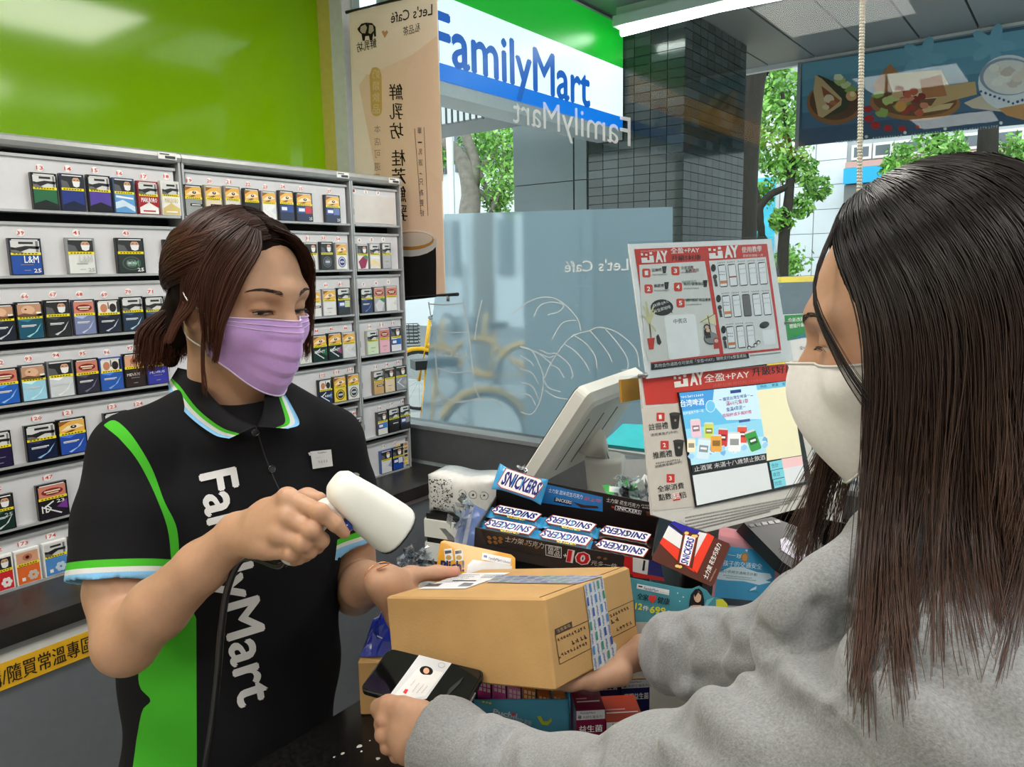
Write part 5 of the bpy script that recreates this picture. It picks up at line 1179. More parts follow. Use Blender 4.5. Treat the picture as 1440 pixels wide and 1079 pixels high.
s.text('國小長椅交通概念計劃', q5(682, 540), q5(945, 570), 4.4, (30, 44, 60), 4); s.scribble(*q5(700, 566), *q5(910, 588), 1.8, (40, 50, 60), 4); s.scribble(*q5(720, 582), *q5(940, 606), 1.8, (40, 50, 60), 4)
s.poly([q5(*p) for p in [(950, 392), (1044, 402), (1043, 412), (949, 400)]], (30, 90, 150), 4); s.poly([q5(*p) for p in [(860, 376), (880, 376), (872, 396)]], (240, 240, 244), 4); s.poly([q5(*p) for p in [(905, 660), (945, 640), (938, 664), (890, 676)]], (226, 236, 242), 4); s.scribble(*q5(880, 680), *q5(955, 690), 2, (30, 50, 70), 4)
s.ell(*q5(1026, 450), 3, 2.4, (206, 170, 110), 4); s.poly([q5(*p) for p in [(650, 720), (1065, 760), (1062, 800), (640, 770)]], (52, 60, 70), 3); s.ell(*q5(915, 780), 7, 4.5, (190, 120, 80), 4); pass
s.build('flyer_print', m_gloss, t)
hp = [pfl.px(x, y, .004) for x, y in [(1000, 752), (1102, 770), (1100, 862), (996, 856)]]
MB().prism(hp, pfl.n * .0015).build('acrylic_front', m_acryl, t, col=False)
lo = [pfl.px(1000, 850), pfl.px(1098, 858)]
MB().prism([lo[0], lo[1], A(lo[1][0], lo[1][1], .851), A(lo[0][0], lo[0][1], .851)], -A(pfl.n[0], pfl.n[1], 0) * .003).build('holder_foot', m_white, t, col=False)
# teal health promotion card with a pictured woman
ptl = Plane(A(.965, .405, 1.01), A(-.851, -.491, .186))
t, s = card('promotion_card', 'teal promotion card with yellow price and picture of a woman', 'sign card', ptl, [q5(*p) for p in [(20, 600), (30, 580), (430, 660), (480, 660), (530, 640), (585, 670), (620, 715), (690, 730), (735, 770), (738, 830), (700, 900), (20, 900)]], (70, 146, 164), .0015, A(.965, .405, .851))
s.poly([q5(*p) for p in [(652, 736), (700, 733), (735, 770), (738, 826), (705, 830), (652, 800)]], (206, 208, 60), 1); s.poly([q5(*p) for p in [(82, 622), (315, 668), (312, 706), (78, 656)]], (232, 236, 240), 1); s.text('FamilyMart', q5(130, 664), q5(235, 684), 4.5, (40, 110, 180), 2, cap=True); s.poly([q5(*p) for p in [(92, 634), (122, 640), (120, 650), (90, 644)]], (30, 50, 100), 2); s.scribble(*q5(242, 688), *q5(306, 700), 2.6, (190, 200, 210), 2)
s.text('全家', q5(80, 734), q5(158, 748), 9, (24, 40, 50), 3, bold=.05); s.text('健康', q5(226, 762), q5(312, 778), 9.5, (24, 40, 50), 3, bold=.05)
s.poly([q5(*p) for p in [(192, 766), (165, 735), (168, 708), (186, 702), (194, 712), (208, 702), (220, 715), (218, 738)]], (216, 60, 60), 3); s.text('12', q5(66, 806), q5(116, 812), 9, (214, 216, 60), 3, bold=.03); s.text('件', q5(120, 814), q5(164, 820), 7, (236, 240, 240), 3); s.text('699', q5(170, 834), q5(284, 848), 10.5, (214, 216, 60), 3, bold=.03); s.text('元', q5(292, 846), q5(332, 852), 6, (236, 240, 240), 3)
s.scribble(*q5(340, 840), *q5(388, 848), 1.8, (24, 50, 60), 3); s.scribble(*q5(340, 856), *q5(388, 864), 1.8, (24, 50, 60), 3)
for x, y in ((415, 718), (390, 748), (375, 690)): s.ell(*q5(x, y), 1, 1, (220, 236, 240), 2, 8)
s.poly([q5(*p) for p in [(585, 740), (640, 720), (575, 800), (570, 780)]], (120, 186, 200), 1)
s.poly([q5(*p) for p in [(500, 662), (530, 656), (552, 680), (566, 740), (562, 850), (455, 850), (458, 760), (470, 700)]], (26, 22, 24), 3); s.poly([q5(*p) for p in [(415, 890), (425, 830), (470, 780), (545, 780), (580, 830), (590, 890)]], (206, 196, 200), 4); s.poly([q5(*p) for p in [(465, 800), (545, 795), (530, 880), (460, 885)]], (28, 26, 34), 5); s.poly([q5(*p) for p in [(482, 775), (545, 775), (515, 812)]], (216, 174, 150), 6)
s.ell(*q5(518, 715), 5.2, 8, (222, 180, 156), 6); s.poly([q5(*p) for p in [(492, 690), (510, 668), (545, 690), (545, 706), (522, 684), (498, 720)]], (26, 22, 24), 7)
s.build('card_print', m_gloss, t)
lo = [ptl.px(*q5(20, 900)), ptl.px(*q5(700, 900))]
MB().prism([lo[0], lo[1], A(lo[1][0], lo[1][1], .851), A(lo[0][0], lo[0][1], .851)], A(.003, .002, 0)).build('card_foot', m_white, t, col=False)
# yellow snack bag card at the left
pyl = Plane(dep(668, 795, 1.195), nrm(A(-.72, -.55, .42)))
t, s = card('snack_card', 'yellow snack display card standing behind the parcel', 'sign card', pyl, [q3(*p) for p in [(150, 520), (160, 488), (180, 480), (555, 560), (578, 580), (580, 760), (120, 760)]], (232, 168, 36), .0015, None)
s.poly([q3(*p) for p in [(310, 620), (340, 590), (480, 606), (560, 625), (560, 720), (300, 720)]], (226, 228, 230), 1); s.poly([q3(*p) for p in [(395, 550), (556, 582), (552, 622), (390, 588)]], (240, 240, 240), 2); s.poly([q3(*p) for p in [(402, 562), (422, 566), (420, 580), (400, 576)]], (30, 60, 120), 3); s.text('FamilyMart', q3(428, 586), q3(500, 602), 4, (40, 90, 160), 3, cap=True); s.text('Collection', q3(504, 603), q3(550, 612), 3, (120, 140, 170), 3)
for x in (178, 236): s.poly([q3(x, 530 + (x - 178) * .1), q3(x + 44, 524 + (x - 178) * .14), q3(x + 52, 592), q3(x + 6, 604)], (236, 234, 230), 2); s.ell(*q3(x + 26, 578), 4, 3.4, (190, 150, 70), 3); s.poly([q3(x + 4, 540), q3(x + 40, 536), q3(x + 42, 552), q3(x + 6, 558)], (60, 60, 70), 3)
s.text('Plich!', q3(158, 652), q3(292, 654), 15, (24, 34, 90), 4, cap=True, bold=.03)
s.build('card_print', m_gloss, t)
cp0 = [pyl.px(*q3(120, 760)), pyl.px(*q3(580, 760))]
MB().prism([cp0[0], cp0[1], A(cp0[1][0], cp0[1][1], .851), A(cp0[0][0], cp0[0][1], .851)], A(.02, .02, 0)).build('card_block', mat('blue_card', (50, 130, 190), rough=.4), t, col=False)

# ------------------------------------------------------------------ candy tray and supplement boxes on the counter
def q7(x, y): return (560 + x / 3.0, 860 + y / 3.0)
pct = Plane(dep(740, 1000, 1.03), nrm(A(-.62, -.60, .5)))
O0 = pct.px(*q7(318, 362)); O1 = pct.px(*q7(722, 455)); axc = nrm(O1 - O0); upc = A(0, 0, 1.); ayc = nrm(np.cross(upc, axc)); Lc = np.linalg.norm(O1 - O0)
z0 = .8505; t = thing('candy_tray', 'light blue cardboard candy tray under the parcel', 'display tray', (O0 + O1) / 2 * A(1, 1, 0) + A(0, 0, z0))
zt0 = O0[2] - .004
mb = MB(); CB = (86, 168, 206)
def tri(p, z): return A(p[0], p[1], z)
Fq = [tri(O0, zt0), tri(O1, zt0), tri(O1, z0), tri(O0, z0)]
mb.prism(Fq, ayc * .002, CB).prism([f + ayc * .11 for f in Fq], ayc * .002, CB)
mb.prism([Fq[0], Fq[0] + ayc * .11, Fq[3] + ayc * .11, Fq[3]], axc * .002, CB).prism([Fq[1], Fq[1] + ayc * .11, Fq[2] + ayc * .11, Fq[2]], -axc * .002, CB).prism([Fq[3], Fq[2], Fq[2] + ayc * .11, Fq[3] + ayc * .11], A(0, 0, .002), CB)
mb.build('tray_box', m_print, t)
pcf = Plane(Fq[0], -ayc); s = Sheet(pcf, .0003, .0004)
for k in range(3): s.ell(*q7(360 + k * 14, 380 + k * 3), 2, 1.5, (226, 230, 80), 2, 8)
s.text('Puchii', q7(398, 432), q7(500, 452), 8, (226, 236, 244), 2, cap=True, bold=.03); s.text('牛奶軟糖', q7(420, 452), q7(560, 486), 9, (200, 220, 238), 2); s.ell(*q7(486, 432), 3, 2.4, (206, 90, 100), 3)
s.poly([q7(585, 440), q7(602, 440), q7(612, 462), q7(632, 462), q7(645, 448), q7(648, 462), q7(630, 480), q7(605, 476)], (206, 214, 50), 2)
s.build('tray_print', m_print, t)
cols = [(206, 70, 150), (216, 90, 160), (226, 130, 176), (206, 110, 50), (190, 96, 40), (214, 130, 60)]
for i in range(6):
    p = Fq[3] + axc * (Lc * .035 + i * Lc * .158) + ayc * .012 + A(0, 0, .003)
    tt = thing('candy_pack', '%s candy pack in the light blue tray, %s from its left end' % (['deep pink', 'magenta', 'pale pink', 'orange', 'rust orange', 'amber'][i], ['first', 'second', 'third', 'fourth', 'fifth', 'sixth'][i]), 'candy', p, 'candy packs in the light blue tray')
    X = (p, axc, ayc, A(0, 0, 1)); hh = zt0 - z0 + .022 + .004 * (i % 2)
    MB().box((0, 0, 0), (Lc * .14, .085, hh), cols[i], X).build('carton', m_gloss, tt)
    mb = MB()
    for k in range(2):
        for j in range(3): mb.box((Lc * .02 + j * Lc * .042, -.0006, hh - .016 + k * .007), (Lc * .05 + j * Lc * .042, 0, hh - .011 + k * .007), (236, 206, 220) if i < 3 else (240, 214, 170), X)
    mb.build('carton_print', m_gloss, tt)
ppr = Plane(dep(785, 985, 1.05), nrm(A(-.55, -.5, .65)))
t, s = card('price_card', 'light blue add-on price card behind the candy tray', 'sign card', ppr, [q7(*p) for p in [(568, 412), (640, 300), (780, 270), (815, 262), (700, 470)]], (96, 178, 206), .0012)
s.poly([q7(568, 412), q7(612, 345), q7(596, 420)], (226, 230, 230), 1); s.text('10', q7(668, 352), q7(704, 346), 9, (206, 50, 56), 2, bold=.03); s.text('元', q7(704, 350), q7(734, 350), 8, (24, 40, 60), 2); s.text('多一件', q7(614, 366), q7(704, 374), 8.5, (24, 40, 60), 2, bold=.02); s.scribble(*q7(606, 376), *q7(652, 384), 2, (30, 50, 70), 2); s.ell(*q7(698, 428), 8, 11, (206, 214, 50), 2); s.ell(*q7(699, 430), 5, 7.5, (96, 178, 206), 3)
s.build('card_print', m_print, t)
lo = [ppr.px(*q7(568, 412)), ppr.px(*q7(700, 470))]
MB().prism([lo[0], lo[1], A(lo[1][0], lo[1][1], .851), A(lo[0][0], lo[0][1], .851)], A(.003, .003, 0)).build('card_foot', m_white, t, col=False)
def carton(label, F, dd, hgt, front, top, txt, band=None, lab2=None):
    """F: top-left and top-right of the front face in the photograph and the depth there"""
    pl = Plane(dep(F[0], F[1], F[4]), nrm(A(-.72, -.62, 0))); a = pl.px(F[0], F[1]); b_ = pl.px(F[2], F[3]); b_[2] = a[2]
    ax = nrm(b_ - a); ay = nrm(np.cross(A(0, 0, 1.), ax)); w = np.linalg.norm(b_ - a); hgt = a[2] - .8508; t = thing('supplement_box', label, 'box', a + ax * w / 2 + ay * dd / 2 + A(0, 0, -hgt), 'supplement boxes beside the candy tray')
    X = (a, ax, ay, A(0, 0, 1.)); MB().box((0, 0, -hgt), (w, dd, 0), front, X).build('carton', m_gloss, t)
    mb = MB(); mb.box((.001, .001, 0), (w - .001, dd - .001, .0004), top, X); mb.box((.004, dd * .3, .0004), (w - .004, dd * .34, .0007), (226, 214, 216), X); mb.box((.004, dd * .42, .0004), (w - .02, dd * .46, .0007), (206, 150, 160), X)
    hb = .013
    mb.box((0.0005, -.0004, -hb), (w - .0005, 0, -.0005), band or (200, 202, 204), X); o = a - ay * .0008
    text3(mb, 'FamilyMart', o + ax * w * .16 - A(0, 0, .0055), ax * w * .5, A(0, 0, .0035), (40, 60, 100), .01, 1); text3(mb, '8', o + ax * w * .06 - A(0, 0, hb - .001), ax * .005, A(0, 0, .006), (60, 60, 64), .01, 1); text3(mb, '大研生醫系列', o + ax * w * .22 - A(0, 0, hb - .0012), ax * w * .68, A(0, 0, .0045), (70, 70, 74), 0, 1)
    if txt: text3(mb, txt, o + ax * w * .1 - A(0, 0, hb + .018), ax * w * .8, A(0, 0, .010), (236, 236, 240), .02, 2)
    mb.build('carton_print', m_gloss, t)
dz = 1.02
carton('maroon topped supplement box in the front row', (810, 1000, 851, 1015, .98), .06, .08, (110, 24, 56), (122, 28, 62), '益生菌')
carton('orange red supplement box beside the maroon one', (852.5, 1016, 906, 1033, .985), .06, .08, (150, 52, 36), (170, 62, 40), '膠原錠')
carton('navy supplement box in the back row, left one', (831, 944, 872, 957, 1.09), .05, .12, (28, 32, 78), (190, 150, 90), '順暢益生菌')
carton('navy supplement box in the back row, right one', (873.5, 957, 916, 972, 1.095), .05, .115, (30, 34, 80), (190, 150, 90), '順暢益生菌')

# ------------------------------------------------------------------ posters on the customer display
nb = A(-.362, -.897, .254); P2 = Plane(A(1.263, .481, 1.181), nb)
def q1(x, y): return (860 + x / 4.5, 320 + y / 4.5)
def q2(x, y): return (860 + x / 4.5, 500 + y / 4.5)
RED = (200, 52, 42); PW = (226, 226, 226)
t = thing('customer_display', 'customer display framed by a white and red payment promotion board', 'display', P2.px(1030, 740) * A(1, 1, 0) + A(0, 0, .851))
MB().prism([P2.px(*q2(*p)) for p in [(185, 140), (1175, 45), (1415 - 92, 935), (600, 1120), (260, 1010)]], -P2.n * .006, (214, 212, 208)).build('promotion_board', m_print, t)
s = Sheet(P2, .00035, .0005)
s.poly([q2(*p) for p in [(192, 140), (1172, 48), (1176, 160), (1110, 190), (415, 240), (420, 300), (215, 314)]], RED, 1)
s.poly([q2(*p) for p in [(186, 336), (420, 300), (520, 955), (270, 985), (250, 940)]], (206, 200, 192), 1)
def pay_mark(f, x, y, w, h, dx, dy):
    """the payment mark: blocks like dominoes followed by the letters AY"""
    def P(u, v): return f(x + u * dx[0] + v * dy[0], y + u * dx[1] + v * dy[1])
    for u0, u1, v0, v1 in [(0, .22, 0, .45), (.22, .46, 0, .22), (.30, .46, .0, .6), (0, .08, .65, .85), (.16, .24, .62, .78), (.32, .42, .72, .92), (.12, .2, .9, 1.)]: s.poly([P(u0, v0), P(u1, v0), P(u1, v1), P(u0, v1)], (236, 234, 230), 3)
    a, b_, c = P(.52, 0), P(1, 0), P(.52, 1); s.text('AY', a, b_, 1, (236, 234, 230), 3, up=(c[0] - a[0], c[1] - a[1]), bold=.05)
pay_mark(q2, 395, 205, 0, 0, (190, -22), (-8, -82))
s.text('全盈+PAY', q2(585, 172), q2(870, 142), 11.5, (236, 234, 230), 3, bold=.02); s.text('升級5好康', q2(888, 134), q2(1155, 106), 12, (30, 26, 26), 3, bold=.03); s.text('活動日期:即日起-111/5/31', q2(638, 204), q2(958, 164), 4.6, (206, 110, 100), 3)
for n_, (x, y), ta, tb in (('1', (306, 390), '註冊禮', '送經典美式(中杯)'), ('2', (332, 568), '推薦禮', '送經典拿鐵(中杯)'), ('3', (370, 778), '全家消費', None)):
    s.poly([q2(x - 25 + a * 3, y - 27 + b_ * 3) for a, b_ in ((1, 0), (16, 0), (17, 1), (17, 17), (16, 18), (1, 18), (0, 17), (0, 1))], (206, 48, 42), 2); s.text(n_, q2(x - 9, y + 14), q2(x + 9, y + 12), 6, (240, 240, 240), 3, bold=.02)
    if tb: s.text(ta, q2(x - 71, y + 88), q2(x + 50, y + 72), 9.5, (26, 24, 22), 3, bold=.03); s.text(tb, q2(x - 60, y + (128 if n_ == '1' else 150)), q2(x + 112, y + (106 if n_ == '1' else 118)), 5, (44, 40, 38), 3)
    else: s.text(ta, q2(290, 868), q2(456, 842), 9, (26, 24, 22), 3, bold=.03)
s.scribble(*q2(275, 690), *q2(430, 664), 2.6, (60, 56, 54), 3)
s.text('點數', q2(298, 922), q2(376, 910), 9.5, (26, 24, 22), 3, bold=.03); s.poly([q2(384, 880), q2(430, 868), q2(432, 914), q2(386, 922)], (206, 48, 42), 2); s.text('翻', q2(388, 914), q2(428, 906), 9, (240, 240, 240), 3, bold=.02); s.text('倍', q2(434, 908), q2(474, 898), 9, (26, 24, 22), 3, bold=.03)
for x, y, sc in ((398, 412, 1), (422, 584, 1)):
    s.poly([q2(x - 34, y - 38), q2(x + 30, y - 42), q2(x + 22, y + 46), q2(x + 10, y + 54), q2(x - 14, y + 56), q2(x - 22, y + 48)], (38, 36, 34), 3); s.ell(*q2(x - 2, y - 40), 8, 2.6, (56, 52, 48), 4); s.ell(*q2(x, y), 1.6, 1.8, (150, 140, 120), 4)
s.poly([q2(*p) for p in [(520, 975), (1322, 845), (1322, 935), (600, 1115), (480, 1080), (430, 1040)]], (218, 216, 212), 1)
for k in range(5): s.scribble(*q2(460 + k * 2, 1034 + k * 22), *q2(1240 - k * 60, 888 + k * 26), 2.4, (120, 118, 116), 3, n=150)
s.build('board_print', m_print, t)
# the screen
MB().prism([P2.px(*q2(*p), .0012) for p in [(412, 236), (1128, 158), (1258, 808), (526, 962)]], P2.n * .003, (20, 22, 24)).build('screen_frame', m_gloss, t)
s = Sheet(P2, .0003, .0045)
s.poly([q2(*p) for p in [(416, 240), (902, 190), (968, 620), (492, 696)]], (92, 176, 220), 1)
for (ya, yb, c) in ((0, .25, (70, 150, 214)), (.25, .5, (100, 184, 226)), (.5, .75, (140, 206, 234)), (.75, 1, (176, 220, 238))):
    L = lambda u, v: (416 + 76 * v + (486 - 10 * v) * u, 240 + 456 * v + (-50 - 26 * v) * u)
    s.poly([q2(*L(0, ya)), q2(*L(1, ya)), q2(*L(1, yb)), q2(*L(0, yb))], c, 1.5)
s.poly([q2(*L(.45, 0)), q2(*L(1, 0)), q2(*L(1, .5)), q2(*L(.55, .45)), q2(*L(.4, .2))], (196, 226, 240), 1.8)
s.poly([q2(*p) for p in [(492, 700), (966, 620), (968, 664), (500, 746)]], (34, 34, 38), 2); s.text('止酒駕 未滿十八歲禁止飲酒', q2(512, 738), q2(960, 660), 7.5, (196, 196, 196), 3)
s.text('台湾啤酒', q2(425, 330), q2(572, 316), 10, (226, 240, 248), 3, bold=.03); s.text('乾杯優惠不停一手', q2(440, 380), q2(570, 362), 4.4, (226, 240, 248), 3); s.scribble(*q2(424, 274), *q2(570, 258), 3, (220, 236, 246), 3); s.ell(*q2(612, 324), 7, 8.6, (206, 230, 242), 3); s.ell(*q2(612, 324), 6.2, 7.8, (110, 190, 228), 3.5)
s.poly([q2(736, 224), q2(804, 216), q2(806, 236), q2(738, 244)], (40, 70, 130), 3); s.text('購買台灣生啤滿一', q2(692, 292), q2(862, 264), 5, (30, 60, 130), 3, bold=.02); s.text('滿60元集1章', q2(712, 322), q2(852, 302), 6.5, (170, 40, 100), 3, bold=.03); s.text('集滿4章送一', q2(716, 360), q2(836, 338), 6, (40, 60, 140), 3, bold=.03); s.text('買隔杯或多瓶好禮', q2(690, 396), q2(872, 368), 5, (190, 40, 110), 3, bold=.03); s.line([q2(666, 284), q2(682, 282)], .8, (40, 60, 120), 3); s.line([q2(864, 258), q2(880, 256)], .8, (40, 60, 120), 3); s.poly([q2(790, 412), q2(860, 402), q2(862, 418), q2(792, 428)], (60, 90, 150), 3)
CAN = [(520, 462, 32, 58, (226, 190, 206), -.1), (602, 478, 30, 52, (196, 206, 90), 0), (648, 556, 34, 54, (222, 160, 70), 0), (690, 520, 30, 58, (196, 60, 62), .05), (568, 590, 40, 66, (206, 226, 238), .1), (762, 548, 40, 62, (232, 236, 236), 0), (812, 500, 30, 54, (216, 80, 60), 0), (880, 540, 36, 66, (60, 150, 70), -.35), (490, 570, 26, 44, (236, 224, 196), 0)]
for i in range(26): s.ell(*q2(490 + (i * 67) % 470, 640 - ((i * 67) % 470) * .13 - (i * 31) % 40), 5 + i % 3, 4, [(150, 200, 230), (206, 230, 244), (110, 170, 214)][i % 3], 2.2, 6, i)
for j, (x, y, w, h, c, r) in enumerate(CAN):
    cs, sn = math.cos(r), math.sin(r); Q = lambda u, v: q2(x + u * w * cs - v * h * sn, y + u * w * sn + v * h * cs)
    s.poly([Q(-.8, -1), Q(.8, -1), Q(1, -.8), Q(1, .85), Q(.8, 1), Q(-.8, 1), Q(-1, .85), Q(-1, -.8)], c, 2.6 + j * .1); s.poly([Q(-.8, -1), Q(.8, -1), Q(1, -.82), Q(-1, -.82)], (206, 208, 210), 2.7 + j * .1); s.poly([Q(-.7, -.3), Q(.7, -.3), Q(.7, .35), Q(-.7, .35)], tuple(int(k * .62) for k in c), 2.75 + j * .1); s.poly([Q(-.5, -.1), Q(.5, -.1), Q(.5, .1), Q(-.5, .1)], (236, 236, 236), 2.8 + j * .1)
s.poly([q2(*p) for p in [(902, 190), (1120, 162), (1122, 196), (906, 222)]], (110, 190, 220), 2); [s.text(a, q2(x, y), q2(x + 40, y - 5), 4, (40, 80, 110), 3) for a, x, y in (('商品', 928, 208), ('數量', 1002, 200), ('金額', 1066, 192))]
s.poly([q2(*p) for p in [(906, 222), (1122, 196), (1190, 632), (968, 668)]], (226, 222, 186), 1)
s.poly([q2(*p) for p in [(500, 760), (970, 680), (1000, 846), (528, 950)]], (206, 212, 214), 1); s.poly([q2(*p) for p in [(1062, 656), (1190, 636), (1198, 694), (1072, 716)]], (230, 190, 192), 2); s.poly([q2(*p) for p in [(1072, 716), (1198, 694), (1212, 800), (1088, 826)]], (214, 218, 222), 2)
for k, a in enumerate(('合計', '收您', '找您')): s.poly([q2(984 + k * 12, 676 + k * 56), q2(1062 + k * 10, 660 + k * 56), q2(1072 + k * 10, 712 + k * 56), q2(992 + k * 12, 730 + k * 56)], (120, 200, 214), 2); s.text(a, q2(1000 + k * 10, 714 + k * 56), q2(1044 + k * 10, 706 + k * 56), 6, (40, 110, 130), 3)
m_scr = mat('lit_screen', attr=True, rough=.2, var=.01)
nt = m_scr.node_tree; bN = nt.nodes['Principled BSDF']; nt.links.new([n for n in nt.nodes if n.type == 'ATTRIBUTE'][0].outputs['Color'], bN.inputs['Emission Color']); bN.inputs['Emission Strength'].default_value = .35
s.build('screen_image', m_scr, t)
lo = P2.px(1010, 735)
MB().tube([lo - P2.n * .03 + A(0, 0, .06), A(lo[0] + .03, lo[1] + .06, .95), A(lo[0] + .03, lo[1] + .06, .853)], .02, 10).build('stand_neck', m_black, t, smooth=True, col=False)
MB().box((lo[0] - .05, lo[1] - .01, .8505), (lo[0] + .11, lo[1] + .13, .862)).build('stand_base', m_black, t, col=False)

# upper poster in its clear sleeve, slightly before the board
P1 = Plane(A(1.263, .481, 1.181) + nb / np.linalg.norm(nb) * .012, nb)
t = thing('payment_poster', 'white and red mobile payment poster in a clear sleeve above the display', 'poster', P1.px(1010, 530))
MB().prism([P1.px(*q1(*p)) for p in [(105, 105), (1010, 72), (1130, 845), (222, 958)]], -P1.n * .002, (228, 228, 228)).build('poster_sheet', m_gloss, t)
s = Sheet(P1, .0003, .0004)
s.poly([q1(*p) for p in [(142, 138), (982, 104), (1072, 776), (866, 798), (246, 862)]], RED, 1)
s.poly([q1(*p) for p in [(172, 238), (588, 214), (682, 800), (232, 856), (208, 760), (185, 480)]], (216, 214, 210), 2); s.poly([q1(*p) for p in [(614, 212), (974, 188), (1056, 764), (706, 800)]], (220, 220, 220), 2)
def pm(x, y, dx, dy):
    def P(u, v): return q1(x + u * dx[0] + v * dy[0], y + u * dx[1] + v * dy[1])
    for u0, u1, v0, v1 in [(0, .22, 0, .45), (.22, .46, 0, .22), (.30, .46, .0, .6), (0, .08, .65, .85), (.16, .24, .62, .78), (.32, .42, .72, .92)]: s.poly([P(u0, v0), P(u1, v0), P(u1, v1), P(u0, v1)], (236, 234, 230), 3)
    a, b_, c = P(.52, 0), P(1, 0), P(.52, 1); s.text('AY', a, b_, 1, (236, 234, 230), 3, up=(c[0] - a[0], c[1] - a[1]), bold=.05)
pm(188, 226, (170, -6), (-8, -72)); pm(616, 200, (188, -10), (-8, -78))
s.text('全盈+PAY', q1(372, 166), q1(552, 160), 8, (236, 234, 230), 3, bold=.03); s.text('升級5好康', q1(378, 214), q1(562, 206), 8, (28, 22, 22), 3, bold=.03); s.text('使用教學', q1(822, 162), q1(948, 154), 8.5, (236, 234, 230), 3, bold=.02); s.text('居家旅遊每一天', q1(828, 190), q1(956, 184), 4, (236, 210, 204), 3); s.scribble(*q1(180, 158), *q1(346, 150), 2.4, (230, 190, 180), 3)
items = [('1', 190, 262, '註冊禮', 1), ('2', 204, 362, '推薦禮', 1), ('3', 374, 248, '全家消費', 0), ('4', 390, 350, '每月1號會員日', 1), ('5', 406, 452, '週六指定 商品優惠', 0)]
for n_, x, y, ta, cup in items:
    s.poly([q1(x, y + 6), q1(x + 8, y), q1(x + 44, y), q1(x + 52, y + 6), q1(x + 54, y + 48), q1(x + 46, y + 56), q1(x + 10, y + 56), q1(x + 2, y + 48)], (206, 62, 44), 3); s.text(n_, q1(x + 17, y + 42), q1(x + 38, y + 41), 6.2, (240, 240, 240), 4, bold=.02)
    wt = 62 if len(ta) == 3 else (78 if len(ta) == 4 else (128 if len(ta) == 7 else 156)); s.text(ta, q1(x + 62, y + (20 if n_ in '12345' else 0)), q1(x + 62 + wt, y + 16), 4.6, (34, 30, 30), 4, bold=.03)
    s.scribble(*q1(x + 62, y + 44), *q1(x + 160, y + 40), 2, (60, 56, 56), 4)
    if cup: cx_ = x + (140 if n_ != '4' else 198); s.poly([q1(cx_ - 15, y - 14), q1(cx_ + 15, y - 16), q1(cx_ + 10, y + 28), q1(cx_ - 9, y + 30)], (36, 34, 34), 4)
s.text('點數', q1(466, 288), q1(506, 284), 4.6, (34, 30, 30), 4, bold=.03); s.text('翻', q1(508, 284), q1(528, 282), 4.8, (206, 48, 42), 4, bold=.03); s.text('倍', q1(530, 282), q1(550, 280), 4.6, (34, 30, 30), 4, bold=.03)
for x, y in ((442, 348), (460, 462)): s.text('結帳時出示', q1(x, y + 6), q1(x + 92, y), 3.4, (50, 120, 90), 4)
s.poly([q1(245 + 70 + 72 * math.cos(a), 508 + 52 * math.sin(a)) for a in np.linspace(0, 6.28, 22, endpoint=False)] , (34, 32, 34), 3); s.poly([q1(350, 530), q1(385, 545), q1(372, 520)], (34, 32, 34), 3); s.text('快掃QRC', q1(262, 510), q1(358, 478), 5, (230, 230, 230), 4); s.text('玩全家咖啡', q1(266, 544), q1(372, 512), 5, (230, 230, 230), 4)
s.poly([q1(330, 570), q1(345, 558), q1(512, 548), q1(526, 560), q1(556, 800), q1(544, 816), q1(372, 838), q1(358, 826)], (236, 236, 236), 3); s.text('中賓店', q1(390, 612), q1(474, 604), 7, (26, 26, 26), 4, bold=.02)
# plant in a pot, parasol and table drawing
for a, b_ in (((236, 600), (196, 500)), ((236, 600), (214, 470)), ((238, 600), (262, 500)), ((238, 610), (274, 530)), ((236, 610), (188, 560)), ((238, 620), (276, 660))): s.line([q1(*p) for p in spline([a, ((a[0] + b_[0]) / 2, (a[1] + b_[1]) / 2 - 14), b_], 6)], 2.2, (206, 200, 150), 4)
s.line([q1(236, 600), q1(246, 700)], 1.6, (120, 84, 50), 4); s.poly([q1(222, 704), q1(270, 698), q1(262, 770), q1(234, 776)], (196, 56, 48), 4); s.poly([q1(278, 690), q1(292, 676), q1(302, 700), q1(312, 730), q1(300, 746), q1(286, 738)], (50, 48, 48), 4)
s.poly([q1(556, 602), q1(600, 556), q1(650, 548), q1(658, 622), q1(610, 606)], (222, 216, 176), 4); s.line([q1(556, 602), q1(650, 548)], .8, (60, 56, 50), 5); s.line([q1(604, 560), q1(636, 720)], 1.2, (60, 56, 50), 4); s.ell(*q1(626, 704), 10.5, 9, (90, 90, 92), 4); s.ell(*q1(626, 700), 9.6, 7.6, (140, 140, 142), 5)
for x, y, c in ((604, 650, (60, 44, 40)), (656, 716, (180, 60, 50)), (596, 630, (40, 36, 36))): s.ell(*q1(x, y), 4.2, 4, c, 6, 10); s.ell(*q1(x, y + 3), 3, 2.6, (226, 186, 160), 7, 10); s.poly([q1(x - 16, y + 18), q1(x + 16, y + 16), q1(x + 20, y + 50), q1(x - 14, y + 54)], c, 5.5)
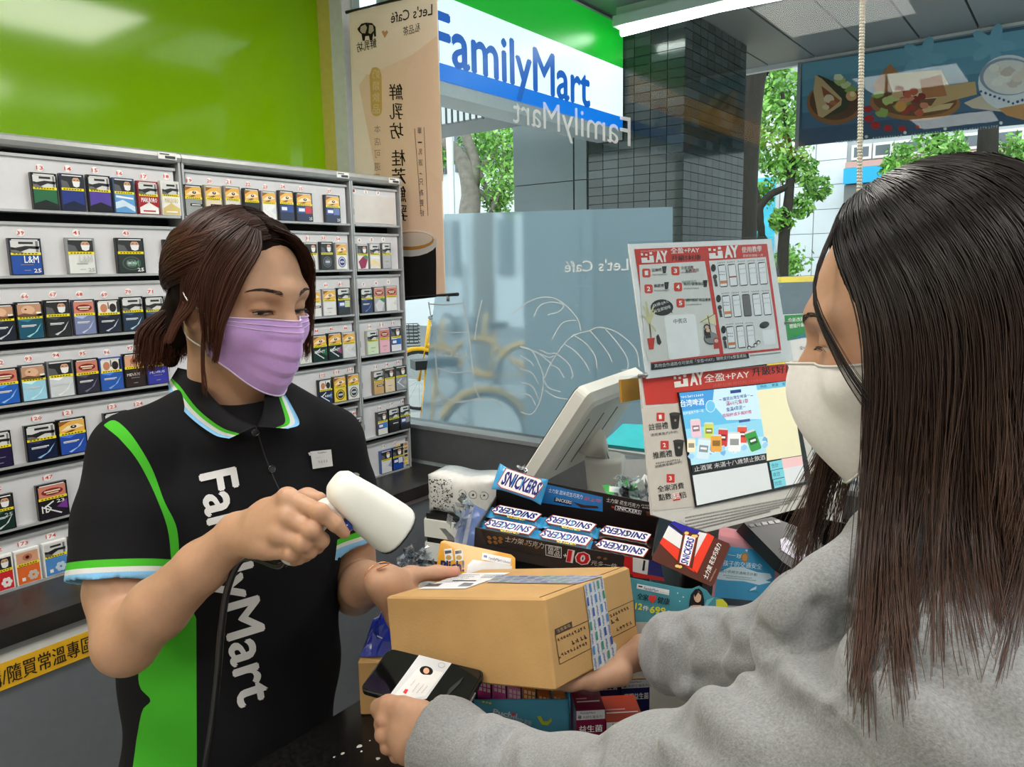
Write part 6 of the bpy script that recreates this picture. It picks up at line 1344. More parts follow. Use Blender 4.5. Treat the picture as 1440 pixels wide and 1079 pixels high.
# row of phone screens
for r, (y, n_) in enumerate(((238, 5), (432, 5), (628, 3))):
    for c in range(n_):
        x = 668 + c * 63.5 + r * 26; yy = y - c * 4; w, h = 50, 142
        s.poly([q1(x, yy + 6), q1(x + 6, yy), q1(x + w - 8, yy - 3), q1(x + w - 1, yy + 4), q1(x + w + 14, yy + h - 10), q1(x + w + 9, yy + h - 3), q1(x + 20, yy + h), q1(x + 14, yy + h - 5)], (56, 56, 58), 3); s.poly([q1(x + 3, yy + 8), q1(x + w - 4, yy + 2), q1(x + w + 10, yy + h - 10), q1(x + 17, yy + h - 5)], (110, 106, 106) if (r == 1 and c == 2) else (236, 236, 238), 4)
        if c == 0: s.poly([q1(x + 15, yy + h - 40), q1(x + w + 6, yy + h - 44), q1(x + w + 8, yy + h - 26), q1(x + 17, yy + h - 22)], (216, 130, 70), 5); [s.ell(*q1(x + 14 + 12 * (k % 3), yy + 44 + 18 * (k // 3)), .9, .9, (110, 130, 170), 5, 6) for k in range(6)]
        elif c == 1 and r == 0: s.poly([q1(x + 8, yy + 78), q1(x + w + 2, yy + 74), q1(x + w + 3, yy + 82), q1(x + 9, yy + 86)], (170, 40, 40), 5)
        elif not (r == 1 and c == 2): s.scribble(*q1(x + 9, yy + 40), *q1(x + w - 4, yy + 36), 2, (150, 150, 154), 5); s.scribble(*q1(x + 12, yy + 70), *q1(x + w, yy + 66), 2, (170, 170, 174), 5)
        s.scribble(*q1(x - 4, yy - 8), *q1(x + 46, yy - 12), 2, (60, 56, 56), 4)
    s.ell(*q1(640 + r * 32, y + 20), 3.4, 5.4, (34, 32, 34), 4); s.ell(*q1(650 + r * 30, y + 76), 3, 3.4, (60, 50, 48), 4); s.poly([q1(642 + r * 30, y + 92), q1(660 + r * 30, y + 92), q1(668 + r * 30, y + 136), q1(652 + r * 30, y + 138)], (70, 64, 62), 4)
s.ell(*q1(962, 618), 7.2, 4.6, (34, 32, 34), 4, 16, -.3); s.poly([q1(950, 652), q1(1026, 644), q1(1034, 740), q1(962, 748)], (236, 236, 238), 4)
for x, y in ((866, 762), (924, 728), (905, 745)): s.ell(*q1(x, y), 3, 3, (50, 48, 50), 5, 10); s.ell(*q1(x, y + 3), 2, 2, (232, 228, 224), 6, 10)
s.poly([q1(246, 862), q1(862, 796), q1(868, 828), q1(248, 904)], (30, 28, 34), 3); s.text('其他合作通路也可使用「全盈+PAY」購物支付&雙重累點', q1(268, 890), q1(850, 822), 5.4, (206, 206, 206), 4); s.scribble(*q1(872, 816), *q1(1068, 796), 2, (70, 70, 72), 3, n=44)
s.build('poster_print', m_print, t)
MB().prism([P1.px(*q1(*p), .004) for p in [(98, 96), (1018, 62), (1138, 850), (214, 966)]], P1.n * .0008).build('clear_sleeve', m_acryl, t, col=False)
for x, y in ((205, 935), (1120, 600)): MB().cyl(P1.px(*q1(x, y), -.012), P1.px(*q1(x, y), .006), .004, n=10).build('clip', m_alu, t, smooth=True, col=False)
# green flyer behind
P3 = Plane(A(1.263, .481, 1.181) - nb / np.linalg.norm(nb) * .035, nb)
t, s = card('green_flyer', 'green and white flyer standing behind the payment posters', 'flyer', P3, [q1(*p) for p in [(1080, 552), (1330, 540), (1400, 900), (1480, 1500), (1330, 1520), (1150, 960)]], (226, 228, 230))
s.poly([q1(*p) for p in [(1092, 556), (1330, 544), (1340, 620), (1180, 690), (1112, 718)]], (40, 140, 70), 1); s.poly([q1(*p) for p in [(1112, 718), (1180, 690), (1280, 640), (1300, 690), (1200, 700)]], (60, 110, 180), 2)
s.text('全新改版APP', q1(1116, 602), q1(1262, 588), 6, (232, 240, 232), 3, bold=.02); s.text('體驗升級', q1(1126, 640), q1(1218, 628), 6, (232, 240, 232), 3, bold=.02); s.text('全+1商城陣', q1(1156, 708), q1(1345, 692), 9, (40, 150, 80), 3, bold=.02); s.text('全+1商城', q1(1190, 776), q1(1272, 766), 5.4, (60, 60, 62), 3)
s.poly([q1(1290, 732), q1(1340, 728), q1(1344, 762), q1(1294, 768)], (206, 50, 50), 2); [s.scribble(*q1(1210, 880 + 40 * k), *q1(1330, 868 + 40 * k), 3.5, (80, 80, 82), 3) for k in range(3)]
s.text('憑方案', q2(1236, 560), q2(1296, 550), 7, (40, 40, 42), 3); s.scribble(*q2(1240, 605), *q2(1300, 592), 4, (90, 90, 92), 3); s.scribble(*q2(1235, 640), *q2(1280, 630), 4, (176, 110, 70), 3); s.poly([q2(1262, 690), q2(1292, 680), q2(1300, 760), q2(1278, 800), q2(1284, 740)], (196, 70, 50), 3); s.ell(*q2(1258, 688), 2.6, 3, (40, 36, 36), 4)
s.build('flyer_print', m_print, t)
lo = [P3.px(*q1(1330, 1520)), P3.px(*q1(1480, 1500))]
MB().prism([lo[0], lo[1], A(lo[1][0], lo[1][1], .851), A(lo[0][0], lo[0][1], .851)], A(.003, .006, 0)).build('flyer_foot', m_white, t, col=False)

# ------------------------------------------------------------------ register monitor and its round stand
Q1, Q2 = dep(737, 686, 1.50), dep(824, 552, 1.40)
ma = nrm(Q2 - Q1); rq = ray(907, 522); Q3 = CAM + rq * float(np.clip(((Q2 - CAM) @ ma) / (rq @ ma), 1.3, 1.9))
mw = nrm((Q3 - Q2) - ma * ((Q3 - Q2) @ ma)); mn = np.cross(ma, mw); mn = mn if mn @ (CAM - Q1) > 0 else -mn
La, Lw = np.linalg.norm(Q2 - Q1), .30
t = thing('register_monitor', 'white register monitor tilted back, seen from behind, on a round pillar', 'monitor', A(1.30, .72, .851))
MX = (Q1, ma, mw, mn)
mb = MB(); mb.loft([[Q1 + ma * (La / 2 + x) + mw * (Lw / 2 + y) + mn * z for x, y in rrect(La - e, Lw - e, .015)] for z, e in ((-.022, .012), (-.018, 0), (.004, 0), (.016, .03), (.020, .05))]); mb.build('housing', m_white, t, smooth=False, col=False)
MB().loft([[Q1 + ma * (La / 2 + x) + mw * (Lw / 2 + y) + mn * z for x, y in rrect(La - .02, Lw - .02, .01)] for z in (-.0245, -.022)]).build('screen', m_black, t, col=False)
for k in range(3): MB().box((La * .2, .05 + k * .07, .0195), (La * .75, .054 + k * .07, .0208), None, MX).build('vent_slot', m_dgrey, t, col=False)
c0 = dep(851, 640, 1.62); cb = A(c0[0], c0[1], .852)
mb = MB(); mb.tube([cb, A(c0[0], c0[1], c0[2] - .012), A(c0[0], c0[1], c0[2] - .002), A(c0[0], c0[1], c0[2])], [.047, .044, .042, .034], 28); mb.build('stand_pillar', m_white, t, smooth=True, col=False)
mp = Q1 + ma * La * .42 + mw * Lw * .5 + mn * .02
MB().tube([c0 + A(0, 0, -.03), c0 * .45 + mp * .55 + A(0, 0, -.004), mp], [.026, .026, .034], 16).build('neck', mat('warm_white_plastic', (206, 204, 196), rough=.4), t, smooth=True, col=False)
MB().cyl(A(c0[0], c0[1], .8502), A(c0[0], c0[1], .866), .085, .078, 32).build('stand_base', m_white, t, smooth=False, col=False)
pt = Plane(dep(889, 549, 1.30), nb)
MB().prism([pt.px(*p) for p in [(873, 534), (903, 531), (906, 561), (875, 566)]], -pt.n * .006).build('ochre_tape', mat('ochre_tape', (196, 140, 56), rough=.35), t, col=False)
MB().prism([pt.px(*p, .002) for p in [(870, 530), (908, 527), (910, 565), (872, 568)]], pt.n * .0015).build('clear_clip', m_acryl, t, col=False)
t = thing('cyan_folder', 'cyan plastic folder lying behind the register monitor', 'folder', dep(870, 615, 1.9))
pz = Plane(dep(870, 615, 1.9), A(-.3, -.5, .8)); MB().prism([pz.px(*p) for p in [(846, 624), (876, 596), (925, 598), (925, 634)]], -pz.n * .012).build('cover', mat('cyan_plastic', (60, 186, 196), rough=.35), t, col=False)
MB().prism([pz.px(*p, -.0125) for p in [(848, 626), (878, 600), (925, 602), (925, 637)]], -pz.n * .01).build('papers', MATS['white_paint'], t, col=False)
fb = [pz.px(*p, -.023) for p in [(850, 626), (880, 601), (922, 603), (922, 636)]]
MB().prism([A(p[0], p[1], .7155) for p in fb], A(0, 0, min(p[2] for p in fb) - .7155 - .002)).build('file_box', MATS['white_paint'], t, col=False)
t = thing('grey_till', 'grey till housing behind the register pillar', 'till', A(1.80, .60, .851))
MB().box((1.66, .52, .851), (1.94, .74, .875)).box((1.68, .50, .875), (1.95, .72, 1.02)).build('housing', mat('till_grey', (112, 110, 106), rough=.45), t, col=False)
MB().box((1.675, .54, .90), (1.68, .70, .96)).build('drawer_face', m_dgrey, t, col=False)

# ------------------------------------------------------------------ left of the tray: drawers, patterned pack, bags
t = thing('white_drawer_unit', 'small white drawer unit with dark gaps on the low grey cabinet', 'drawer unit', A(1.43, 1.12, .716))
dl, dr = dep(598, 720, 1.86), dep(668, 722, 1.80)
dx = nrm((dr - dl) * A(1, 1, 0)); dy = nrm(np.cross(A(0, 0, 1.), dx)); DX = (A(dl[0], dl[1], .717), dx, dy, A(0, 0, 1.))
dw = .19
MB().box((0, .004, 0), (dw, .22, .187), (26, 26, 27), DX).build('carcass', m_black, t, col=False)
for k in range(3):
    f = MB().box((-.002, -.004, .008 + k * .0605), (dw + .002, .006, .052 + k * .0605), None, DX).build('drawer', m_white, t, col=False)
    MB().box((-.003, .0, .006 + k * .0605), (-.001, .21, .054 + k * .0605), None, DX).build('drawer_side', m_white, f, col=False)
t = thing('patterned_pack', 'white plastic pack with black doodle print on the drawer unit', 'pack', DX[0] + A(0, 0, .188))
PKX = (DX[0] + A(0, 0, .189), dx, dy, A(0, 0, 1.)); rp = np.random.RandomState(6)
nx, nz = 16, 10; mb = MB(); pt_ = {}
W2, H2 = .175, .092
V = []; 
for j in range(nz + 1):
    for i in range(nx + 1):
        u, v = i / nx, j / nz; b_ = (math.sin(math.pi * u) * math.sin(math.pi * v)) ** .5
        V.append(PKX[0] + dx * (u * W2) + dy * (-.012 * b_ + rp.normal(0, .0012) + .02) + A(0, 0, 1) * (v * H2 + .003 * math.sin(u * 9)))
F = [(j * (nx + 1) + i, j * (nx + 1) + i + 1, (j + 1) * (nx + 1) + i + 1, (j + 1) * (nx + 1) + i) for j in range(nz) for i in range(nx)]
nV = len(V); V2 = [v + dy * .09 for v in V]
edge = [i for i in range(nx + 1)] + [j * (nx + 1) + nx for j in range(1, nz + 1)] + [nz * (nx + 1) + i for i in range(nx - 1, -1, -1)] + [j * (nx + 1) for j in range(nz - 1, 0, -1)]
F2 = [tuple(nV + i for i in reversed(f)) for f in F] + [(edge[k], edge[k] + nV, edge[(k + 1) % len(edge)] + nV, edge[(k + 1) % len(edge)]) for k in range(len(edge))]
mb.add(V + V2, F + F2, (222, 222, 220)); mb.build('wrapper', m_wrap, t, smooth=True)
pk = Plane(PKX[0] + dy * .004, -dy); s = Sheet(pk, .0002, .0005); mbp = MB()
bvh = BVHTree.FromPolygons([Vector(v) for v in V], F)
def proj_on(mb_src, bvh_, d, off):
    """lays flat print onto a curved surface along direction d"""
    out = []
    for v in mb_src.v:
        v = np.asarray(v); h = bvh_.ray_cast(Vector(v - d * .2), Vector(d))
        out.append(tuple(np.array(h[0]) - d * off) if h[0] is not None else None)
    mb = MB()
    for f, c in zip(mb_src.f, mb_src.c):
        if all(out[i] is not None for i in f): b = len(mb.v); mb.v += [out[i] for i in f]; mb.f.append(tuple(range(b, b + len(f)))); mb.c.append(c)
    return mb
for i in range(170):
    u, v = rp.uniform(.02, .43), rp.uniform(.06, .94); c = PKX[0] + dx * u * W2 + A(0, 0, v * H2); r = rp.uniform(.0008, .0028); k0 = rp.uniform(0, 6)
    mbp.poly([c + (dx * math.cos(k0 + k) + A(0, 0, 1) * math.sin(k0 + k)) * r * rp.uniform(.5, 1.5) for k in np.linspace(0, 6.283, 5 + i % 3, endpoint=False)], (40, 40, 42) if i % 3 else (120, 120, 122))
def ringp(u, v, r, w):
    for k in range(14):
        a, b_ = k * .4488, (k + 1) * .4488; c = PKX[0] + dx * u * W2 + A(0, 0, v * H2); Q = lambda a_, r_: c + (dx * math.cos(a_) + A(0, 0, 1) * math.sin(a_)) * r_
        mbp.poly([Q(a, r), Q(b_, r), Q(b_, r - w), Q(a, r - w)], (40, 40, 42))
for u in (.58, .74, .9): ringp(u, .62, .0105, .0012); ringp(u, .62, .003, .003)
ringp(.62, .26, .008, .001)
proj_on(mbp, bvh, dy, .0006).build('doodle_print', m_print, t)
def crumple(name, label, cat, c, size, m, n=60, seed=1, cols=None, loc=None, part='film', group=None):
    """crinkled plastic: overlapping bent facets in a heap"""
    r = np.random.RandomState(seed); t = thing(name, label, cat, c if loc is None else loc, group); mb = MB()
    for i in range(n):
        p = np.asarray(c) + r.normal(0, .42, 3) * size; a = nrm(r.normal(0, 1, 3)) * size.max() * r.uniform(.25, .5); b_ = nrm(np.cross(a, r.normal(0, 1, 3))) * size.max() * r.uniform(.12, .3); k = nrm(np.cross(a, b_)) * size.max() * .08
        mb.add([p - a - b_, p + k - b_, p + a - b_, p + a + b_, p + k * 1.5 + b_, p - a + b_], [(0, 1, 4, 5), (1, 2, 3, 4)], cols[i % len(cols)] if cols else None)
    o = mb.build(part, m, t, col=cols is not None); o['kind'] = 'stuff'; return t
crumple('plastic_wrap', 'crumpled clear plastic wrap beside the white drawer unit', 'plastic wrap', dep(585, 784, 1.84), A(.045, .045, .022), m_cling, 70, 3, loc=A(*dep(585, 784, 1.84)[:2], .716))
crumple('clear_bag', 'crinkled clear bag with blue print left of the chocolate tray', 'plastic bag', dep(652, 742, 1.33), A(.035, .03, .045), m_cling, 60, 5)
t = thing('blue_print_bag', 'stack of bluish printed plastic bags left of the chocolate tray', 'plastic bag', dep(655, 755, 1.32))
pzz = Plane(dep(652, 750, 1.325), nrm(A(-.75, -.5, .3)))
for k in range(4): MB().prism([pzz.px(636 + k * 7, 775 - k * 3, k * .003), pzz.px(672 + k * 6, 780 - k * 3, k * .003), pzz.px(676 + k * 5, 728 - k * 2, k * .003), pzz.px(650 + k * 6, 716 - k * 2, k * .003)], pzz.n * .0012, [(190, 200, 222), (150, 170, 214), (206, 212, 226), (120, 146, 206)][k]).build('bag', m_gloss, t)
crumple('silver_wrapper', 'crumpled silver wrapper above the propped blue bar', 'wrapper', dep(733, 663, 1.36), A(.012, .012, .010), mat('silver_foil', (206, 208, 212), rough=.2, metal=.9), 50, 8, part='foil')
crumple('straw_bag', 'clear bag of wrapped straws with green edges behind the tray', 'plastic bag', dep(885, 690, 1.42), A(.05, .035, .022), m_cling, 60, 9)
crumple('green_straw_wrappers', 'green and white straw wrappers in the clear bag behind the tray', 'straw wrappers', dep(885, 692, 1.43), A(.04, .028, .016), m_gloss, 34, 10, cols=[(222, 230, 224), (96, 206, 110), (230, 234, 232), (200, 226, 206)], part='wrapper_strips')
# cardboard carton with blue bag beside the clerk's left hand
def upright_box(name, label, cat, px0, px1, d, z1, dpt, colm):
    a = dep(px0[0], px0[1], d); b_ = dep(px1[0], px1[1], d); ax = nrm((b_ - a) * A(1, 1, 0)); ay = nrm(np.cross(A(0, 0, 1.), ax)); w = np.linalg.norm((b_ - a)[:2])
    o = A(a[0], a[1], .8505); t = thing(name, label, cat, o + ax * w / 2 + ay * dpt / 2); X = (o, ax, ay, A(0, 0, 1.))
    mb = MB(); rr_box(mb, w, dpt, z1 - .8505, X, .002); mb.build('carton', colm, t, col=False); return t, X, w
t, X, w = upright_box('small_carton', 'small brown carton behind the parcel at the clerk side', 'carton', (503, 930), (630, 930), 1.10, .935, .12, m_card)
MB().box((0, .06, .0842), (w, .07, .0850), None, X).build('flap_seam', MATS['seam_brown'], t, col=False)
t2 = thing('blue_chip_bag', 'crumpled dark blue printed plastic bag on the small carton', 'plastic bag', X[0] + A(0, 0, .085))
mb = MB(); rz = np.random.RandomState(12); nn = 14; VV = []
for j in range(nn + 1):
    for i in range(nn + 1):
        u, v = i / nn, j / nn; b_ = (math.sin(math.pi * u) * math.sin(math.pi * v)) ** .6
        VV.append(X[0] + X[1] * (u * .12 + .0) + X[2] * (v * .11 + .01) + A(0, 0, .087 + b_ * .045 + rz.normal(0, .0035) * (b_ > .05)))
mb.add(VV, [(j * (nn + 1) + i, j * (nn + 1) + i + 1, (j + 1) * (nn + 1) + i + 1, (j + 1) * (nn + 1) + i) for j in range(nn) for i in range(nn)], (34, 52, 160)); 
for k in range(26): pass
mb.build('bag_foil', m_wrap, t2)
mb = MB()
for k in range(40):
    i, j = rz.randint(1, nn - 1), rz.randint(1, nn - 1); p = np.asarray(VV[j * (nn + 1) + i]) + A(0, 0, .0035); e = nrm(X[1] * rz.uniform(-1, 1) + X[2] * .6)
    mb.poly([p, p + e * .012, p + e * .012 + A(0, 0, .0025), p + A(0, 0, .002)], (222, 226, 236))
mb.build('bag_print', m_gloss, t2)
# black clutter behind the flyers, at the right
t = thing('black_utensil_box', 'black plastic tray with compartments behind the flyer holder', 'tray', A(1.28, .40, .851))
bx = A(1.20, .31, .851)
mb = MB()
mb.box((1.16, .31, .851), (1.50, .46, .855)).box((1.16, .31, .855), (1.165, .46, .99)).box((1.495, .31, .855), (1.50, .46, 1.0)).box((1.165, .31, .855), (1.495, .315, .985)).box((1.165, .455, .855), (1.495, .46, 1.0)).box((1.27, .315, .855), (1.274, .455, .99)).box((1.38, .315, .855), (1.384, .455, .99))
mb.build('tray_body', m_black, t, col=False)
pct2 = Plane(dep(1125, 785, 1.12), nrm(A(-.45, -.55, .7)))
t = thing('card_terminal', 'black card terminal with greyish screen lying behind the flyer holder', 'card reader', dep(1125, 785, 1.12))
MB().prism([pct2.px(*p) for p in [(1046, 735), (1085, 727), (1150, 752), (1165, 790), (1160, 832), (1100, 790)]], -pct2.n * .03).build('body', mat('terminal_black', (30, 31, 33), rough=.3), t, col=False)
s = Sheet(pct2, .0003, .0006); s.poly([(1097, 759), (1104, 756), (1140, 788), (1138, 800), (1098, 774)], (150, 146, 170), 1); s.poly([(1104, 768), (1114, 766), (1124, 780), (1112, 778)], (80, 80, 100), 2)
for k in range(5): s.poly([(1052 + k * 9, 738 - k * 1.4), (1059 + k * 9, 737 - k * 1.4), (1062 + k * 9, 741 - k * 1.4), (1055 + k * 9, 742 - k * 1.4)], (60, 62, 66), 1)
s.build('screen_print', m_gloss, t)
t = thing('black_cup', 'black cup of pens behind the promotion board near the hair of the customer', 'cup', A(1.52, .47, .851))
MB().tube([A(1.53, .46, .851), A(1.53, .46, .86), A(1.53, .46, 1.02), A(1.53, .46, 1.02), A(1.53, .46, .87)], [.03, .034, .04, .037, .032], 18).build('cup_body', m_black, t, smooth=False, col=False)
for k in range(5): MB().tube([A(1.53 + .012 * math.cos(k), .46 + .012 * math.sin(k), .875), A(1.53 + .032 * math.cos(k * 1.3), .46 + .032 * math.sin(k * 1.3), 1.09 + .01 * k)], .004, 7).build('pen', [m_black, m_alu, MATS['brushed_aluminium'], m_dgrey, m_black][k], t, smooth=True, col=False)
# ------------------------------------------------------------------ people
IMR = RW[:, 0]
def vcol(c, n): return np.tile(np.array(lin(c)), (n, 1))
def head_frame(O, yaw, pitch, roll=0.0):
    """yaw: turn to the picture's right from facing the camera; pitch: nose down"""
    to = (CAM - O) * A(1, 1, 0); to = nrm(to); rt = nrm(np.cross(to, A(0, 0, 1))) ; rt = -rt if rt @ IMR < 0 else rt
    f = to * math.cos(yaw) + rt * math.sin(yaw); f = f * math.cos(pitch) - A(0, 0, 1) * math.sin(pitch); f = nrm(f)
    l = nrm(np.cross(A(0, 0, 1), f)); u = np.cross(f, l)
    l2 = l * math.cos(roll) + u * math.sin(roll); u2 = np.cross(f, l2)
    return (O, l2, f, u2)          # x = own left, y = forward, z = up
class Head:
    def __init__(s, X): s.O, s.x, s.y, s.z = X; s.Q = np.stack([s.x, s.y, s.z], 0)
    def p(s, x, y, z): return s.O + s.x * x + s.y * y + s.z * z
    def pts(s, L): L = np.asarray(L, float); return s.O + L @ s.Q
    def loc(s, P): return (np.asarray(P) - s.O) @ s.Q.T
def head_field(F, H):
    X = (H.x, H.y, H.z)
    F.ell(H.p(0, -.012, .030), (.073, .094, .086), X, .0)
    F.ell(H.p(0, .022, -.014), (.064, .068, .092), X, .03)
    F.ell(H.p(0, .020, -.066), (.050, .058, .046), X, .03); F.ell(H.p(0, .058, -.098), (.020, .018, .017), X, .03)
    for s in (-1, 1):
        F.ell(H.p(s * .040, .056, -.034), (.024, .022, .020), X, .025)
        F.cap(H.p(s * .012, .083, .021), H.p(s * .046, .068, .020), .011, .009, .018)
        F.cap(H.p(s * .069, .0, .0), H.p(s * .050, .02, -.07), .012, .012, .02)
    F.chain([H.p(0, .081, .020), H.p(0, .084, .002), H.p(0, .096, -.022), H.p(0, .101, -.036)], [.010, .0085, .0105, .012], .014)
    for s in (-1, 1): F.ell(H.p(s * .013, .088, -.040), (.009, .010, .008), X, .010)
    for s in (-1, 1):
        F.ell(H.p(s * .033, .094, .000), (.017, .012, .010), X, .014, '-')
        F.ell(H.p(s * .0325, .0685, -.001), (.0150, .0150, .0125), X, .005)
        F.cap(H.p(s * .0205, .0845, -.0062), H.p(s * .033, .0850, -.0072), .0058, .0080, .0016, '-', flat=(H.z, .46)); F.cap(H.p(s * .033, .0850, -.0072), H.p(s * .0455, .0790, -.0052), .0080, .0055, .0016, '-', flat=(H.z, .46))
    for s in (-1, 1):   # ears
        F.ell(H.p(s * .0735, -.010, -.010), (.0075, .017, .029), (nrm(H.x - s * .35 * H.y), nrm(H.y + s * .35 * H.x), H.z), .006)
        F.ell(H.p(s * .0815, -.006, -.006), (.005, .010, .018), X, .004, '-'); F.ell(H.p(s * .0745, .002, -.033), (.006, .008, .009), X, .005)
def eyes(H, root, lk=1.0):
    for s in (-1, 1):
        c = H.p(s * .0325, .0695, -.001); look = nrm(H.y * .86 - H.z * .5)
        su = nrm(np.cross(look, A(.1, .2, 1))); sv = np.cross(look, su); mb = MB()
        for r0, r1, col in ((0, .22, (10, 8, 8)), (.22, .52, (46, 28, 20)), (.52, 1.5, (226, 220, 214))):
            mb.loft([[c + (look * math.cos(t) + (su * math.cos(a) + sv * math.sin(a)) * math.sin(t)) * .0122 for a in np.linspace(0, 6.283, 20, endpoint=False)] for t in np.linspace(max(r0, .01), r1, 4)], col, cap=False)
        mb.build('eye', mat('eye_surface', attr=True, rough=.08, coat=.8, var=.01), root, smooth=True)
        lash = MB(); P = [H.p(s * x, y, z) for x, y, z in ((.0185, .0840, -.0048), (.025, .0860, -.0034), (.033, .0862, -.0034), (.040, .0838, -.0034), (.0475, .0792, -.0048))]
        lash.tube(spline(P, 14), [(.0008 + .0008 * math.sin(k / 13 * 3.1)) * lk for k in range(14)], 6, (18, 13, 12))
        rl = np.random.RandomState(5 + s)
        for q in spline(P, 22): lash.tube([q, q + H.y * .0030 * lk - H.z * .0022 * lk + lk * H.x * s * rl.uniform(-.0004, .0014), q + H.y * .0052 * lk - H.z * .0034 * lk + lk * H.x * s * rl.uniform(-.0004, .0030)], [.0003, .0002, .00008], 3, (16, 12, 11))
        lash.build('eyelash', m_print, root)
def brows(H, bvh, root, colr):
    r = np.random.RandomState(11)
    for s in (-1, 1):
        paths = []
        for i in range(150):
            u = r.uniform(0, 1); x = .013 + .040 * u; z = .0195 + .0075 * math.sin(u * 2.1) - .004 * u * u + r.uniform(-1, 1) * (.0030 * (1 - u * .75)); q = H.p(s * x, .13, z)
            h = bvh.ray_cast(Vector(q), Vector(-H.y)); 
            if h[0] is None: continue
            b0 = np.array(h[0]); d = nrm(H.x * s * (.9) + H.z * (.35 - .7 * u) - H.y * (.25 + .5 * u)); n = np.array(h[1])
            paths.append([b0, b0 + d * .003 + n * .0007, b0 + d * .006 + n * .0005])
        V, F = strands(paths, .00030, .0001)
        link_mesh('eyebrow', V, F, mat('brow_hair', colr, rough=.5), root)
def hand(F, W, mcp, fingers, thumb, r=.0080, k=.010, rw=.020):
    """palm ribs from the wrist to each knuckle, then the fingers joint by joint"""
    for i, m in enumerate(mcp):
        c = W * .45 + m * .55
        F.chain([W + (m - np.mean(mcp, 0)) * .28, c, m], [rw * .72, .0125, .0108 - .0008 * (i == 3)], .016)
    for i in range(len(mcp) - 1): F.cap(W * .35 + mcp[i] * .65, mcp[i + 1] * .9 + W * .1, .010, .010, .012)
    for i, f in enumerate(fingers):
        s = [1.02, 1.05, 1.0, .86][i]; pts = [mcp[i]] + list(f); n = len(pts)
        rs = [.0105, r * 1.05 * s, r * .98 * s, r * .78 * s][:n] if n == 4 else [.0105] + [r * s * (1.05 - .1 * j) for j in range(n - 1)]
        F.chain(pts, rs, .0035)
    n = len(thumb); F.chain(thumb, [.0165, .0120, .0100, .0080][-n:] if n <= 4 else [.016] * n, .010)
def nail(mb, tip, d, n, w=.0052, l=.0085):
    s = np.cross(d, n); mb.loft([[tip + d * (l * (t - .6)) + s * (w * u) + n * (.0010 - .0022 * u * u - .0015 * max(0, t - .8)) for u in np.linspace(-1, 1, 6)] for t in np.linspace(0, 1, 5)], (232, 190, 172), cap=False, closed=False)
m_skin = mat('skin', attr=True, rough=.48, var=.035, scale=120, sss=.12, bump=.06, bscale=900)
def skin_cols(V, base, H=None, red=()):
    c = vcol(base, len(V))
    for p, rad, col, amt in red:
        w = np.exp(-(np.linalg.norm(V - p, axis=1) / rad) ** 2)[:, None] * amt; c = c * (1 - w) + np.array(lin(col)) * w
    return c

# ============================================================ the clerk
HC = Head(head_frame(dep(338, 419, 1.05), math.radians(40), math.radians(9), math.radians(-1)))
RS, LS = dep(182, 640, 1.005), dep(466, 622, 1.15)
EL1, WR1 = dep(177, 905, .905), dep(333, 753, .850)
EL2, WR2 = dep(500, 832, 1.22), dep(540, 818, 1.055)
tl_ = nrm((LS - RS) * A(1, 1, 0)); tf_ = nrm(np.cross(tl_, A(0, 0, 1))); tf_ = tf_ if tf_ @ (CAM - RS) > 0 else -tf_
tc1, tc2, tc3 = dep(335, 745, 1.115), dep(330, 950, 1.135), dep(328, 1140, 1.15)
nb_ = dep(334, 575, 1.095)
clerk = thing('person', 'person in black polo uniform and lilac face mask scanning the parcel', 'person', A(tc3[0], tc3[1], 0.0))
TX3 = (tl_, tf_, A(0, 0, 1.))
parts = []
F = Field(); head_field(F, HC); F.chain([HC.p(0, -.022, -.05), nb_ * .5 + HC.p(0, -.03, -.07) * .5, nb_ + A(0, 0, -.03)], [.054, .050, .062], .03)
V, Q = F.mesh(.0018, 2); parts.append((V, Q)); bvh_head = BVHTree.FromPolygons([Vector(v) for v in V], [tuple(f) for f in Q])
# right arm and the hand on the scanner
F = Field(); F.chain([RS + A(0, 0, -.02), dep(168, 830, .945), EL1], [.042, .0395, .0365], .012)
F.chain([EL1, dep(222, 856, .888), dep(284, 797, .868), WR1], [.0355, .0350, .0285, .0220], .012)
D = dep
mc = [D(404, 700, .802), D(405, 727, .792), D(394, 752, .792), D(379, 772, .802)]
fg = [[D(450, 720, .776), D(472, 737, .780), D(484, 750, .788)], [D(438, 746, .774), D(452, 760, .786), D(447, 771, .803)], [D(426, 764, .777), D(436, 775, .788), D(430, 783, .803)], [D(410, 779, .786), D(420, 785, .795), D(414, 790, .806)]]
hand(F, WR1, mc, fg, [D(362, 738, .842), D(404, 712, .850), D(432, 701, .842), D(449, 702, .832)])
for m, f in zip(mc, fg):   # knuckles
    F.ell(m + (CAM - m) * .008, (.0085, .0085, .0085), None, .008); F.ell(f[0] + (CAM - f[0]) * .003, (.0082,) * 3, None, .005)
V, Q = F.mesh(.0024, 2); parts.append((V, Q))
# left arm and the hand under the parcel
F = Field(); F.chain([LS + A(0, 0, -.02), D(492, 740, 1.19), EL2], [.042, .038, .035], .012); F.chain([EL2, D(512, 822, 1.14), WR2], [.036, .034, .0215], .012)
mc2 = [bp(-.10, .78, .30), bp(-.11, .60, .24), bp(-.10, .42, .22), bp(-.085, .26, .22)]
fg2 = [[bp(-.045, v, -.06), bp(.06, v, -.095), bp(.16, v, -.085)] for v in (.80, .62, .44, .28)]
hand(F, WR2, mc2, fg2, [D(549, 817, 1.07), D(578, 809, 1.10), D(614, 806, 1.125), ptop.px(641, 812, .0085)])
V, Q = F.mesh(.0024, 2); parts.append((V, Q))
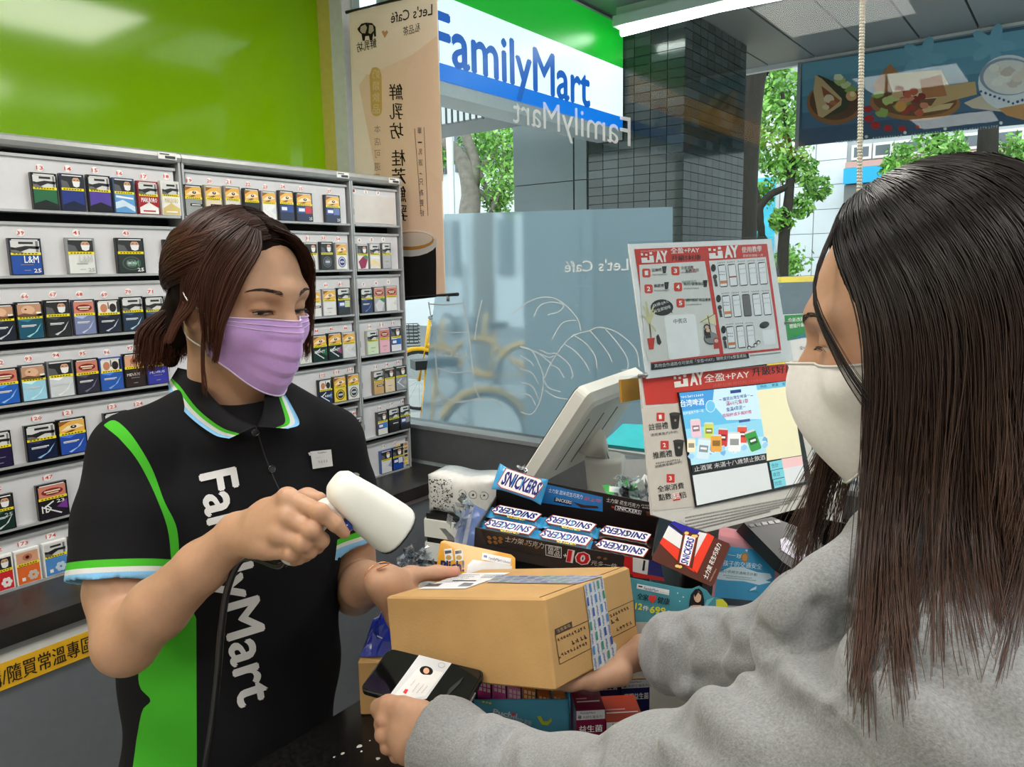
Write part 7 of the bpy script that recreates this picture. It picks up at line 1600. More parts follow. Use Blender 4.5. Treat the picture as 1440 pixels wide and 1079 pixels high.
# trunk and legs inside the clothes
F = Field(); F.ell(tc1, (.135, .080, .19), TX3, 0); F.ell(tc2, (.13, .08, .18), TX3, .05); F.ell(tc3, (.145, .09, .15), TX3, .05)
F.cap(RS, LS, .04, .04, .03); F.cap(nb_, tc1, .05, .08, .03)
for s in (-1, 1):
    hj = tc3 + tl_ * s * .085 + A(0, 0, -.08); F.chain([hj, A(hj[0], hj[1], .46), A(hj[0], hj[1], .06)], [.075, .048, .034], .03); F.cap(A(hj[0], hj[1], .04), A(hj[0], hj[1], .035) + tf_ * .13, .034, .028, .02)
V, Q = F.mesh(.0075, 1); parts.append((V, Q))
def join(parts):
    Vs, Fs, b = [], [], 0
    for V, Q in parts: Vs.append(V); Fs.append(Q + b); b += len(V)
    return np.concatenate(Vs), np.concatenate(Fs)
V, Q = join(parts)
SKC = (186, 144, 116)
cols = skin_cols(V, SKC, None, [(HC.p(.042, .06, -.02), .02, (200, 132, 106), .35), (HC.p(-.042, .06, -.02), .02, (200, 132, 106), .35), (HC.p(-.078, -.008, -.012), .022, (190, 120, 98), .5)] + [(m, .009, (190, 128, 102), .4) for m in mc] + [(f[0], .008, (190, 128, 102), .4) for f in fg] + [(f[-1], .008, (196, 130, 108), .5) for f in fg] + [(D(641, 810, 1.12), .02, (198, 122, 104), .6), (EL1, .03, (176, 122, 96), .3), (HC.p(.032, .09, .0), .016, (160, 104, 84), .3), (HC.p(-.032, .09, .0), .016, (160, 104, 84), .3)])
body = link_mesh('body', V, Q, m_skin, clerk, smooth=True, vattr={'Col': cols})
eyes(HC, clerk); brows(HC, bvh_head, clerk, (52, 34, 28))
mb = MB()
for f in fg[:1]: nail(mb, f[-1] + nrm(CAM - f[-1]) * .0055, nrm(f[-1] - f[-2]), nrm(CAM - f[-1]))
nt_ = ptop.px(641, 812, .0085); nail(mb, nt_ + baz * .0068, nrm(nt_ - D(614, 806, 1.125)), nrm(baz + .2 * (CAM - nt_)), .006, .010)
mb.build('nail', mat('nail', attr=True, rough=.25, var=.01), clerk, smooth=True)

# polo shirt: one continuous garment with its colours in the cloth
hemR = D(161, 818, .945); hemL = D(493, 752, 1.19)
aR = nrm(hemR - RS); aL = nrm(hemL - LS); hn = nrm(aR + A(0, 0, -.25))
F = Field()
F.chain([RS + tl_ * .004, RS * .5 + hemR * .5, hemR + aR * .05], [.053, .055, .058], .012); F.chain([LS, LS * .5 + hemL * .5, hemL + aL * .05], [.050, .051, .052], .012)
def hem_cut(P, p, a, lim): return np.maximum(-((P - p) @ a), np.linalg.norm(P - (p + a * .06), axis=1) - lim)
F.fun(hemR + hn * .06, .11, lambda P: hem_cut(P, hemR, hn, .095), '-', .002); F.fun(hemL + aL * .06, .11, lambda P: hem_cut(P, hemL, aL, .085), '-', .002)
F.cap(hemR - aR * .02, hemR + aR * .06, .048, .052, .004, '-'); F.cap(hemL - aL * .02, hemL + aL * .06, .045, .047, .004, '-')
F.ell(tc1, (.155, .105, .225), TX3, .03); F.ell(tc1 + tf_ * .030 + A(0, 0, .03), (.120, .080, .10), TX3, .05); F.ell(tc2, (.158, .106, .20), TX3, .05); F.ell(tc3, (.166, .116, .20), TX3, .05)
sh_a, sh_b = nb_ - tl_ * .055 + A(0, 0, -.008), nb_ + tl_ * .055 + A(0, 0, -.008)
F.chain([sh_a, RS + tl_ * .016 + A(0, 0, .006)], [.046, .048], .03); F.chain([sh_b, LS - tl_ * .014 + A(0, 0, .004)], [.046, .046], .03); F.ell(nb_ + A(0, 0, -.05), (.09, .080, .06), TX3, .04)
F.ell(nb_ + tf_ * .03 + A(0, 0, -.025), (.085, .078, .045), TX3, .02)
F.cap(nb_ + A(0, 0, -.02) + tf_ * .005, HC.p(0, -.02, -.06), .056, .062, .008, '-')
def folds(P):
    L = P - tc2; u = L @ tl_; z = L[:, 2]; arm = np.exp(-((P - (RS * .35 + hemR * .65)) ** 2).sum(1) / .006)
    f = .0034 * wav(P * A(1, 1, .6), 3, 24) + .0075 * np.sin(u * 24 + z * 20 + 1.5 * wav(P, 4, 9)) * np.exp(-((z + .03) / .10) ** 2) * np.clip(.5 + .5 * wav(P, 6, 8), 0, 1)
    f += .004 * np.sin((P - RS) @ aR * 60 + 2 * wav(P, 7, 14)) * arm * .5
    return f
F.fun(tc2, 1e3, folds, 'disp')
V, Q = F.mesh(.0036, 2)
# cut the open bottom where it meets the counter's far side
bvh_shirt = BVHTree.FromPolygons([Vector(v) for v in V], [tuple(f) for f in Q])
px = proj(V)
def inpoly(P, poly):
    x, y = P[:, 0], P[:, 1]; c = np.zeros(len(P), bool); n = len(poly)
    for i in range(n):
        x0, y0 = poly[i]; x1, y1 = poly[(i + 1) % n]
        if y0 == y1: continue
        k = ((y0 > y) != (y1 > y)) & (x < (x1 - x0) * (y - y0) / (y1 - y0) + x0); c ^= k
    return c
SH = [(145, 598), (160, 591), (178, 604), (196, 628), (215, 662), (231, 705), (246, 735), (251, 760), (253, 800), (262, 838), (276, 870), (277, 1130), (180, 1130), (192, 1040), (200, 1000), (212, 985), (196, 965), (200, 930), (240, 895), (244, 820), (241, 790), (236, 745), (222, 705), (205, 668), (188, 640), (166, 615)]
cN = np.zeros_like(V)
e1 = V[Q[:, 1]] - V[Q[:, 0]]; e2 = V[Q[:, 2]] - V[Q[:, 0]]; fn = np.cross(e1, e2)
for k in range(4): np.add.at(cN, Q[:, k], fn)
vis = (cN * (CAM - V)).sum(1) > 0
cols = vcol((24, 24, 28), len(V))
def seg_dist(P, poly):
    d = np.full(len(P), 1e9)
    for i in range(len(poly)):
        a = np.array(poly[i], float); b = np.array(poly[(i + 1) % len(poly)], float); ab = b - a
        t = np.clip(((P - a) @ ab) / max(ab @ ab, 1e-9), 0, 1); d = np.minimum(d, np.linalg.norm(P - a - t[:, None] * ab, axis=1))
    return d
SHs = [tuple(p) for p in spline(SH[:10] , 40)] + SH[10:13] + [tuple(p) for p in spline(SH[13:], 44)]
sd = seg_dist(px, SHs) * np.where(inpoly(px, SHs), -1, 1)
sd[~vis] = 50
hd_ = np.full(len(V), .2)
for hem, a, cen, rad in ((hemR, hn, RS, .075), (hemL, aL, LS, .066)):
    dd = -((V - hem) @ a); ax_ = nrm(hem - cen); rr_ = np.linalg.norm((V - cen) - np.outer((V - cen) @ ax_, ax_), axis=1); k = (rr_ < rad) & (dd < .06) & (dd > -.01); hd_[k] = dd[k]
m_cloth = mat('polo_cloth', attr=True, rough=.9, var=.05, scale=300, spec=.25, bump=.25, bscale=700)
m_polo = mat('polo_jersey', (19, 19, 23), rough=.9, var=.05, scale=300, spec=.25, bump=.25, bscale=700)
nt = m_polo.node_tree; N = nt.nodes; L = nt.links; pb = N['Principled BSDF']; cur = pb.inputs['Base Color'].links[0].from_socket
def attr_below(name, lim):
    a = N.new('ShaderNodeAttribute'); a.attribute_name = name; m = N.new('ShaderNodeMath'); m.operation = 'LESS_THAN'; m.inputs[1].default_value = lim; L.new(a.outputs['Fac'], m.inputs[0]); return m.outputs[0]
for name, lim, colr in (('panel', 0.0, (70, 178, 44)), ('hem', .024, (70, 178, 44)), ('hem', .0150, (206, 208, 208)), ('hem', .0088, (128, 186, 230))):
    mx = N.new('ShaderNodeMix'); mx.data_type = 'RGBA'; mx.inputs['B'].default_value = lin(colr); L.new(cur, mx.inputs['A']); L.new(attr_below(name, lim), mx.inputs['Factor']); cur = mx.outputs['Result']
L.new(cur, pb.inputs['Base Color'])
shirt = link_mesh('polo_shirt', V, Q, m_polo, clerk, smooth=True, vattr={'panel': sd, 'hem': hd_})
def on_shirt(mb, bvh, off, edge=.006):
    """wraps flat print onto the cloth"""
    bm = bmesh.new(); vs = [bm.verts.new(v) for v in mb.v]
    for f in mb.f:
        try: bm.faces.new([vs[i] for i in f])
        except ValueError: pass
    bmesh.ops.triangulate(bm, faces=bm.faces[:])
    for _ in range(5):
        le = [e for e in bm.edges if e.calc_length() > edge]
        if not le: break
        bmesh.ops.subdivide_edges(bm, edges=le, cuts=1); bmesh.ops.triangulate(bm, faces=[f for f in bm.faces if len(f.verts) > 3])
    V, keep = [], []
    for v in bm.verts:
        d = (v.co - Vector(CAM)).normalized(); h = bvh.ray_cast(Vector(CAM) + d * .3, d)
        V.append(tuple(h[0] - d * off) if h[0] is not None else None)
    bm.verts.index_update(); out = MB(); idx = {}
    out.v = [v if v is not None else (0, 0, 0) for v in V]
    for f in bm.faces:
        ii = [v.index for v in f.verts]
        if all(V[i] is not None for i in ii): out.f.append(tuple(ii)); out.c.append(lin((214, 214, 216)))
    bm.free(); return out
fpl = Plane(D(330, 800, .70), -nrm(ray(330, 800))); s = Sheet(fpl, 0, 0)
s.text('FamilyMart', (281, 669), (337, 995), 54, (214, 214, 216), 0, up=(53, -12), cap=True, bold=.03, res=3)
on_shirt(s.mb, bvh_shirt, .0022).build('shirt_lettering', m_print, shirt)
# placket, buttons, name badge
s = Sheet(fpl, 0, 0); s.line([(360, 600), (372, 640), (385, 672), (398, 700)], 1.4, (50, 50, 54), 0)
o = on_shirt(s.mb, bvh_shirt, .0012); o.c = [lin((52, 52, 56))] * len(o.f); o.build('placket_seam', m_print, shirt)
for x, y in ((359, 609), (382, 660)):
    h = bvh_shirt.ray_cast(Vector(D(x, y, .4)), Vector(nrm(ray(x, y)))); c = np.array(h[0]); n = nrm(np.array(h[1])); n = n if n @ (CAM - c) > 0 else -n
    u, v, _ = frame3(n); mb = MB(); mb.loft([[c + n * z + (u * math.cos(a) + v * math.sin(a)) * r for a in np.linspace(0, 6.283, 16, endpoint=False)] for z, r in ((.0, .0055), (.0022, .0055), (.0028, .0048), (.0018, .0035), (.0018, .001))], (46, 46, 48)); mb.build('button', m_gloss, shirt, smooth=False)
h = bvh_shirt.ray_cast(Vector(D(451, 648, .4)), Vector(nrm(ray(451, 648)))); c = np.array(h[0]) if h[0] else D(451, 648, 1.05)
pb_ = Plane(c + nrm(CAM - c) * .008, nrm(nrm(CAM - c) + .35 * tf_))
kq = 430 / 1440
def qb(x, y): return (90 + x * kq, 520 + y * kq)
bd_ = MB().prism([pb_.px(*qb(*p)) for p in [(1160, 386), (1258, 376), (1266, 454), (1172, 468)]], -pb_.n * .003, (206, 208, 212)).build('name_badge', m_gloss, shirt)
MB().prism([pb_.px(*qb(*p), .0004) for p in [(1150, 392), (1166, 388), (1168, 402), (1156, 406)]], -pb_.n * .003, (190, 192, 196)).build('badge_clip', m_gloss, bd_)
s = Sheet(pb_, .0002, .0003); s.text('FamilyMart', qb(1196, 396), qb(1236, 391), 2.2, (30, 50, 90), 1, cap=True, res=1); s.scribble(*qb(1196, 442), *qb(1244, 436), 4, (150, 152, 160), 1, 4); s.scribble(*qb(1186, 418), *qb(1212, 415), 1.6, (160, 162, 170), 1)
s.build('badge_print', m_print, bd_)
# collar: two turned-down leaves with striped edges
def leaf(inner, outer, name, thick=.004):
    n, m = 26, 9; I = spline(inner, n); O = spline(outer, n); V = []; C = []
    for i in range(n):
        for j in range(m):
            t = j / (m - 1); p = I[i] * (1 - t) + O[i] * t; p = p + nrm(CAM - p) * (.010 * math.sin(math.pi * min(1, t * 1.1)) + .006); V.append(p)
            C.append(lin((19, 19, 23)))
    faces = []; fc = []
    for i in range(n - 1):
        for j in range(m - 1): faces.append((i * m + j, (i + 1) * m + j, (i + 1) * m + j + 1, i * m + j + 1)); fc.append({7: lin((128, 186, 230)), 6: lin((206, 208, 208)), 5: lin((70, 178, 44))}.get(j, lin((19, 19, 23))))
    b = len(V); back = [v - nrm(CAM - v) * thick for v in V]
    rim = [i * m + m - 1 for i in range(n)] + [(n - 1) * m + j for j in range(m - 2, -1, -1)] + [i * m for i in range(n - 2, -1, -1)] + [j for j in range(1, m - 1)]
    F2 = [tuple(b + k for k in reversed(f)) for f in faces]; R = [(rim[k], rim[k] + b, rim[(k + 1) % len(rim)] + b, rim[(k + 1) % len(rim)]) for k in range(len(rim))]
    o = link_mesh(name, V + back, faces + F2 + R, m_cloth, shirt, smooth=True, cols=fc + fc + [lin((19, 19, 23))] * len(R)); return o
leaf([D(250, 517, 1.12), D(276, 526, 1.06), D(298, 558, 1.015), D(328, 584, .995), D(361, 599, .985)], [D(236, 540, 1.13), D(241, 556, 1.06), D(266, 586, 1.01), D(300, 611, .99), D(322, 617, .98)], 'collar')
leaf([D(377, 528, 1.08), D(373, 548, 1.05), D(371, 572, 1.015), D(366, 590, .99), D(359, 600, .985)], [D(388, 536, 1.10), D(398, 550, 1.08), D(412, 574, 1.05), D(421, 596, 1.03), D(405, 603, 1.005)], 'collar')
# trousers, shoes
m_trs = mat('black_trousers', (22, 22, 24), rough=.85)
F = Field(); F.ell(tc3 + A(0, 0, -.10), (.160, .112, .13), TX3, 0)
for s in (-1, 1):
    hj = tc3 + tl_ * s * .085 + A(0, 0, -.08); F.chain([hj, A(hj[0], hj[1], .46), A(hj[0], hj[1], .07)], [.092, .068, .06], .03)
V, Q = F.mesh(.008, 1); link_mesh('trousers', V, Q, m_trs, clerk, smooth=True)
for s in (-1, 1):
    hj = tc3 + tl_ * s * .085; F = Field(); F.chain([A(hj[0], hj[1], .045) - tf_ * .05, A(hj[0], hj[1], .048), A(hj[0], hj[1], .036) + tf_ * .15], [.042, .045, .034], .03); F.half(A(0, 0, .004), A(0, 0, -1)); V, Q = F.mesh(.006, 1, A(hj[0] - .25, hj[1] - .25, -.01), A(hj[0] + .25, hj[1] + .25, .12)); link_mesh('shoe', V, Q, m_black, clerk, smooth=True)

# mask of the clerk
def face_mask(H, bv, root, colr, edgec, top, bot, bulge, pleats, nose, name='face_mask', wa=1.0):
    n, m = 41, 29; V = []
    for j in range(m):
        v = j / (m - 1)
        for i in range(n):
            a = -1 + 2 * i / (n - 1); T = np.array(top(a)); B_ = np.array(bot(a)); p = T * (1 - v) + B_ * v
            p[1] += bulge * math.sin(math.pi * min(1, v * .93 + .05)) * (1 - a * a) ** .8 + nose * math.exp(-(a / .20) ** 2) * math.exp(-(v / .42) ** 2)
            if pleats: ph_ = (v * 4.2) % 1.0; p[1] += (.0048 * ph_ * (1 - a ** 4)) * (1 if .12 < v < .88 else .2); p[2] += .0008 * math.sin(a * 7 + v * 9)
            else: p[1] += .003 * math.exp(-(a / .05) ** 2)
            d2 = np.array((p[0], p[1] + .01, 0.0)); d2 /= np.linalg.norm(d2); o3 = np.array((0, -.01, p[2])) + d2 * .2
            h = bv.ray_cast(Vector(H.p(*o3)), Vector(-(d2 @ H.Q)))
            if h[0] is not None:
                rh = .2 - h[3]; rp2 = math.hypot(p[0], p[1] + .01); rr2 = max(rp2, rh + .0035); p[0] *= rr2 / rp2; p[1] = (p[1] + .01) * rr2 / rp2 - .01
            V.append(H.p(*p))
    V = np.array(V); G2 = V.reshape(m, n, 3)
    for _ in range(3): G2[1:-1, 1:-1] = G2[1:-1, 1:-1] * .5 + (G2[1:-1, :-2] + G2[1:-1, 2:]) * .25
    V = G2.reshape(-1, 3); Fq = np.array([(j * n + i, (j + 1) * n + i, (j + 1) * n + i + 1, j * n + i + 1) for j in range(m - 1) for i in range(n - 1)])
    mo = link_mesh(name, V, Fq, mat(name + '_fabric_%d' % colr[2], colr, rough=.8, var=.03, scale=200, bump=.12, bscale=500, sheen=.2), root, smooth=True)
    sol = mo.modifiers.new('cloth', 'SOLIDIFY'); sol.thickness = .0016; sol.offset = -1
    G = V.reshape(m, n, 3); ed = MB()
    for P in (G[0], G[-1], G[:, 0], G[:, -1]): ed.tube([p + H.y * .0006 for p in P[::2]], .0012, 6, edgec)
    if pleats:
        ed.tube([p + H.y * .0012 for p in G[2][::2]], .0007, 5, edgec); ed.tube([p + H.y * .0012 for p in G[4][::2]], .0006, 5, edgec)
        for k in (1, 2): ed.tube([p + H.y * .0009 for p in G[:14, k]], .0004, 4, edgec)
    ed.build('mask_edge', mat('mask_edge_cloth', attr=True, rough=.8), mo, smooth=True)
    return mo, G
mo, G = face_mask(HC, bvh_head, clerk, (190, 152, 216), (214, 196, 228), lambda a: (.0675 * a, .0955 - .066 * a * a, -.0125 - .003 * a * a), lambda a: (.060 * a, .084 - .066 * a * a, -.122 + .052 * a ** 2), .018, True, .016)
for s, i in ((-1, 0), (1, -1)):
    for j, e in ((1, HC.p(s * .078, -.022, .012)), (len(G) - 4, HC.p(s * .078, -.018, -.036))):
        MB().tube(spline([G[j, i], (G[j, i] + e) / 2 + HC.x * s * .010, e], 10), .0011, 6).build('ear_loop', m_white, mo, smooth=True, col=False)

# hair of the clerk
m_hairc = mat('brown_hair', attr=True, rough=.46, spec=.32, var=.12, scale=60)
rh = np.random.RandomState(21)
def ellip(H, dirs, off, R=(.0765, .0970, .0860), c=(0, -.012, .030)):
    d = dirs / np.linalg.norm(dirs, axis=1)[:, None]; return H.pts(np.array(c) + d * (np.array(R) + off[:, None] if np.ndim(off) else np.array(R) + off))
F = Field(); X = (HC.x, HC.y, HC.z); F.ell(HC.p(0, -.013, .030), (.0765, .0975, .0870), X, 0); F.ell(HC.p(-.006, -.085, -.02), (.036, .022, .036), X, .03)
F.chain([HC.p(-.015, -.098, -.02), HC.p(-.03, -.104, -.06), HC.p(-.034, -.100, -.105)], [.022, .022, .012], .02)
F.ell(HC.p(.0, .090, -.028), (.062, .062, .098), X, .012, '-'); F.ell(HC.p(.012, .1, .012), (.052, .056, .072), X, .012, '-')
F.ell(HC.p(-.085, .008, -.036), (.03, .026, .038), X, .01, '-'); F.ell(HC.p(.085, .008, -.036), (.03, .026, .038), X, .01, '-'); F.cap(HC.p(0, .02, -.06), HC.p(0, -.02, -.16), .05, .055, .01, '-')
V, Q = F.mesh(.003, 2); hair = link_mesh('hair', V, Q, mat('hair_underlayer', attr=True, rough=.85, spec=.1, var=.2, scale=90), clerk, smooth=True, vattr={'Col': vcol((26, 17, 13), len(V))})
paths = []
def face_at(pts, off):
    out = []
    for x, y in pts:
        d = Vector(nrm(ray(x, y))); h = bvh_head.ray_cast(Vector(CAM) + d * .3, d); out.append(np.array(h[0]) - np.array(d) * off if h[0] is not None else D(x, y, out and float((out[-1] - CAM) @ RW[:, 2]) or 1.0))
    return np.array(out)
GF = face_at([(366, 326), (366, 352), (346, 386), (327, 426), (313, 462), (304, 508)], .011); GB = face_at([(345, 318), (320, 338), (290, 372), (281, 415), (284, 460), (292, 505)], .013)
GE0 = face_at([(350, 316), (315, 345), (285, 400), (272, 432), (252, 455), (240, 480)], .013); GE1 = face_at([(330, 310), (285, 340), (258, 390), (255, 425), (245, 450), (232, 480)], .013)
def dirpath(keys, n, off0, off1, R=(.0765, .0970, .0860)):
    k = spline([np.asarray(q) / np.linalg.norm(q) for q in keys], n); return ellip(HC, k, np.linspace(off0, off1, n), R)
for i in range(2600):        # swept back from the parting over the sides to the tie at the nape
    s = -1 if i % 5 < 3 else 1; u = rh.uniform(0, 1); lay = rh.uniform(.001, .007) + .004 * math.sin(u * 9) ** 2
    y0 = .74 - 1.25 * u + rh.normal(0, .02); k0 = (-.10 + s * rh.uniform(.0, .05), y0, math.sqrt(max(.05, 1 - y0 * y0)))
    w = rh.uniform(0, 1); k1 = (s * (.72 + .2 * (1 - u)), .50 - 1.05 * u, .80 - .62 * (1 - u) * w - .15 * u); k2 = (s * (.84 - .3 * u), -.28 - .4 * u, .22 + .3 * u - .42 * w); k3 = (-.12 + s * rh.uniform(0, .10), -.95, -.42 + rh.normal(0, .05))
    P = dirpath([k0, k1, k2, k3], 18, lay, lay + .003); paths.append(P)
for i in range(1100):         # the short tail
    a = rh.uniform(0, 6.28); r = math.sqrt(rh.uniform(0, 1)); x, y = r * math.cos(a), r * math.sin(a); e = rh.uniform(.82, 1.04)
    L = [(-.012 + .022 * x, -.096 + .016 * y, -.022 + .01 * y), (-.024 + .042 * x, -.108 + .024 * y, -.048), (-.036 + .046 * x, -.110 + .024 * y, -.080 * e), (-.042 + .040 * x + .006 * rh.normal(), -.104 + .020 * y, -.112 * e + .012 * x)]
    paths.append(HC.pts(spline(L, 12)))
for i in range(620):         # fringe: long locks beside the face, swept from the parting
    u = rh.uniform(0, 1); v = rh.uniform(0, 1); j = rh.normal(0, .0018)
    if i % 5 < 3:
        P = spline(GB * (1 - u) + GF * u, 18); P = P + np.outer(np.linspace(.3, 1, 18), rh.normal(0, .0020, 3)) + nrm(CAM - HC.O) * rh.uniform(.001, .007)
        P = P[:int(12 + 6 * v)] if u < .8 else P; paths.append(P)
    else:
        L = [(-.004, .062 - .03 * u, .104), (.022, .080 - .03 * u, .093), (.052, .080 - .028 * u, .064), (.073, .066 - .028 * u, .024), (.083, .056 - .024 * u, -.020), (.0835, .056 - .020 * u + j, -.052 - .036 * v)]
        L = np.array(L) + rh.normal(0, .0014, (6, 3)) + np.outer(np.linspace(0, 1, 6), rh.normal(0, .002, 3)); paths.append(HC.pts(spline(L, 18)))
for i in range(420):         # over the top of the ear into the tail
    u = rh.uniform(0, 1); P = spline(GE0 * (1 - u) + GE1 * u, 18) + nrm(CAM - HC.O) * rh.uniform(.0, .006) + rh.normal(0, .0015, 3); paths.append(P)
for i in range(40):
    s0 = rh.uniform(-.004, .004); L = [(-.0775, .030, -.01), (-.0785, .026 + s0, -.045), (-.0765, .024 + s0, -.082), (-.075, .028 + s0 * 1.6, -.105 - .02 * rh.uniform())]; paths.append(HC.pts(spline(L, 10)))
V, Q = strands(paths, .00062, .00025)
lens = np.concatenate([np.repeat(np.linspace(0, 1, len(P)), 3) for P in paths]); rnd_ = np.concatenate([np.full(len(P) * 3, rh.uniform(.75, 1.3)) for P in paths])[:, None]
c = (vcol((46, 26, 19), len(V)) * (1 - lens[:, None]) + vcol((80, 44, 30), len(V)) * lens[:, None]) * rnd_; c[:, 3] = 1
o = link_mesh('hair_strands', V, Q, m_hairc, hair, smooth=True, vattr={'Col': c}); o['kind'] = 'stuff'
# thin bracelet on the left wrist
wa = nrm(WR2 - EL2); u, v, _ = frame3(wa); wc = WR2 - wa * .004
MB().tube([wc + (u * math.cos(a) + v * math.sin(a)) * .0268 for a in np.linspace(0, 6.283, 30)], .0009, 6, cap=False).build('bracelet', mat('rose_gold', (206, 140, 96), rough=.25, metal=.9), clerk, smooth=True, col=False)
cb_ = wc + (nrm(CAM - wc) * .6 + A(0, 0, .8)) * .0268; MB().box((-.009, -.0025, -.001), (.009, .0025, .0012), None, (cb_, nrm(np.cross(wa, nrm(CAM - wc) * .6 + A(0, 0, .8))), wa, nrm(nrm(CAM - wc) * .6 + A(0, 0, .8)))).build('bracelet_bar', MATS['rose_gold'], clerk, col=False)

# ------------------------------------------------------------ barcode scanner in the clerk's hand
sc = thing('barcode_scanner', 'white handheld barcode scanner aimed at the parcel, with dark cable', 'barcode scanner', D(450, 735, .80))
s0, s1 = D(482, 690, .800), D(550, 741, .835); sa = nrm(s1 - s0); Ls = np.linalg.norm(s1 - s0)
sv = A(0, 0, 1.) - sa * sa[2]; sv = nrm(sv); sw = np.cross(sa, sv)
def ringS(t, w, h, off=0.0, n=24): 
    c = s0 + sa * (Ls * t) + sv * off
    return [c + sw * (w * math.copysign(abs(math.cos(a)) ** .75, math.cos(a))) + sv * (h * math.copysign(abs(math.sin(a)) ** .75, math.sin(a))) for a in np.linspace(0, 6.283, n, endpoint=False)]
mb = MB(); mb.loft([ringS(-.20, .006, .006, .004), ringS(-.17, .014, .013, .003), ringS(-.08, .020, .0185, .002), ringS(.15, .0255, .0225), ringS(.55, .031, .0265), ringS(.98, .037, .029), ringS(1.03, .0365, .0285)], (232, 232, 226)); m_scan = mat('scanner_white', attr=True, rough=.42, var=.02)
mb.build('scanner_head', m_scan, sc, smooth=True)
MB().loft([ringS(1.025, .0372, .0292), ringS(1.045, .0372, .0292), ringS(1.05, .034, .026)], (26, 26, 30)).build('front_bezel', m_gloss, sc, smooth=False)
MB().loft([ringS(1.049, .032, .024), ringS(1.052, .032, .024)], (30, 14, 18)).build('scan_window', m_gloss, sc)
h0, h1, h2 = s0 + sa * (Ls * .30) - sv * .012, D(440, 738, .805), D(405, 786, .815)
hp_ = spline([h0, D(462, 718, .806), h1, D(420, 764, .81), h2], 16)
MB().tube(hp_, np.interp(np.linspace(0, 1, 16), [0, .2, .5, .85, 1], [.019, .0145, .0135, .014, .011]), 18, (226, 226, 222)).build('handle', m_scan, sc, smooth=True)
tq = D(487, 738, .792); MB().tube([D(480, 732, .800), D(486, 738, .794), D(492, 747, .792)], [.006, .007, .004], 12, (30, 50, 130)).build('trigger', m_gloss, sc, smooth=True)
tt_ = s0 + sa * .001 + sv * .0212 + nrm(CAM - s0) * .0035; u, v, _ = frame3(nrm(sv + .35 * nrm(CAM - s0) - .3 * sa)); MB().disc(tt_ + sv * .0008, u * .0044, v * .0032, 14, (96, 98, 90)).build('status_lamp', m_gloss, sc)
cab = spline([h2, D(392, 796, .83), D(345, 778, .85) * .5 + D(345, 790, .86) * .5, D(322, 822, .862), D(312, 880, .875), D(306, 950, .89), D(298, 1020, .90), D(288, 1090, .91), D(285, 1170, .92)], 50)
MB().tube(cab, .0042, 10, (28, 28, 30)).build('cable', m_gloss, sc, smooth=True)
# ============================================================ the customer
HU = Head(head_frame(dep(1312, 458, .62), math.radians(-92), math.radians(10)))
X = (HU.x, HU.y, HU.z)
f_ = nrm(HU.y * A(1, 1, 0)); l_ = nrm(HU.x * A(1, 1, 0)); TXu = (l_, f_, A(0, 0, 1.))
nbu = D(1335, 745, .640); SLu, SRu = D(1350, 1010, .500), D(1250, 875, .790)
ELu, WLu = D(888, 1124, .665), D(592, 1026, .862)
ERu, WRu = D(1085, 925, .865), D(905, 916, 1.012)
chu, wsu = D(1395, 1090, .650), nbu * A(1, 1, 0) + A(0, 0, .92) - f_ * .02
cust = thing('person', 'person with long dark hair, white face mask and grey hoodie holding a phone', 'person', A(wsu[0], wsu[1], 0.0))
parts = []
F = Field(); head_field(F, HU); F.chain([HU.p(0, -.022, -.05), nbu], [.054, .058], .03); V, Q = F.mesh(.0018, 2); parts.append((V, Q)); bvh_u = BVHTree.FromPolygons([Vector(v) for v in V], [tuple(f) for f in Q])
F = Field(); F.chain([SLu, ELu, D(705, 1085, .80), WLu], [.046, .038, .034, .0245], .02)
mu = [D(560, 1016, .868), D(562, 1032, .860), D(566, 1047, .858), D(572, 1060, .860)]
fu = [[D(538, 1012, .870), D(533, 1000, .890), pph.px(552, 985, -.016)], [D(538, 1034, .866), D(536, 1018, .886), pph.px(556, 992, -.017)], [D(545, 1051, .866), D(543, 1034, .884), pph.px(566, 1000, -.017)], [D(557, 1064, .868), D(554, 1048, .884), pph.px(578, 1006, -.017)]]
hand(F, WLu, mu, fu, [D(590, 1006, .862), D(566, 997, .868), D(546, 992, .878), D(532, 993, .889)], .0078, .010)
V, Q = F.mesh(.0023, 2); parts.append((V, Q))
F = Field(); F.chain([SRu, ERu, WRu], [.046, .038, .0205], .02)
mr_ = [bp(.97, .54, -.11), bp(.955, .67, -.11), bp(.955, .80, -.11), bp(.965, .92, -.11)]
fr_ = [[bp(.80, v, -.14), bp(.66, v, -.095), bp(.55, v, -.085)] for v in (.46, .62, .78, .94)]
hand(F, WRu, mr_, fr_, [bp(1.03, .64, -.16), bp(.97, .46, -.14), bp(.90, .34, -.11), bp(.84, .26, -.10)], .0074, .010, .016)
V, Q = F.mesh(.0026, 2); parts.append((V, Q))
F = Field(); F.ell(chu - f_ * .02, (.135, .09, .19), TXu, 0); F.ell(wsu, (.13, .085, .2), TXu, .05); F.cap(SLu, SRu, .04, .04, .03); F.cap(nbu, chu, .05, .07, .03)
hcu = A(wsu[0], wsu[1], .80) - f_ * .05
for s in (-1, 1):
    hj = hcu + l_ * s * .085; F.chain([hj, A(hj[0], hj[1], .44), A(hj[0], hj[1], .06)], [.078, .05, .036], .03); F.cap(A(hj[0], hj[1], .045), A(hj[0], hj[1], .035) + f_ * .13, .034, .028, .02)
V, Q = F.mesh(.0075, 1); parts.append((V, Q))
V, Q = join(parts)
cols = skin_cols(V, (190, 147, 120), None, [(HU.p(.05, .055, -.02), .022, (200, 132, 108), .35), (HU.p(.032, .09, -.004), .016, (166, 108, 88), .3)] + [(f[0], .009, (194, 130, 106), .4) for f in fu] + [(f[0], .02, (180, 118, 96), .4) for f in fr_])
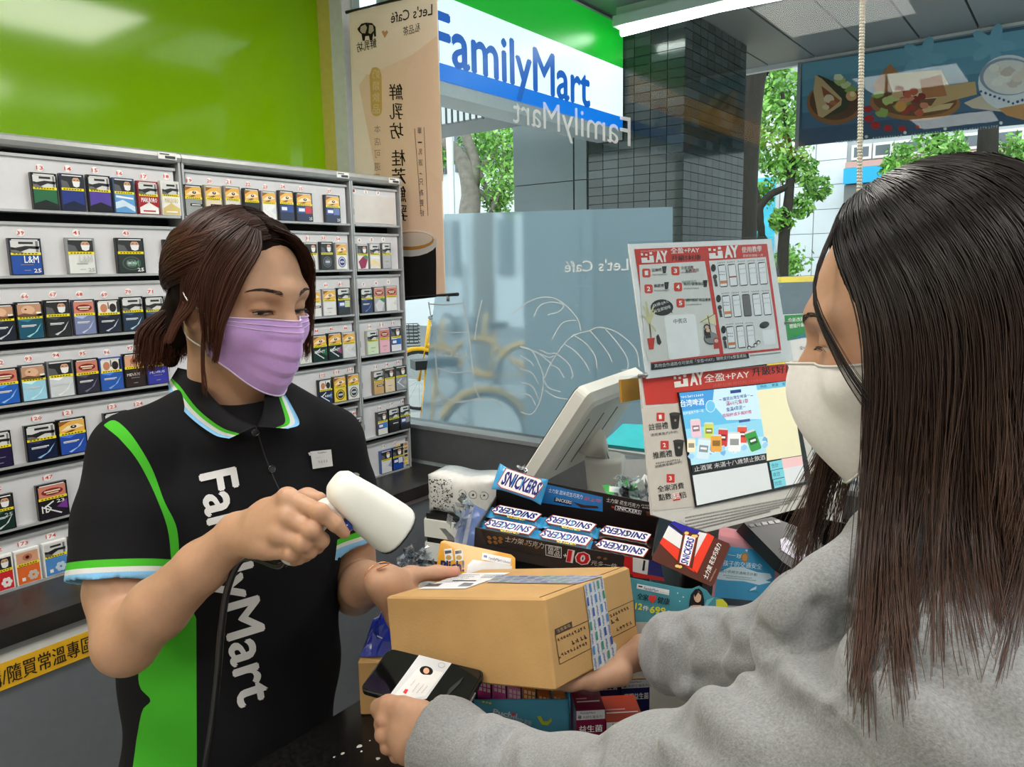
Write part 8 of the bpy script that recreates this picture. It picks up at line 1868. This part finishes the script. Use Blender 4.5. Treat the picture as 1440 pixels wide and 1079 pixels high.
link_mesh('body', V, Q, m_skin, cust, smooth=True, vattr={'Col': cols}); eyes(HU, cust, .4); brows(HU, bvh_u, cust, (40, 28, 24))

# grey marl hoodie
m_hood = mat('grey_marl_jersey', (138, 140, 143), rough=.9, var=.2, scale=420, sheen=.3, bump=.5, bscale=620)
F = Field(); F.ell(chu, (.185, .125, .26), TXu, 0); F.ell(wsu + A(0, 0, -.02), (.175, .125, .26), TXu, .08)
F.chain([nbu - l_ * .03 + A(0, 0, -.05), SRu], [.060, .062], .03); F.chain([nbu + l_ * .03 + A(0, 0, -.06), SLu], [.060, .068], .03)
F.chain([SLu, SLu * .5 + ELu * .5 + A(0, 0, -.004), ELu], [.072, .066, .055], .02); fm = ELu * .55 + WLu * .45
aLu = nrm(WLu - D(650, 1052, .838)); cuffL = WLu - aLu * .012
F.chain([ELu, D(800, 1106, .735), D(706, 1086, .80), D(632, 1046, .850), cuffL - aLu * .03], [.054, .047, .0445, .043, .040], .012); F.chain([cuffL - aLu * .045, cuffL + aLu * .02], [.0365, .035], .008)
F.chain([SRu, SRu * .5 + ERu * .5, ERu], [.072, .064, .056], .05); cuffR = WRu + nrm(ERu - WRu) * .004; aRu = nrm(WRu - ERu)
F.chain([ERu, ERu * .5 + WRu * .5, cuffR - aRu * .05], [.054, .050, .047], .03); F.chain([cuffR - aRu * .05, cuffR + aRu * .02], [.040, .038], .014)
for c_, a_, lim in ((cuffL, aLu, .07), (cuffR, aRu, .07)):
    F.fun(c_ + a_ * .045, .08, (lambda c_, a_, lim: lambda P: np.maximum(-((P - c_) @ a_), np.linalg.norm(P - (c_ + a_ * .045), axis=1) - lim))(c_, a_, lim), '-', .003)
    F.cap(c_ - a_ * .02, c_ + a_ * .05, .029, .031, .004, '-')
# hood lying on the shoulders, its hem a soft roll
F.ell(D(1345, 870, .66), (.12, .095, .085), TXu, .03); F.chain([D(1236, 748, .610), D(1205, 790, .592), D(1165, 822, .585), D(1120, 862, .590), D(1090, 895, .60)], [.013, .017, .019, .020, .018], .02); F.ell(D(1258, 905, .61), (.055, .055, .090), TXu, .02)
F.chain([D(1236, 745, .61), D(1300, 740, .58), D(1380, 760, .60)], [.014, .02, .02], .02)
F.cap(nbu + A(0, 0, -.01) + f_ * .01, HU.p(0, -.015, -.09), .060, .064, .015, '-')
seg = lambda P, a, b: np.clip(((P - a) @ (b - a)) / ((b - a) @ (b - a)), 0, 1)
def ufolds(P):
    d = .0045 * wav(P, 31, 15) + .0026 * wav(P, 32, 36); pc_ = P.mean(0); pr_ = np.sqrt(((P - pc_) ** 2).sum(1).max())
    far = lambda a, b, w: np.linalg.norm(pc_ - (a + seg(pc_[None], a, b)[0] * (b - a))) > pr_ + w
    for a, b, fq, am in ((SLu, ELu, 40, .0075), (ELu, WLu, 60, .0060), (SRu, ERu, 46, .0060), (ERu, WRu, 66, .0060)):
        if far(a, b, .22): continue
        t = (P - a) @ nrm(b - a); L = np.linalg.norm(b - a); near = np.exp(-((P - (a + np.outer(np.clip(t, 0, L), nrm(b - a)))) ** 2).sum(1) / .010)
        w = np.exp(-((np.minimum(np.abs(t - L), np.abs(t)) - .02) / .07) ** 2) + .35
        d += am * np.sin(t * fq + 2.2 * wav(P, 33, 11)) * near * w * np.clip(.6 + .6 * wav(P, 35, 9), 0, 1.2)
    # seams
    for pts in SEAMS:
        for a, b in zip(pts[:-1], pts[1:]):
            if far(a, b, .04): continue
            q = a + np.outer(seg(P, a, b), b - a); r = np.linalg.norm(P - q, axis=1); d += .0055 * np.exp(-(r / .0050) ** 2) - .0022 * np.exp(-(r / .016) ** 2)
    for pts, hh, ww in RIDGES:
        for a, b in zip(pts[:-1], pts[1:]):
            if far(a, b, .035): continue
            q = a + np.outer(seg(P, a, b), b - a); r = np.linalg.norm(P - q, axis=1); d -= 1.35 * hh * np.exp(-(r / ww) ** 2)
    # ribbed cuffs
    for c_, a_ in ((cuffL, aLu), (cuffR, aRu)):
        t = -((P - c_) @ a_); u, v, _ = frame3(a_); an = np.arctan2((P - c_) @ u, (P - c_) @ v); d += .0009 * np.sin(an * 44) * np.exp(-(((t - .022) / .03) ** 4)) * (np.linalg.norm(P - c_, axis=1) < .08)
    return d
SEAMS = []
F0 = len(F.p); F.fun(chu, 1e3, lambda P: np.zeros(len(P)), 'disp')
V0, Q0 = F.mesh(.008, 1, hi=A(2, 2, 1.6)); bvh0 = BVHTree.FromPolygons([Vector(v) for v in V0], [tuple(f) for f in Q0])
def hitpx(x, y):
    d = Vector(nrm(ray(x, y))); h = bvh0.ray_cast(Vector(CAM) + d * .1, d); return np.array(h[0]) if h[0] is not None else D(x, y, .6)
SEAMS = [[hitpx(x, y) for x, y in L_] for L_ in ([(1055, 905), (1080, 925), (1120, 965), (1170, 1008), (1205, 1050), (1222, 1078)], [(1172, 1006), (1200, 985), (1226, 950), (1240, 925)], [(1093, 880), (1110, 862), (1150, 838)])]
RIDGES = [([hitpx(x, y) for x, y in L_], hh, ww) for L_, hh, ww in (
    ([(1234, 742), (1205, 780), (1165, 812), (1125, 842), (1096, 884)], .010, .013), ([(1180, 815), (1140, 850), (1110, 900)], -.007, .010),
    ([(1056, 905), (1085, 932), (1125, 972), (1172, 1008)], .007, .009), ([(1046, 920), (1080, 950), (1120, 992), (1165, 1030)], -.007, .011),
    ([(692, 1012), (676, 1040), (668, 1075)], .006, .009), ([(716, 1026), (700, 1050), (694, 1079)], -.007, .008), ([(742, 1030), (735, 1055), (734, 1079)], .005, .009),
    ([(846, 1024), (838, 1048), (842, 1079)], -.008, .009), ([(872, 1000), (900, 1012), (940, 1050)], .008, .013), ([(915, 992), (950, 1010), (990, 1050)], -.006, .010), ([(960, 975), (1000, 990), (1050, 1040)], .008, .013), ([(985, 955), (1030, 965), (1085, 1010)], -.006, .010), ([(1010, 935), (1060, 930), (1110, 950)], .006, .012),
    ([(1000, 868), (1014, 900), (1010, 940)], -.006, .009), ([(1025, 866), (1040, 895), (1036, 935)], .006, .010), ([(1062, 868), (1082, 890), (1090, 930)], -.006, .010), ([(925, 876), (935, 905), (930, 955)], .005, .010), ([(955, 872), (965, 900), (962, 945)], -.005, .009),
    ([(1250, 800), (1235, 860), (1190, 930)], .006, .014), ([(1230, 960), (1290, 1000), (1350, 1060)], .006, .016), ([(1250, 940), (1320, 960), (1400, 1030)], -.006, .014), ([(1180, 870), (1150, 920), (1160, 960)], -.005, .012))]
F.p.pop(); F.fun(chu, 1e3, ufolds, 'disp')
V, Q = F.mesh(.0036, 2); bvh1 = BVHTree.FromPolygons([Vector(v) for v in V], [tuple(f) for f in Q]); lay_h = [.002, .004, .006, .003, .008, .005, .010]; hood = link_mesh('hoodie', V, Q, m_hood, cust, smooth=True)
m_jean = mat('dark_jeans', (40, 46, 62), rough=.8, var=.15, scale=300)
F = Field(); F.ell(hcu + A(0, 0, -.02), (.165, .12, .13), TXu, 0)
for s in (-1, 1):
    hj = hcu + l_ * s * .085; F.chain([hj, A(hj[0], hj[1], .44), A(hj[0], hj[1], .07)], [.094, .066, .055], .03)
V, Q = F.mesh(.008, 1); link_mesh('jeans', V, Q, m_jean, cust, smooth=True)
for s in (-1, 1):
    hj = hcu + l_ * s * .085; F = Field(); F.chain([A(hj[0], hj[1], .045) - f_ * .05, A(hj[0], hj[1], .048), A(hj[0], hj[1], .036) + f_ * .15], [.042, .045, .034], .03); F.half(A(0, 0, .004), A(0, 0, -1)); V, Q = F.mesh(.006, 1, A(hj[0] - .25, hj[1] - .25, -.01), A(hj[0] + .25, hj[1] + .25, .12)); link_mesh('shoe', V, Q, m_white, cust, smooth=True)

# white mask
mo, G = face_mask(HU, bvh_u, cust, (240, 238, 238), (216, 214, 212), lambda a: (.067 * a, .0955 - .062 * a * a, -.0165 - .002 * abs(a)), lambda a: (.056 * a, .080 - .056 * a * a, -.128 + .052 * a ** 2), .026, False, .016)
for s, i in ((-1, 0), (1, -1)):
    for j, e in ((1, HU.p(s * .079, -.022, .010)), (len(G) - 3, HU.p(s * .079, -.018, -.036))): MB().tube(spline([G[j, i], (G[j, i] + e) / 2 + HU.x * s * .008, e], 10), .0016, 6).build('ear_loop', m_white, mo, smooth=True, col=False)

# long straight hair
m_hairu = mat('black_brown_hair', attr=True, rough=.33, spec=.5, var=.10, scale=60)
RU = np.array((.0800, .1010, .0935)); CU_ = np.array((0, -.014, .031))
F = Field(); F.ell(HU.p(*CU_), RU, X, 0); F.chain([HU.p(0, -.035, .01), HU.p(0, -.05, -.10), HU.p(.01, -.06, -.20)], [.080, .078, .066], .03)
F.ell(HU.p(0, .094, -.035), (.084, .078, .125), X, .012, '-'); F.cap(HU.p(0, .045, -.06), HU.p(0, .03, -.24), .060, .065, .015, '-')
V, Q = F.mesh(.0032, 2); hairu = link_mesh('hair', V, Q, MATS['hair_underlayer'], cust, smooth=True, vattr={'Col': vcol((20, 16, 15), len(V))})
ru = np.random.RandomState(33); paths = []; tones = []
NCL = 46; clump = [(ru.uniform(0, 1), ru.normal(0, .014, 2), ru.uniform(.74, 1.16), ru.uniform(0, 6.28)) for _ in range(NCL)]
clump.sort(key=lambda c: c[0])
cu = np.array([c[0] for c in clump])
up_w = HU.Q @ A(0, 0, 1.)          # world up in head axes: hair hangs plumb
dn = -up_w
for i in range(4300):
    near = i % 10 < 6
    w = ru.uniform(0, 1); psi = math.radians(64 + 136 * w if near else 322 - 122 * w)
    ci = int(np.argmin(np.abs(cu - w + ru.normal(0, .02)))); cl = clump[ci]
    y0 = .72 - 1.14 * w + ru.normal(0, .05); k0 = np.array((.0 + (.05 if near else -.05) * ru.uniform(.2, 1), y0, 1.0)); k0 /= np.linalg.norm(k0)
    ke = np.array((math.sin(psi), math.cos(psi), -.10)); ke /= np.linalg.norm(ke)
    n1 = 12; t = np.linspace(0, 1, n1)[:, None]; om = math.acos(np.clip(k0 @ ke, -1, 1)); dd = (np.sin((1 - t) * om) * k0 + np.sin(t * om) * ke) / math.sin(om)
    lay = ru.uniform(.001, .010); P1_ = CU_ + dd * (RU + lay + .004 * t * (1 if near else .6))
    Lh = (.245 + .035 * math.sin(w * 11 + 1)) * cl[2] * ru.uniform(.82, 1.04) * (.86 if not near else 1)
    n2 = 14; s_ = np.linspace(0, 1, n2 + 1)[1:, None]
    drift = np.array((cl[1][0] + .012, cl[1][1] - .004 if near else .045, 0.0)) + ru.normal(0, .005, 3)
    P2_ = P1_[-1] + dn * (Lh * s_) + drift * s_ ** 1.5 + (np.array((.006, .010, 0)) * np.sin(s_ * 5 + cl[3]) * s_) * .8
    tip = (cl[0] - w) * .22 * s_ ** 1.6; P2_[:, 1] += -(tip[:, 0]) * 1.0
    # ease out over the shoulder
    P = np.concatenate([P1_, P2_])
    for _ in range(10): P[1:-1] = P[1:-1] * .4 + (P[:-2] + P[2:]) * .3
    P = HU.pts(P)
    if near:     # the hair lies on the jersey: lift points that would sink into it
        lift = np.zeros(len(P))
        for k in range(n1 - 2, len(P)):
            q = P[k]; dv = q - CAM; Ld = np.linalg.norm(dv); h = bvh1.ray_cast(Vector(CAM) + Vector(dv / Ld) * .1, Vector(dv / Ld))
            if h[0] is not None and h[3] + .1 < Ld + .003: lift[k] = Ld - (h[3] + .1) + lay_h[i % 7]
        for _ in range(4): lift[1:-1] = np.maximum(lift[1:-1], (lift[:-2] + lift[2:]) * .5)
        dirs = P - CAM; dirs /= np.linalg.norm(dirs, axis=1)[:, None]; P = P - dirs * lift[:, None]
    paths.append(P); tones.append((len(P), ru.uniform(.7, 1.35)))
V, Q = strands(paths, .00056, .00022)
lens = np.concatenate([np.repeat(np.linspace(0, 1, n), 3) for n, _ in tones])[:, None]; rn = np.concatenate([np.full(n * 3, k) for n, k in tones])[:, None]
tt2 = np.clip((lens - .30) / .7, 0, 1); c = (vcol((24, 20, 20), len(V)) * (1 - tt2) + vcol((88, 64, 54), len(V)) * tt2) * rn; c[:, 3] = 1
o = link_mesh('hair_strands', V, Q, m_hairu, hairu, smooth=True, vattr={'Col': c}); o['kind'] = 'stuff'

loose = []
for i in range(34):      # loose hairs over temple and cheek
    j = ru.normal(0, 1, 3); L = [HU.p(.030, .055, .098), HU.p(.062, .078, .045), HU.p(.078, .066, -.01), HU.p(.084, .047, -.055), HU.p(.087, .030, -.088)]
    L = [p + HU.x * (.003 + .0012 * j[0]) + HU.y * (.0016 * j[1] * (k - .5) - .002 * k) + HU.z * .002 * j[2] for k, p in enumerate(L)]; loose.append(spline(L, 18))
V, Q = strands(loose, .00036, .00016)
o = link_mesh('loose_hairs', V, Q, m_hairu, hairu, smooth=True, vattr={'Col': vcol((34, 26, 24), len(V))}); o['kind'] = 'stuff'
